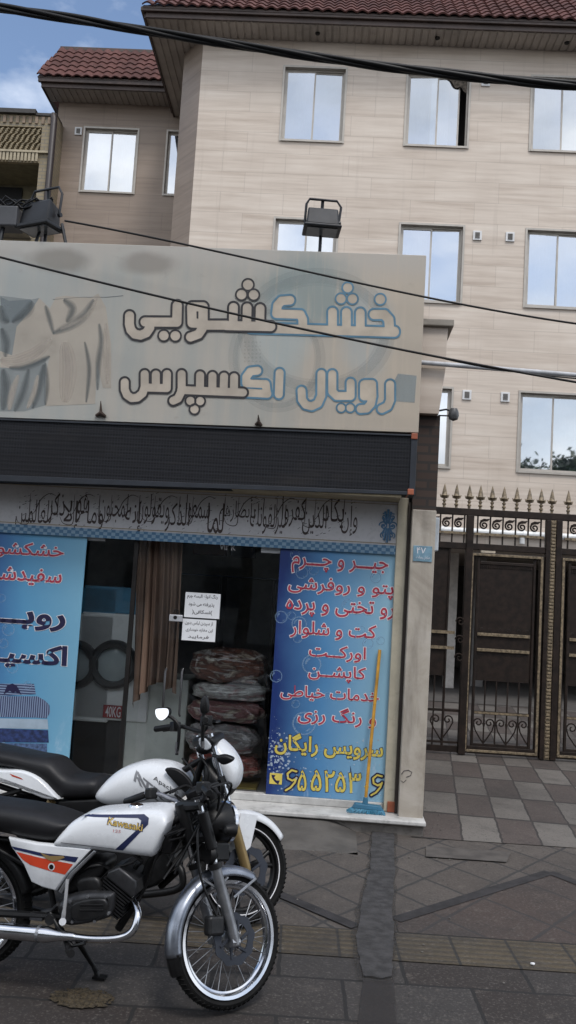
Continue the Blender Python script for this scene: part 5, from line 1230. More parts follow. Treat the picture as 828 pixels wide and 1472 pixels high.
# overhead cables and conduit
def cable(pts, y, r, lab, name='overhead_cable', strands=1, mat=M_BLACK, twist=.0, sag=0, fr=SHOP):
    P = [fr.at(*p, y) for p in pts]; mb = MB(); n = 60
    xs = [p[0] for p in P]; zs_ = [p[1] for p in P]
    c = np.polyfit(xs, zs_, min(3, len(P)-1)); ext = 1.5
    X0, X1 = xs[0], xs[-1]
    for s in range(strands):
        path = []
        for i in range(n+1):
            u = X0+(X1-X0)*i/n; a = twist*(u-X0)+s*2*math.pi/max(1, strands)
            rr_ = r*1.05 if strands > 1 else 0
            path.append((u, y+rr_*math.cos(a), np.polyval(c, u)+rr_*math.sin(a)*(1+.4*math.sin(u*2.3+s))))
        mb.tube(path, r, 7)
    return single(mb, name, mat, fr, ((X0+X1)/2, y, np.polyval(c, (X0+X1)/2)), lab, 'cable', smooth=60)
cable([(-60, 3), (0, 10), (100, 27), (210, 43), (320, 61), (414, 75), (520, 91), (620, 104), (730, 114), (828, 122), (900, 127)], -2.2, .0138, 'thick twisted bundle of black power cables crossing the top of the photo', strands=4, twist=3.2)
cable([(93, 317), (180, 334), (265, 352), (430, 386), (613, 429), (828, 464), (900, 475)], -.35, .0085, 'thin black wire running from the left floodlight over the top of the lettering')
cable([(-60, 356), (0, 367), (190, 417), (414, 470), (613, 509), (650, 517), (740, 533), (828, 549), (900, 562)], -.45, .0095, 'thin black wire crossing the middle of the sign lettering')
cable([(640, 516), (700, 528), (760, 537), (828, 544), (900, 550)], -.40, .006, 'short black wire branching off to the right beside the stone block')
cd_ = MB(); p = S(606, 521, .03); q = S(900, 545, .03); cd_.tube([(p[0]-.02, .03, p[1]), (p[0]+.25, .025, p[1]-.012), (q[0], .03, q[1])], .02, 10); single(cd_, 'conduit', pm('pale_grey_conduit', (.42, .43, .45), .5, dirt=.2), SHOP, (p[0], .03, p[1]), 'pale grey conduit pipe running right from the stone block beside the sign', 'pipe', smooth=50)
# street lamp bulb / camera on the block
sc_ = thing('security_camera', SHOP, (S(648, 596, .1)[0], .1, S(648, 596, .1)[1]), 'small dark dome security camera on a bracket beside the stone block', 'camera')
a = S(636, 590, .1); c_ = S(652, 596, .06); m = MB(); m.tube([(a[0]-.03, .12, a[1]), (a[0]+.03, .1, a[1]+.01), (c_[0], .06, c_[1]+.02)], .008, 7); m.tube([(a[0]-.03, .12, a[1]-.04), (c_[0]-.02, .07, c_[1]-.01)], .006, 6); part(m, 'bracket', M_BLACK, sc_)
m = MB(); m.lathe([(0, .055), (.03, .05), (.042, .02), (.045, -.01), (.036, -.04), (.0, -.055)], (c_[0], .06, c_[1]), 18, 'z'); part(m, 'dome', pm('dark_grey_dome', (.06, .06, .062), .3), sc_, smooth=50)

# ------------------------------------------------------------------ motorcycles
from mathutils.bvhtree import BVHTree
M_CHROME = pm('chrome', (.62, .63, .66), .14, metal=1.0, var=.05, scale=12)
M_STEELD = pm('dull_alloy', (.30, .31, .33), .38, metal=.85, var=.15, scale=20)
M_TYRE = pm('tyre_rubber', (.008, .008, .008), .85, var=.2, scale=20, bump=.2, spec=.2)
M_WPAINT = pm('white_tank_paint', (.60, .62, .645), .28, var=.06, scale=3, coat=.4, dirt=.16)
M_SEAT = pm('black_seat_vinyl', (.008, .008, .0095), .5, var=.2, scale=8, bump=.25, bscale=180, spec=.35)
M_ENG = pm('dark_engine_alloy', (.020, .0205, .022), .42, metal=.5, var=.25, scale=18, dirt=.4)
M_ENGL = pm('grey_engine_alloy', (.045, .046, .050), .40, metal=.6, var=.2, scale=18, dirt=.4)
M_BLK = pm('black_frame_paint', (.006, .006, .0065), .42, var=.2, scale=10, spec=.3)
M_NAVYP = pm('navy_stripe', (.012, .018, .065), .35); M_ORG = pm('red_orange_stripe', (.50, .050, .018), .35); M_GOLDP = pm('gold_badge', (.55, .38, .08), .5)
M_GFORK = pm('bronze_fork', (.24, .17, .075), .38, metal=.6, var=.1)
M_GREYP = pm('grey_decal', (.16, .165, .18), .4); M_MIRR = pm('mirror_glass', (.85, .87, .9), .03, metal=1.0, var=0.0)

def crom(pts, k=4, closed=True):
    P = [Vector(p) for p in pts]; n = len(P); out = []
    rng = range(n) if closed else range(n-1)
    for i in rng:
        a, b, c, d = (P[(i-1) % n], P[i], P[(i+1) % n], P[(i+2) % n]) if closed else (P[max(i-1, 0)], P[i], P[i+1], P[min(i+2, n-1)])
        for j in range(k):
            t = j/k
            out.append(.5*((2*b)+(-a+c)*t+(2*a-5*b+4*c-d)*t*t+(-a+3*b-3*c+d)*t**3))
    if not closed: out.append(P[-1])
    return [tuple(v) for v in out]

def loft(mb, outline, W, ex=3.5, ends=5.0, n=48, m=28, wtop=1.0, wbot=1.0, y0=0.0):
    """body between the upper and lower edge of a side outline, rounded in section; W half width"""
    P = outline; xs = [p[0] for p in P]; x0, x1 = min(xs), max(xs)
    rows = []
    for i in range(n+1):
        t = -math.cos(math.pi*i/n); x = (x0+x1)/2+(x1-x0)/2*t*.9995; zs = []
        for a, b in zip(P, P[1:]+P[:1]):
            if (a[0]-x)*(b[0]-x) <= 0 and a[0] != b[0]: zs.append(a[1]+(b[1]-a[1])*(x-a[0])/(b[0]-a[0]))
        zt, zb = max(zs), min(zs); w_ = W*max(.02, (1-abs(t)**ends))**(1/ends); row = []
        for k in range(m):
            an = 2*math.pi*k/m; cy = math.copysign(abs(math.cos(an))**(2/ex), math.cos(an)); cz = math.copysign(abs(math.sin(an))**(2/ex), math.sin(an))
            ww = w_*(wtop if cz > 0 else 1-(1-wbot)*(-cz))
            if cz > 0: ww = w_*(1-(1-wtop)*cz)
            row.append((x, y0+cy*ww, (zt+zb)/2+cz*(zt-zb)/2))
        rows.append(row)
    vs = [v for r in rows for v in r]; fs = []
    for i in range(n):
        for k in range(m): fs.append((i*m+k, i*m+(k+1) % m, (i+1)*m+(k+1) % m, (i+1)*m+k))
    fs += [list(range(m)), list(range(n*m+m-1, n*m-1, -1))]
    return mb.add(vs, fs)
def pxs(fr, pts, y): return [fr.at(*p, y) for p in pts]
def stick(mb, src, off=.0015, seg=.02, mat=None, name='decal', parent=None):
    """lay a flat decal on the camera-side surface of a body"""
    bm = bmesh.new()
    vs = [bm.verts.new(v) for v in mb.v]
    for f in mb.f:
        try: bm.faces.new([vs[i] for i in f])
        except ValueError: pass
    bm.normal_update(); bmesh.ops.triangulate(bm, faces=bm.faces)
    for _ in range(6):
        ed = [e for e in bm.edges if e.calc_length() > seg]
        if not ed: break
        bmesh.ops.subdivide_edges(bm, edges=ed, cuts=1); bmesh.ops.triangulate(bm, faces=[f for f in bm.faces if len(f.verts) > 3])
    tree = BVHTree.FromPolygons([tuple(v) for v in src.v], src.f)
    for v in bm.verts:
        h = tree.ray_cast(Vector((v.co.x, -2, v.co.z)), Vector((0, 1, 0)))
        if h[0]: v.co.y = h[0].y-off
    o = MB(); bm.verts.index_update()
    o.v = [v.co.copy() for v in bm.verts]; o.f = [[v.index for v in f.verts] for f in bm.faces]; bm.free()
    return part(o, name, mat, parent, fix=False, smooth=60)
def stick_text(t, fr, box, y, src, mat, parent, bold=0, skew=0, name='lettering', off=.002):
    vs, fs = glyphs(t, bold); xs = [v[0] for v in vs]; ys = [v[1] for v in vs]
    x0, y0, x1, y1 = box; u0 = fr.at(x0, (y0+y1)/2, y)[0]; u1 = fr.at(x1, (y0+y1)/2, y)[0]; z0 = fr.at((x0+x1)/2, y1, y)[1]; z1 = fr.at((x0+x1)/2, y0, y)[1]
    sx = (u1-u0)/(max(xs)-min(xs)); sz = (z1-z0)/(max(ys)-min(ys)); mb = MB()
    mb.add([(u0+(v[0]-min(xs))*sx, y, z0+(v[1]-min(ys))*sz+skew*(v[0]-min(xs))*sx) for v in vs], fs)
    return stick(mb, src, off, .03, mat, name, parent)

def wheel(root, name, c, R, rim, wd, M=Matrix.Identity(4), spokes=36, alloy=False, disc=.12, rim_mat=None):
    t = MB(); prof = []
    for k in range(13):
        a = math.pi*(k/12); prof.append((rim-.004+(R-rim+.004)*(math.sin(a)**.75), -wd/2*math.cos(a)*(1.0 if 1 < k < 11 else .62)))
    t.lathe(prof, c, 56, 'y')
    for k in range(70):   # tread blocks
        a = 2*math.pi*k/70
        for s in (-1, 1):
            p0 = Vector((c[0]+R*.997*math.cos(a), c[1]+s*wd*.10, c[2]+R*.997*math.sin(a))); p1 = Vector((c[0]+(R-.012)*math.cos(a+.03), c[1]+s*wd*.40, c[2]+(R-.012)*math.sin(a+.03)))
            t.tube([p0, p1], .0035, 4)
    w_ = part(t.xf(M), name, M_TYRE, root, smooth=60)
    r = MB(); rw = wd*.33
    r.lathe([(rim+.012, -rw-.006), (rim+.014, -rw), (rim-.006, -rw+.008), (rim-.02, -rw*.5), (rim-.024, 0), (rim-.02, rw*.5), (rim-.006, rw-.008), (rim+.014, rw), (rim+.012, rw+.006), (rim-.002, rw+.004), (rim-.016, rw*.4), (rim-.016, -rw*.4), (rim-.002, -rw-.004)], c, 64, 'y', closed=True)
    part(r.xf(M), 'rim', rim_mat or M_CHROME, w_, smooth=40)
    h = MB(); h.lathe([(0, -.075), (.018, -.075), (.018, -.055), (.045, -.05), (.045, -.042), (.03, -.035), (.03, .035), (.05, .042), (.05, .05), (.018, .055), (.018, .075), (0, .075)], c, 24, 'y'); part(h.xf(M), 'hub', M_STEELD if not alloy else M_BLK, w_, smooth=40)
    s = MB()
    if not alloy:
        for k in range(spokes):
            a = 2*math.pi*k/spokes; sd_ = -1 if k % 2 else 1; da = .55*(1 if (k//2) % 2 else -1)
            s.tube([(c[0]+.045*math.cos(a+da), c[1]+sd_*.044, c[2]+.045*math.sin(a+da)), (c[0]+(rim-.012)*math.cos(a), c[1], c[2]+(rim-.012)*math.sin(a))], .0019, 4)
        part(s.xf(M), 'spokes', M_STEELD, w_)
    else:
        for k in range(6):
            a = 2*math.pi*k/6+.3
            for da in (-.1, .1):
                s.tube([(c[0]+.03*math.cos(a), c[1], c[2]+.03*math.sin(a)), (c[0]+.12*math.cos(a+da*.8), c[1], c[2]+.12*math.sin(a+da*.8)), (c[0]+(rim-.01)*math.cos(a+da*2), c[1], c[2]+(rim-.01)*math.sin(a+da*2))], [.02, .013, .015], 8)
        part(s.xf(M), 'spokes', M_BLK, w_, smooth=50)
    if disc:
        d = MB(); y = -.068; n = 72
        ri = disc*.66
        vs = []; fs = []
        for k in range(n):
            a = 2*math.pi*k/n; ro = disc*(1+.045*math.sin(a*9))
            for yy in (y-.002, y+.002): vs += [(c[0]+ro*math.cos(a), c[1]+yy, c[2]+ro*math.sin(a)), (c[0]+ri*math.cos(a), c[1]+yy, c[2]+ri*math.sin(a))]
        for k in range(n):
            k2 = (k+1) % n
            fs += [(k*4, k2*4, k2*4+1, k*4+1), (k*4+2, k*4+3, k2*4+3, k2*4+2), (k*4, k*4+2, k2*4+2, k2*4), (k*4+1, k2*4+1, k2*4+3, k*4+3)]
        d.add(vs, fs)
        for k in range(6): a = k*math.pi/3; d.tube([(c[0]+.035*math.cos(a), c[1]+y, c[2]+.035*math.sin(a)), (c[0]+(ri+.01)*math.cos(a+.35), c[1]+y, c[2]+(ri+.01)*math.sin(a+.35))], .008, 6)
        part(d.xf(M), 'brake_disc', pm('blue_grey_disc', (.035, .04, .052), .5, metal=.5), w_)
    return w_
def fender(root, name, c, r, wd, a0, a1, mat, M=Matrix.Identity(4), th=.10, depth=.045, grow=0):
    m = MB(); n = 40; k = 9
    def f(u, v):
        a = a0+(a1-a0)*v; s = (u-.5)*2; rr = r+grow*v-depth*abs(s)**2.6; return (c[0]+rr*math.cos(a), c[1]+s*wd/2*(1-.10*abs(s)**4), c[2]+rr*math.sin(a))
    m.grid(f, k, n)
    o = part(m.xf(M), name, mat, root, smooth=60, fix=False); md = o.modifiers.new('thickness', 'SOLIDIFY'); md.thickness = .003
    return o

def steer(H, rake, ang):
    ax = Vector((-math.sin(rake), 0, math.cos(rake)))
    return Matrix.Translation(H) @ Matrix.Rotation(ang, 4, ax) @ Matrix.Translation(-Vector(H)), ax

# ---- the near one
yaw1 = .198
f1 = Vector(gnd(315, 1452)); BK = FR((f1.x-1.215*math.cos(yaw1), f1.y+1.215*math.sin(yaw1), .016), yaw1)
nb = thing('motorcycle', BK, (.6, 0, 0), 'white motorcycle with gold tank lettering, orange side stripe and wire wheels, nearest the camera', 'motorcycle', 'motorcycles parked before the shop')
K = lambda pts, y: pxs(BK, pts, y)
RW = .283; rake = R_(20)
cw = (1.232, 0, RW)
H = Vector((1.232-.045-math.tan(rake)*.52, 0, RW+.52)); MS, AX = steer(H, rake, R_(50))
wheel(nb, 'front_wheel', cw, RW, .229, .076, MS, disc=.105)
wheel(nb, 'rear_wheel', (0, 0, RW), RW, .222, .095, disc=0)
fender(nb, 'front_fender', cw, RW+.022, .112, R_(62), R_(192), pm('dull_chrome', (.24, .26, .30), .3, metal=.9, var=.15, scale=14, dirt=.2), MS)
fb = MB()
for s in (-1, 1):
    fb.tube([(cw[0]+.12, s*.055, RW+.245), (cw[0]-.02, s*.088, RW+.17)], .006, 6); fb.tube([(cw[0]-.16, s*.055, RW+.245), (cw[0]-.05, s*.088, RW+.18)], .006, 6)
    fb.tube([(cw[0]-.09, s*.066, RW+.21), (cw[0]-.045, s*.075, RW+.255)], .006, 6)
part(fb.xf(MS), 'fender_stay', M_STEELD, nb)
mf = MB(); mf.grid(lambda u, v: (cw[0]+(RW+.02-.03*abs(u*2-1)**2)*math.cos(R_(190+17*v)), (u-.5)*.10, RW+(RW+.02-.03*abs(u*2-1)**2)*math.sin(R_(190+17*v))), 7, 5); part(mf.xf(MS), 'mud_flap', M_BLK, nb, fix=False)
for s in (-1, 1):
    ax0 = Vector((cw[0]-.012, s*.088, RW)); up = AX
    m = MB(); m.tube([ax0-up*.02, ax0+up*.05, ax0+up*.30, ax0+up*.315], [.020, .024, .024, .028], 14)
    m.tube([ax0+Vector((.02, 0, -.01)), ax0+Vector((-.02, 0, -.01))], .02, 8); lg = part(m.xf(MS), 'fork_leg', M_STEELD, nb, smooth=40)
    m = MB(); m.tube([ax0+up*.316, ax0+up*.62], .0165, 12); part(m.xf(MS), 'fork_tube', M_CHROME, lg, smooth=40)
    m = MB(); m.tube([ax0+up*.310, ax0+up*.335], .030, 12); part(m.xf(MS), 'dust_seal', M_BLK, lg, smooth=40)
ct = Vector((cw[0]-.012, 0, RW))
m = MB()
for d in (.45, .59): 
    q = ct+AX*d; m.tube([q+Vector((0, -.105, 0)), q+Vector((-.035, 0, 0)), q+Vector((0, .105, 0))], [.022, .028, .022], 8)
m.tube([ct+AX*.43+Vector((-.04, 0, 0)), ct+AX*.60+Vector((-.04, 0, 0))], .03, 10)
part(m.xf(MS), 'fork_yoke', M_BLK, nb, smooth=40)
# brake caliper behind the disc
m = MB(); m.box(cw[0]-.15, cw[0]-.07, -.10, -.045, RW+.02, RW+.10); part(m.xf(MS), 'brake_caliper', M_ENG, nb, bevel=.012)
m = MB(); q = ct+AX*.42; m.tube(crom([(cw[0]-.11, -.09, RW+.1), (cw[0]-.20, -.10, RW+.25), (cw[0]-.22, -.09, RW+.42), tuple(q+Vector((-.02, -.06, .1)))], 6, False), .006, 6); part(m.xf(MS), 'brake_hose', M_BLK, nb)
# handlebar and its fittings turn with the fork
top = ct+AX*.585
m = MB(); bar = crom([tuple(top+Vector((-.13, -.37, .04))), tuple(top+Vector((-.07, -.24, .075))), tuple(top+Vector((0, -.12, .035))), tuple(top+Vector((.005, 0, .02))), tuple(top+Vector((0, .12, .035))), tuple(top+Vector((-.07, .24, .075))), tuple(top+Vector((-.13, .37, .04)))], 6, False)
m.tube(bar, .011, 10); hb = part(m.xf(MS), 'handlebar', pm('worn_chrome_bar', (.28, .28, .30), .3, metal=.9, var=.3, scale=25, dirt=.5), nb, smooth=50)
for s in (-1, 1):
    m = MB(); a = top+Vector((-.088, s*.27, .068)); b_ = top+Vector((-.135, s*.385, .038)); m.tube([a, a.lerp(b_, .05), b_.lerp(a, .05), b_], [.014, .017, .017, .013], 12); part(m.xf(MS), 'grip', M_BLK, hb, smooth=50)
    m = MB(); p = top+Vector((-.075, s*.235, .075)); m.box(p.x-.022, p.x+.022, p.y-.028, p.y+.028, p.z-.028, p.z+.022); part(m.xf(MS), 'switch_box', M_BLK, hb, bevel=.008)
    m = MB(); m.tube([top+Vector((-.05, s*.22, .075)), top+Vector((-.04, s*.28, .06)), top+Vector((-.09, s*.39, .035))], [.007, .007, .005], 6, flat=1.6); part(m.xf(MS), 'lever', M_BLK if s < 0 else M_STEELD, hb, smooth=50)
m = MB()
for k, (dx, dy, ex, ey, ez) in enumerate(((-.03, -.2, -.02, -.03, -.25), (-.03, .2, -.05, .03, -.28), (-.02, -.15, .08, -.02, -.12), (-.02, .16, .09, .03, -.15), (-.04, .1, -.12, .0, -.3))):
    m.tube(crom([tuple(top+Vector((dx, dy, .07))), tuple(top+Vector((.12-.02*k, dy*.8, .10))), tuple(top+Vector((.11, dy*.4, -.02))), tuple(top+Vector((ex, ey, ez)))], 6, False), .0055, 6)
part(m.xf(MS), 'control_cables', M_BLK, nb, smooth=60)
# headlight and clocks
hc = ct+AX*.50+Vector((.13, 0, .02))
m = MB(); m.lathe([(0, -.10), (.05, -.095), (.078, -.06), (.088, .0), (.09, .03)], tuple(hc), 28, 'x'); hl_ = part(m.xf(MS), 'headlight', M_BLK, nb, smooth=50)
m = MB(); m.lathe([(.09, .028), (.097, .032), (.097, .048), (.088, .052)], tuple(hc), 28, 'x'); part(m.xf(MS), 'headlight_rim', M_CHROME, hl_, smooth=40)
m = MB(); m.lathe([(0, .066), (.05, .060), (.088, .046)], tuple(hc), 28, 'x'); part(m.xf(MS), 'headlight_lens', pm('lamp_lens', (.5, .52, .55), .08), hl_, smooth=60)
for s in (-1, 1):
    q = ct+AX*.60+Vector((.07, s*.055, .05)); m = MB(); m.lathe([(0, -.03), (.04, -.03), (.046, 0), (.046, .025), (.038, .03), (0, .03)], (0, 0, 0), 20, 'z').xf(Matrix.Translation(q) @ Matrix.Rotation(R_(-30), 4, 'Y')); part(m.xf(MS), 'gauge', M_BLK, nb, smooth=40)
    q = ct+AX*.48+Vector((.08, s*.14, 0)); m = MB(); m.tube([q+Vector((0, -s*.06, 0)), q], .008, 6); m.lathe([(0, -.035), (.02, -.03), (.03, 0), (.031, .02), (0, .028)], tuple(q+Vector((0, s*.025, 0))), 16, 'x'); part(m.xf(MS), 'turn_signal', M_BLK, nb, smooth=40)
m = MB(); m.box(hc.x-.08, hc.x+.0, -.10, .10, hc.z-.17, hc.z-.09); part(m.xf(MS), 'number_bracket', M_BLK, nb, bevel=.01)
# tank
T_px = [(85, 1211), (92, 1195), (106, 1179.5), (122, 1171), (140, 1167), (196, 1163), (228, 1163), (241, 1169), (245, 1180), (240, 1196), (226, 1226), (216, 1230), (165, 1223), (117, 1217)]
tk_ = MB(); loft(tk_, crom(K(T_px, -.07), 3), .135, 5.0, 16, wtop=.84)
tank = part(tk_, 'fuel_tank', M_WPAINT, nb, smooth=55)
def nb_decal(pts, mat, name, y=-.13, src=tk_, par=tank, off=.0015): 
    m = MB(); P = K(pts, y); m.face([(p[0], y, p[1]) for p in P]); return stick(m, src, off, .02, mat, name, par)
zz1 = lambda *pts: [(x/3.764, 1060+y/3.764) for x, y in pts]
nb_decal(zz1((440, 428), (770, 422), (800, 440), (800, 472), (665, 612), (622, 608), (756, 486), (760, 452), (740, 440), (440, 436)), M_NAVYP, 'tank_stripe')
nb_decal(zz1((332, 566), (620, 602), (618, 606), (330, 571)), M_GREYP, 'pinstripe')
stick_text('Kawasaki', BK, (153, 1178, 206.5, 1189), -.13, tk_, M_NAVYP, tank, bold=.04, skew=-.06, off=.002, name='lettering_outline'); stick_text('Kawasaki', BK, (154, 1178.6, 205.5, 1188.4), -.13, tk_, M_GOLDP, tank, bold=.012, skew=-.06, off=.003)
stick_text('125', BK, (163, 1192.5, 174, 1196.5), -.13, tk_, pm('pale_red_print', (.45, .15, .15), .4), tank, off=.002)
m = MB(); q = BK.at(196, 1162, 0); m.lathe([(0, .018), (.03, .018), (.036, .01), (.036, -.03)], (q[0], 0, q[1]), 24, 'z'); part(m, 'fuel_cap', M_CHROME, tank, smooth=40)
# seat
S_px = [(-150, 1148), (-60, 1149), (0, 1156), (27, 1160), (61, 1166), (96, 1178), (103, 1185), (89, 1206), (72, 1210), (40, 1206), (13, 1199), (-60, 1186), (-150, 1178)]
m = MB(); loft(m, crom(K(S_px, -.07), 4), .135, 3.4, 9, wbot=.85); part(m, 'seat', M_SEAT, nb, smooth=55)
# side cover with its stripes
C_px = [(12, 1203), (53, 1211), (90, 1215), (132, 1221), (98, 1257), (81, 1281), (62, 1276), (45, 1268), (34, 1243), (16, 1217)]
scv = MB(); scv.pillow(K(C_px, -.12), -.128, -.09, .01, 4, bulge=.02); cov = part(scv, 'side_cover', M_WPAINT, nb, smooth=50)
m = MB(); m.pillow([(p[0], p[1]) for p in K(C_px, -.12)], .09, .128, .01, 4, bulge=.02); part(m, 'side_cover', M_WPAINT, nb, smooth=50)
nb_decal(zz1((60, 588), (80, 592), (230, 625), (425, 648), (408, 676), (215, 640), (80, 606)), M_NAVYP, 'navy_stripe', -.128, scv, cov)
nb_decal(zz1((88, 618), (215, 650), (396, 686), (352, 742), (270, 722), (165, 690), (124, 662)), M_ORG, 'orange_stripe', -.128, scv, cov)
nb_decal(zz1((218, 622), (270, 640), (345, 640), (352, 650), (310, 666), (285, 672), (250, 655)), pm('dull_gold_emblem', (.22, .15, .06), .5), 'wing_emblem', -.128, scv, cov, .003)
q = BK.at(74, 1246, -.13); 
for r_, mt, of in ((.0165, M_WPAINT, .0025), (.011, M_BLK, .004)):
    m = MB(); m.face([(q[0]+r_*math.cos(k*.4), -.128, q[1]+r_*math.sin(k*.4)) for k in range(15)]); stick(m, scv, of, .05, mt, 'cover_lock', cov)
m = MB(); P = K(zz1((505, 612), (520, 622), (390, 752), (330, 850), (310, 838), (370, 740)), -.125); m.prism(P, -.120, -.09); part(m, 'cover_trim', M_STEELD, nb, bevel=.004)
# frame, swingarm, engine
m = MB(); hd_ = ct+AX*.52+Vector((-.045, 0, 0))
hd_ = MS @ hd_
def kp(px, py, y): q = BK.at(px, py, y); return (q[0], y, q[1])
m.tube([hd_, kp(215, 1240, 0), kp(196, 1295, 0), kp(170, 1335, 0)], .019, 10)
m.tube([hd_+Vector((0, 0, .03)), kp(190, 1215, 0), kp(95, 1215, 0), kp(-20, 1205, 0), kp(-120, 1185, 0)], .017, 8)
for s in (-.07, .07): m.tube([kp(95, 1216, s), kp(70, 1262, s), kp(86, 1345, s)], .014, 8); m.tube([kp(70, 1262, s), kp(-40, 1200, s)], .012, 8)
part(m, 'frame', M_BLK, nb, smooth=50)
m = MB(); 
for s in (-.095, .095): m.tube([kp(92, 1318, s), (0.0, s, RW), (-.04, s, RW)], .017, 8)
m.lathe([(0, -.12), (.022, -.12), (.022, .12), (0, .12)], (0, 0, RW), 10, 'y'); part(m, 'swingarm', M_BLK, nb, smooth=40)
for s in (-.115, .115):
    a = Vector((.02, s, RW+.03)); b_ = Vector(kp(14, 1212, s)); b_.x = a.x+.06
    m = MB(); m.tube([a, b_], .012, 8); sh_ = part(m, 'shock_absorber', M_BLK, nb, smooth=50)
    hx = []
    for i in range(150): t = i/149; p = a.lerp(b_, .2+.65*t); an = t*2*math.pi*11; hx.append((p.x+.026*math.cos(an), p.y+.026*math.sin(an), p.z))
    m = MB(); m.tube(hx, .005, 5); part(m, 'spring', M_CHROME, sh_, smooth=60)
fender(nb, 'rear_fender', (0, 0, RW), RW+.045, .15, R_(20), R_(170), M_BLK)
cr_px = [(82, 1301), (93, 1291.7), (119.6, 1283.7), (157, 1283.7), (163, 1290), (160, 1314), (149, 1323), (114, 1331), (93, 1331), (84, 1318)]
m = MB(); m.pillow(crom(K(cr_px, -.13), 3), -.135, .11, .03, 5, bulge=.03); en = part(m, 'engine', M_ENGL, nb, smooth=50)
m = MB(); P = K([(103, 1302), (120, 1293), (152, 1292), (154, 1312), (140, 1320), (108, 1322)], -.14); m.pillow(crom(P, 3), -.152, -.13, .01, 4); part(m, 'clutch_cover', M_ENG, en, smooth=50)
m = MB()
for yy in (1299.5, 1307): P = K([(115, yy), (149, yy), (149, yy+3.2), (115, yy+3.2)], -.15); m.prism(P, -.1545, -.150)
part(m, 'cover_slot', M_BLK, en, bevel=.003)
m = MB(); a = Vector(kp(158, 1302, -.02)); b_ = Vector(kp(190, 1254, -.02)); dr_ = (b_-a).normalized(); L_ = (b_-a).length
ang = math.atan2(dr_.x, dr_.z); MM = Matrix.Translation(a) @ Matrix.Rotation(ang, 4, 'Y')
m.lathe([(.055, 0), (.055, L_*.9)], (0, 0, 0), 20, 'z')
for i in range(9):
    z = L_*(.08+.58*i/8); hw = .075+.01*math.sin(i*.9); 
    m.box(-hw, hw, -.085, .085, z, z+.0055)
m.xf(MM); cyl = part(m, 'cylinder_fins', M_ENG, en)
m = MB(); m.pillow([(-.075, L_*.72), (.075, L_*.72), (.082, L_*.86), (.05, L_*1.12), (-.05, L_*1.12), (-.082, L_*.86)], -.09, .09, .012, 3); m.xf(MM); part(m, 'cylinder_head', M_ENGL, en, smooth=45)
m = MB(); q = kp(215, 1235, -.05); m.tube([MM @ Vector((.0, 0, L_*1.1)), MM @ Vector((0, 0, L_*1.25))], .012, 8); m.tube(crom([tuple(MM @ Vector((0, 0, L_*1.2))), kp(205, 1238, -.03), kp(190, 1225, 0)], 5, False), .005, 6); part(m, 'spark_lead', M_BLK, en)
m = MB(); m.pillow(crom(K([(112, 1262), (140, 1258), (150, 1274), (140, 1285), (118, 1285)], -.06), 3), -.09, .04, .02, 3); part(m, 'carburettor', M_ENG, en, smooth=50)
m = MB(); m.pillow(crom(K([(92, 1262), (115, 1240), (150, 1236), (150, 1256), (112, 1280), (95, 1282)], -.05), 3), -.08, .08, .02, 3); part(m, 'airbox', M_BLK, en, smooth=50)
# exhaust
hp = crom([kp(188, 1290, -.05), kp(196, 1303, -.09), kp(198, 1318, -.125), kp(190, 1339, -.15), kp(170, 1348.5, -.155), kp(132, 1350, -.155), kp(90, 1345, -.155)], 6, False)
m = MB(); m.tube(hp, .0165, 14); ex = part(m, 'exhaust_pipe', M_CHROME, nb, smooth=60)
m = MB(); e0 = Vector(kp(108, 1347, -.155)); e1 = Vector(kp(-170, 1322, -.155)); m.tube([e0, e0.lerp(e1, .08), e0.lerp(e1, .14), e0.lerp(e1, .96), e1], [.0175, .022, .034, .034, .026], 20); part(m, 'muffler', M_CHROME, ex, smooth=50)
m = MB(); m.tube([e0.lerp(e1, .17), e0.lerp(e1, .185)], .0355, 18); part(m, 'clamp_ring', M_STEELD, ex)
m = MB(); m.tube(crom([kp(97, 1264, -.15), kp(94.5, 1290, -.16), kp(92, 1312, -.16), kp(90, 1324, -.15)], 4, False), [.008]*8+[.010]*5, 8); m.tube([kp(90, 1325, -.10), kp(90, 1325, -.17)], .016, 10); part(m, 'kickstart_lever', pm('bright_steel', (.55, .56, .58), .35, metal=.5), nb, smooth=50)
m = MB(); m.tube([kp(88, 1336, -.08), kp(95, 1352, -.13), kp(100, 1368, -.20)], .013, 8); m.tube([kp(99, 1366, -.16), kp(102, 1371, -.26)], .017, 10); m.tube([kp(72, 1312, -.13), kp(82, 1330, -.15), kp(104, 1360, -.16), kp(122, 1356, -.18)], .009, 8); part(m, 'foot_peg', M_BLK, nb, smooth=50)
m = MB(); m.tube([kp(108, 1345, -.02), kp(116, 1360, .02), kp(134, 1388, .10), kp(140, 1397, .10)], [.013, .013, .011, .010], 8)
g0 = kp(141, 1398, .10); m.box(g0[0]-.02, g0[0]+.04, .08, .12, -.006, .004); m.tube([kp(134, 1388, .10), (g0[0], .10, .0)], .011, 8)
part(m, 'side_stand', M_BLK, nb, smooth=50)
m = MB(); m.tube([kp(60, 1312, -.08), kp(76, 1308, -.10), kp(84, 1300, -.12)], .010, 7); m.box(*sorted((kp(44, 1318, -.1)[0], kp(62, 1318, -.1)[0])), -.11, -.08, kp(50, 1322, -.1)[2], kp(50, 1312, -.1)[2]); part(m, 'brake_linkage', M_ENGL, nb)
m = MB(); m.tube([kp(-100, 1165, -.09), kp(-160, 1178, -.09)], .02, 8); part(m, 'tail', M_BLK, nb)

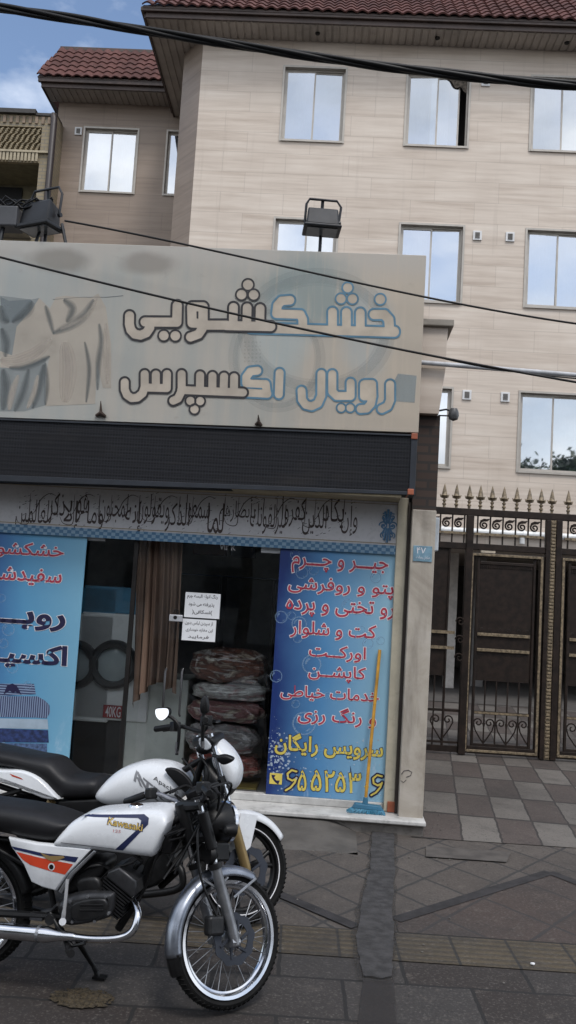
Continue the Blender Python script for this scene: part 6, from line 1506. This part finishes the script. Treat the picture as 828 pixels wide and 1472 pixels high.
# ---- the far one
yaw2 = .19
f2_ = Vector(gnd(338, 1333)); BF = FR((f2_.x-1.262*math.cos(yaw2), f2_.y+1.262*math.sin(yaw2), .016), yaw2)
fbk = thing('motorcycle', BF, (.6, 0, 0), 'white sports motorcycle with black cast wheels, bronze fork and round mirrors behind the wire-wheeled one', 'motorcycle', 'motorcycles parked before the shop')
fbk['label'] = 'white sports motorcycle with black cast wheels and bronze fork, parked nearer the shop door'
KF = lambda pts, y: pxs(BF, pts, y)
def fp(px, py, y): q = BF.at(px, py, y); return Vector((q[0], y, q[1]))
R2 = .288; cw2 = (1.275, 0, R2); H2 = Vector((1.275-.04-math.tan(rake)*.62, 0, R2+.62)); M2, AX2 = steer(H2, rake, R_(42))
wheel(fbk, 'front_wheel', cw2, R2, .217, .09, M2, alloy=True, disc=.13, rim_mat=M_BLK)
m = MB(); m.lathe([(.2235, -.0405), (.2285, -.0415), (.2285, -.040), (.2235, -.039)], cw2, 64, 'y', closed=True); part(m.xf(M2), 'rim_tape', pm('white_rim_tape', (.6, .6, .62), .4), fbk)
wheel(fbk, 'rear_wheel', (0, 0, R2), R2, .222, .11, alloy=True, disc=0, rim_mat=M_BLK)
fender(fbk, 'front_fender', cw2, R2+.03, .13, R_(35), R_(165), M_WPAINT, M2, depth=.05)
m = MB(); pts = [(cw2[0]-.05, R2+.30), (cw2[0]+.06, R2+.29), (cw2[0]+.02, R2+.12), (cw2[0]-.045, R2+.07), (cw2[0]-.075, R2+.16)]
m.prism(pts, -.078, -.070); m.prism(pts, .070, .078); part(m.xf(M2), 'fender_skirt', M_WPAINT, fbk, bevel=.003)
for s in (-1, 1):
    a0 = Vector((cw2[0]-.012, s*.10, R2))
    m = MB(); m.tube([a0-AX2*.02, a0+AX2*.03, a0+AX2*.32], [.022, .028, .027], 14); lg = part(m.xf(M2), 'fork_leg', M_GFORK, fbk, smooth=40)
    m = MB(); m.tube([a0+AX2*.321, a0+AX2*.76], .018, 12); part(m.xf(M2), 'fork_tube', M_CHROME, lg, smooth=40)
ct2 = Vector((cw2[0]-.012, 0, R2)); m = MB()
for d in (.5, .72): q = ct2+AX2*d; m.tube([q+Vector((0, -.12, 0)), q+Vector((-.035, 0, 0)), q+Vector((0, .12, 0))], [.024, .03, .024], 8)
part(m.xf(M2), 'fork_yoke', M_BLK, fbk, smooth=40)
top2 = ct2+AX2*.77; m = MB(); m.tube(crom([tuple(top2+Vector((-.14, -.34, .04))), tuple(top2+Vector((-.06, -.2, .05))), tuple(top2+Vector((0, 0, .01))), tuple(top2+Vector((-.06, .2, .05))), tuple(top2+Vector((-.14, .34, .04)))], 6, False), .012, 10); hb2 = part(m.xf(M2), 'handlebar', M_BLK, fbk, smooth=50)
for s in (-1, 1):
    m = MB(); a = top2+Vector((-.075, s*.22, .05)); b_ = top2+Vector((-.145, s*.36, .038)); m.tube([a, b_], .018, 12); m.box(a.x-.025, a.x+.025, a.y-.03, a.y+.03, a.z-.03, a.z+.025); part(m.xf(M2), 'grip', M_BLK, hb2, bevel=.005)
    m = MB(); m.tube([top2+Vector((-.03, s*.2, .05)), top2+Vector((-.02, s*.27, .045)), top2+Vector((-.09, s*.37, .03))], [.007, .007, .005], 6); part(m.xf(M2), 'lever', M_BLK, hb2)
# mirrors
def mirror(base, bend, c_, shape_, face, stem2):
    m = MB(); m.tube(crom([tuple(base), tuple(bend), tuple(c_)], 6, False), .0105, 8); mr_ = part(m, 'mirror', M_BLK, hb2, smooth=60)
    m = MB(); m.tube([base+Vector((0, 0, .01)), base+(bend-base)*.45], .0118, 8); part(m, 'mirror_stem', M_CHROME, mr_)
    yy = c_.y; P = [BF.at(*p, yy) for p in shape_]; P = crom(P, 4)
    m = MB(); m.pillow(P, yy-.012, yy+.035, .008, 4, bulge=.03); part(m, 'mirror_shell', M_BLK, mr_, smooth=60)
    if face:
        cx_ = sum(p[0] for p in P)/len(P); cz_ = sum(p[1] for p in P)/len(P)
        m = MB(); m.face([(cx_+(p[0]-cx_)*.9, yy-.024+(p[1]-cz_)*.3, cz_+(p[1]-cz_)*.9) for p in P]); part(m, 'mirror_glass', M_MIRR, mr_, fix=False)
mirror(fp(254, 1085, .10), fp(257, 1044, .10), fp(240, 1027, .115), [(224, 1019), (233, 1017), (243, 1018), (245, 1026), (240, 1033), (233, 1035), (226, 1029)], True, None)
mirror(fp(291, 1078, -.20), fp(291.5, 1050, -.20), fp(293, 1025, -.20), [(294, 999), (299, 1008), (300, 1020), (297, 1026), (290, 1026), (287, 1018), (289, 1006)], False, None)
# tank, seats, tail, shrouds
T2 = [(139, 1146), (147, 1128), (167, 1109), (190, 1099), (215, 1095), (243, 1099), (262, 1112), (268, 1130), (262, 1147), (240, 1156), (190, 1160), (160, 1160)]
t2 = MB(); loft(t2, crom(KF(T2, -.07), 4), .155, 2.7, 5, wtop=.9); tank2 = part(t2, 'fuel_tank', M_WPAINT, fbk, smooth=55)
stick_text('RTR', BF, (193, 1110, 238, 1124), -.14, t2, M_GREYP, tank2, bold=.03, skew=-.55); stick_text('Apache', BF, (221, 1116, 257, 1124), -.14, t2, M_BLK, tank2, bold=.0, skew=-.48)
m = MB(); P = KF([(197, 1110), (205, 1106), (232, 1131), (262, 1140), (262, 1149), (232, 1149), (215, 1135)], -.15)
ln_ = MB(); Pq = KF([(195, 1111), (203, 1122), (213, 1137), (225, 1152), (228, 1152), (216, 1136), (206, 1121), (198, 1110)], -.14); ln_.face([(p[0], -.14, p[1]) for p in Pq]); stick(ln_, t2, .0018, .03, M_GREYP, 'tank_crease', tank2)
m = MB(); q = BF.at(226, 1097, 0); m.lathe([(0, .015), (.04, .015), (.05, .0), (.05, -.03)], (q[0], 0, q[1]), 24, 'z'); part(m, 'fuel_cap', M_STEELD, tank2, smooth=40)
m = MB(); m.pillow(crom(KF([(238, 1106), (252, 1104), (268, 1114), (278, 1130), (270, 1140), (256, 1128)], -.14), 3), -.16, -.13, .008, 3); part(m, 'tank_cover', M_BLK, fbk, smooth=50)
S2 = [(-60, 1066), (0, 1077), (45, 1086), (76, 1091), (88, 1102), (100, 1113), (120, 1117), (143, 1120), (141, 1145), (130, 1147), (88, 1147), (70, 1128), (32, 1106), (0, 1100), (-60, 1090)]
m = MB(); loft(m, crom(KF(S2, -.07), 3), .14, 3.2, 9); part(m, 'seat', M_SEAT, fbk, smooth=55)
TL = [(-60, 1098), (0, 1106), (32, 1107), (58, 1118), (84, 1145), (82, 1149), (62, 1147), (26, 1130), (0, 1119), (-60, 1108)]
m = MB(); m.pillow(crom(KF(TL, -.14), 3), -.165, .165, .012, 4, bulge=.03); tl_ = part(m, 'tail_panel', M_WPAINT, fbk, smooth=50)
dm = MB(); P = KF([(14, 1112), (30, 1118), (34, 1121), (18, 1116)], -.165); dm.face([(p[0], -.165, p[1]) for p in P]); stick(dm, m, .0015, .05, M_ORG, 'red_mark', tl_)
m = MB(); m.pillow(KF([(86, 1150), (150, 1148), (170, 1162), (150, 1180), (100, 1178), (84, 1164)], -.10), -.12, .12, .012, 3); part(m, 'side_panel', M_BLK, fbk, smooth=50)
m = MB(); m.tube([fp(-20, 1150, -.12), fp(30, 1136, -.12)], .012, 7); m.tube([fp(30, 1135, -.12), fp(-30, 1168, -.10)], .010, 7); part(m, 'grab_rail', M_BLK, fbk)
for s in (-.12, .12):
    a = Vector(fp(75, 1150, s)); b_ = Vector(fp(48, 1200, s)); m = MB(); m.tube([a, b_], .012, 8); m.tube([a.lerp(b_, .02), a.lerp(b_, .3)], .026, 10); sh_ = part(m, 'shock_absorber', M_GFORK, fbk, smooth=50)
    hx = [];
    for i in range(120): t = i/119; p = a.lerp(b_, .3+.65*t); an = t*2*math.pi*9; hx.append((p.x+.026*math.cos(an), p.y+.026*math.sin(an), p.z))
    m = MB(); m.tube(hx, .006, 5); part(m, 'spring', M_GFORK, sh_, smooth=60)
FA = [(313, 1063), (322, 1068), (335, 1082), (344, 1100), (345, 1118), (340, 1132), (332, 1134), (324, 1120), (312, 1108), (306, 1094), (308, 1078)]
m = MB(); loft(m, crom(KF(FA, .02), 3), .12, 2.4, 3, y0=.05); fa_ = part(m, 'headlight_fairing', M_WPAINT, fbk, smooth=55)
m = MB(); loft(m, crom(KF([(297, 1090), (318, 1104), (334, 1122), (336, 1138), (322, 1147), (300, 1142)], .02), 3), .125, 2.6, 3, y0=.04); part(m, 'headlight', M_BLK, fbk, smooth=50)
m = MB(); m.pillow(crom(KF([(296, 1060), (310, 1056), (316, 1064), (308, 1078), (296, 1082), (286, 1074)], .0), 3), -.10, .14, .015, 4, bulge=.05); part(m, 'instrument_cluster', M_BLK, fbk, smooth=50)
m = MB(); m.pillow(crom(KF([(287, 1061), (296, 1062), (304, 1072), (298, 1078), (288, 1072)], -.10), 3), -.115, -.09, .006, 3); part(m, 'cluster_trim', M_WPAINT, fbk, smooth=50)
m = MB(); p0 = fp(306, 1086, -.12); m.tube([p0, fp(316, 1088, -.16)], .009, 7); P = crom(KF([(312, 1087), (322, 1084), (333, 1087), (337, 1091), (332, 1096), (322, 1099), (314, 1094)], -.19), 3); m.pillow(P, -.215, -.165, .01, 3, bulge=.02); part(m, 'turn_signal', M_BLK, fbk, smooth=50)
m = MB(); m.pillow(crom(KF([(268, 1150), (300, 1130), (312, 1140), (312, 1180), (296, 1196), (272, 1180)], -.02), 3), -.10, .12, .02, 3); part(m, 'radiator_shroud', M_BLK, fbk, smooth=50)
m = MB(); m.pillow(crom(KF([(110, 1176), (190, 1172), (250, 1180), (262, 1215), (235, 1265), (150, 1280), (110, 1262), (98, 1210)], -.02), 3), -.14, .14, .03, 4); e2 = part(m, 'engine', M_ENG, fbk, smooth=50)
m = MB()
for i in range(8): P = KF([(214+i*4, 1186+i*2.0), (216+i*4, 1185+i*2), (240+i*2, 1226+i*3), (238+i*2, 1227+i*3)], -.15); m.prism(P, -.15, .15)
part(m, 'cylinder_fins', M_ENGL, e2)
m = MB(); h2 = M2 @ (ct2+AX2*.62+Vector((-.04, 0, 0))); m.tube([h2, fp(262, 1190, 0), fp(258, 1250, 0), fp(230, 1275, 0)], .02, 8); m.tube([h2, fp(170, 1165, 0), fp(60, 1150, 0), fp(-60, 1110, 0)], .018, 8); m.tube([(0, -.09, R2), tuple(fp(110, 1250, -.09))], .02, 8); m.tube([(0, .09, R2), tuple(fp(110, 1250, .09))], .02, 8); part(m, 'frame', M_BLK, fbk, smooth=50)
m = MB(); m.tube(crom([fp(250, 1238, -.1), fp(262, 1255, -.13), fp(250, 1280, -.14), fp(150, 1290, -.14)], 6, False), .02, 12); e0 = fp(150, 1290, -.14); m.tube([e0, e0+Vector((-.1, 0, .02)), e0+Vector((-.55, -.02, .12)), e0+Vector((-.58, -.02, .13))], [.022, .045, .05, .03], 16); part(m, 'exhaust_pipe', M_BLK, fbk, smooth=50)
m = MB(); q = Vector((.55, .1, .30)); m.tube([q, Vector((.62, .26, .0))], .012, 8); m.box(.60, .65, .24, .28, -.006, .004); part(m, 'side_stand', M_BLK, fbk)
m = MB(); m.tube(crom([tuple(fp(262, 1090, -.05)), tuple(fp(280, 1112, -.1)), tuple(fp(276, 1140, -.1)), tuple(fp(268, 1170, -.05))], 6, False), .006, 6); m.tube(crom([tuple(fp(286, 1085, -.1)), tuple(fp(300, 1110, -.12)), tuple(fp(292, 1150, -.1)), tuple(fp(300, 1200, -.1))], 6, False), .006, 6); part(m, 'control_cables', M_BLK, fbk, smooth=60)

# ------------------------------------------------------------------ across the street, behind the camera: mirrored trees, unseen houses added for street shade
OPP = FR((0, -15.5, 0), 0.0)
def m_plain(name, c): return pm(name, c, .85, var=.15, scale=1.2, dirt=.2)
for i, (u0, u1, h, c, lab) in enumerate(((-24, -10.2, 8.0, (.48, .43, .37), 'unseen sand coloured house added across the street, farthest to the left'), (-10, 2.8, 7.2, (.52, .50, .46), 'unseen pale grey rendered house added across the street behind the photographer'), (3, 15.8, 8.2, (.55, .50, .42), 'unseen pale buff house added across the street, facing the iron gate'), (16, 30, 7.6, (.46, .43, .40), 'unseen pale stone house added across the street, farthest to the right'))):
    t = thing('added_house', OPP, ((u0+u1)/2, 0, 0), lab, 'house', 'unseen houses added across the street')
    m = MB(); m.box(u0, u1, -8, 0, 0, h); part(m, 'wall', m_plain('opposite_render_%s' % 'abcd'[i], c), t)
    m = MB(); m.box(u0-.1, u1+.1, -8.1, .25, h+.001, h+.25); part(m, 'parapet', m_plain('opposite_parapet', (.3, .28, .25)), t)
    u = u0+1.5
    while u < u1-2:
        for z in (1.2, 4.2, 7.0):
            if z+1.4 < h: m = MB(); m.box(u, u+1.3, .001, .05, z, z+1.4); part(m, 'window', pm('opposite_window', (.05, .06, .07), .1), t)
        u += 2.9
leaf_m = pm('plane_tree_leaf', (.045, .075, .022), .6, var=.5, scale=1.5); bark_m = pm('tree_bark', (.12, .10, .08), .9, var=.3, scale=6, bump=.5)
def tree(u, y, h, seed, lab):
    rr = random.Random(seed); t = thing('street_tree', WORLD, (u, y, 0), lab, 'tree', 'trees across the street')
    m = MB(); m.tube([(u, y, 0), (u+.1, y, h*.25), (u-.05, y+.1, h*.5), (u+.1, y, h*.85)], [.2, .16, .12, .04], 10)
    tips = []
    for k in range(11):
        z = h*(.35+.45*k/11); a = k*2.4+rr.random(); r = h*.2*rr.uniform(.7, 1.1); e = (u+r*math.cos(a), y+r*math.sin(a), z+h*.16); m.tube([(u, y, z), ((u+e[0])/2, (y+e[1])/2, z+h*.05), e], [.07, .05, .02], 6); tips.append(e)
    part(m, 'trunk', bark_m, t, smooth=60)
    tips.append((u, y, h*.9)); c = MB()
    for e in tips:
        for k in range(620):
            d = Vector((rr.gauss(0, 1), rr.gauss(0, 1), rr.gauss(0, .7)))*h*.055; p = Vector(e)+d; s = rr.uniform(.10, .20); ax = Vector((rr.uniform(-1, 1), rr.uniform(-1, 1), rr.uniform(-.5, 1))).normalized(); b_ = ax.orthogonal().normalized(); c_ = ax.cross(b_)
            c.add([p-b_*s, p-c_*s*.6, p+b_*s, p+c_*s*.6], [(0, 1, 2, 3)])
    part(c, 'crown', leaf_m, t, fix=False)
for (u, y, h, sd_, lab) in ((8.6, -11.5, 9.6, 1, 'leafy street tree across the road, mirrored in the lower right window'), (14.0, -11.0, 9.2, 2, 'leafy street tree across the road, farthest to the right'), (-3.5, -11.2, 8.2, 3, 'leafy street tree across the road behind the photographer'), (-10.5, -11.4, 8.6, 4, 'leafy street tree across the road, farthest to the left')):
    tree(u, y, h, sd_, lab)

# ------------------------------------------------------------------ more fittings on the near motorcycle
m = MB(); q = hc+Vector((-.12, -.02, -.10)); m.lathe([(0, -.02), (.04, -.02), (.045, 0), (.02, .03), (0, .03)], tuple(q+Vector((.03, -.06, -.04))), 16, 'x'); part(m.xf(MS), 'horn', M_BLK, nb, smooth=40)
for s in (-1, 1): m = MB(); m.tube([tuple(ct+AX*.40+Vector((.0, s*.10, 0))), tuple(ct+AX*.56+Vector((.0, s*.10, 0)))], .026, 10); part(m.xf(MS), 'fork_shroud', M_BLK, nb, smooth=40)
m = MB(); rr = random.Random(31)
for k in range(9):
    a = Vector((rr.uniform(-.06, .05), rr.uniform(-.16, .16), rr.uniform(.0, .08))); b_ = Vector((rr.uniform(-.16, -.04), rr.uniform(-.05, .05), rr.uniform(-.26, -.12))); mid_ = Vector((rr.uniform(.03, .15), (a.y+b_.y)/2, rr.uniform(-.08, .06)))
    m.tube(crom([tuple(top+a), tuple(top+mid_), tuple(top+b_)], 8, False), rr.uniform(.004, .0065), 6)
part(m.xf(MS), 'wiring_loom', M_BLK, nb, smooth=60)
m = MB(); m.box(*sorted((kp(236, 1200, -.05)[0], kp(250, 1200, -.05)[0])), -.07, .05, kp(244, 1222, 0)[2], kp(244, 1192, 0)[2]); part(m, 'regulator_box', M_BLK, nb, bevel=.008)
m = MB(); hx = crom([kp(168, 1262, -.04), kp(150, 1245, -.07), kp(128, 1246, -.09), kp(112, 1258, -.07)], 6, False); m.tube(hx, .008, 6); m.tube(crom([kp(205, 1225, -.06), kp(190, 1240, -.10), kp(160, 1250, -.09), kp(140, 1270, -.06)], 6, False), .0055, 6); m.tube(crom([kp(232, 1210, -.04), kp(222, 1240, -.07), kp(212, 1270, -.06), kp(190, 1310, -.05)], 6, False), .0055, 6); part(m, 'hoses', M_BLK, nb, smooth=60)
m = MB()
for (x, y) in ((101, 1296), (126, 1289), (152, 1289), (156, 1313), (136, 1324), (104, 1325), (92, 1302), (91, 1322)):
    q = BK.at(x, y, -.135); m.lathe([(0, -.142), (.006, -.142), (.0075, -.138), (.0075, -.12)], (q[0], 0, q[1]), 8, 'y')
part(m, 'cover_bolts', M_STEELD, en)
m = MB(); m.lathe([(0, -.150), (.022, -.149), (.024, -.145), (.024, -.13)], (kp(92, 1306, 0)[0], 0, kp(92, 1306, 0)[2]), 16, 'y'); part(m, 'filler_cap', M_ENG, en, smooth=40)
# ------------------------------------------------------------------ small litter on the paving
rr = random.Random(77); m = MB()
def pebble(x, y, s):
    a0 = rr.uniform(0, 6); h = s*rr.uniform(.4, .8); n = 5
    m.add([(x+s*math.cos(a0+k*1.2566)*rr.uniform(.7, 1.1), y+s*math.sin(a0+k*1.2566)*rr.uniform(.7, 1.1), .013) for k in range(n)]+[(x, y, .013+h)], [(k, (k+1) % n, n) for k in range(n)])
for i in range(420):
    if i < 190: u = rr.uniform(-2.5, 1.1); p = SHOP.w((u, -abs(rr.gauss(0, .16))-.03-(.55 if u < .5 else 0), 0)); x, y = p.x, p.y
    elif i < 260: x = 1.25+abs(rr.gauss(0, .12)); y = rr.uniform(6.9, 9.5)
    else: x = rr.uniform(-2, 3); y = rr.uniform(3.9, 6.6)
    pebble(x, y, rr.choice((.003, .004, .005, .008)))
single(m, 'grit', pm('grey_grit', (.10, .095, .085), .9, var=.5, scale=40), WORLD, (0, 0, 0), label='loose grit and crumbs of cement along the shop step and over the paving', cat='grit', kind='stuff')
p = Vector(gnd(766, 1385, .02)); m = MB(); m.grid(lambda a, b_: (p.x+.011*math.cos(a*6.28)*math.sin(b_*3.14)*(1+.3*math.sin(a*19)), p.y+.009*math.sin(a*6.28)*math.sin(b_*3.14)*(1+.3*math.sin(a*13+2)), .018+.007*math.cos(b_*3.14)), 14, 7, wrap_u=True)
single(m, 'paper_scrap', M_PAPER, WORLD, (p.x, p.y, .01), 'tiny crumpled white scrap lying on the yellow tactile paving', 'litter', smooth=40)
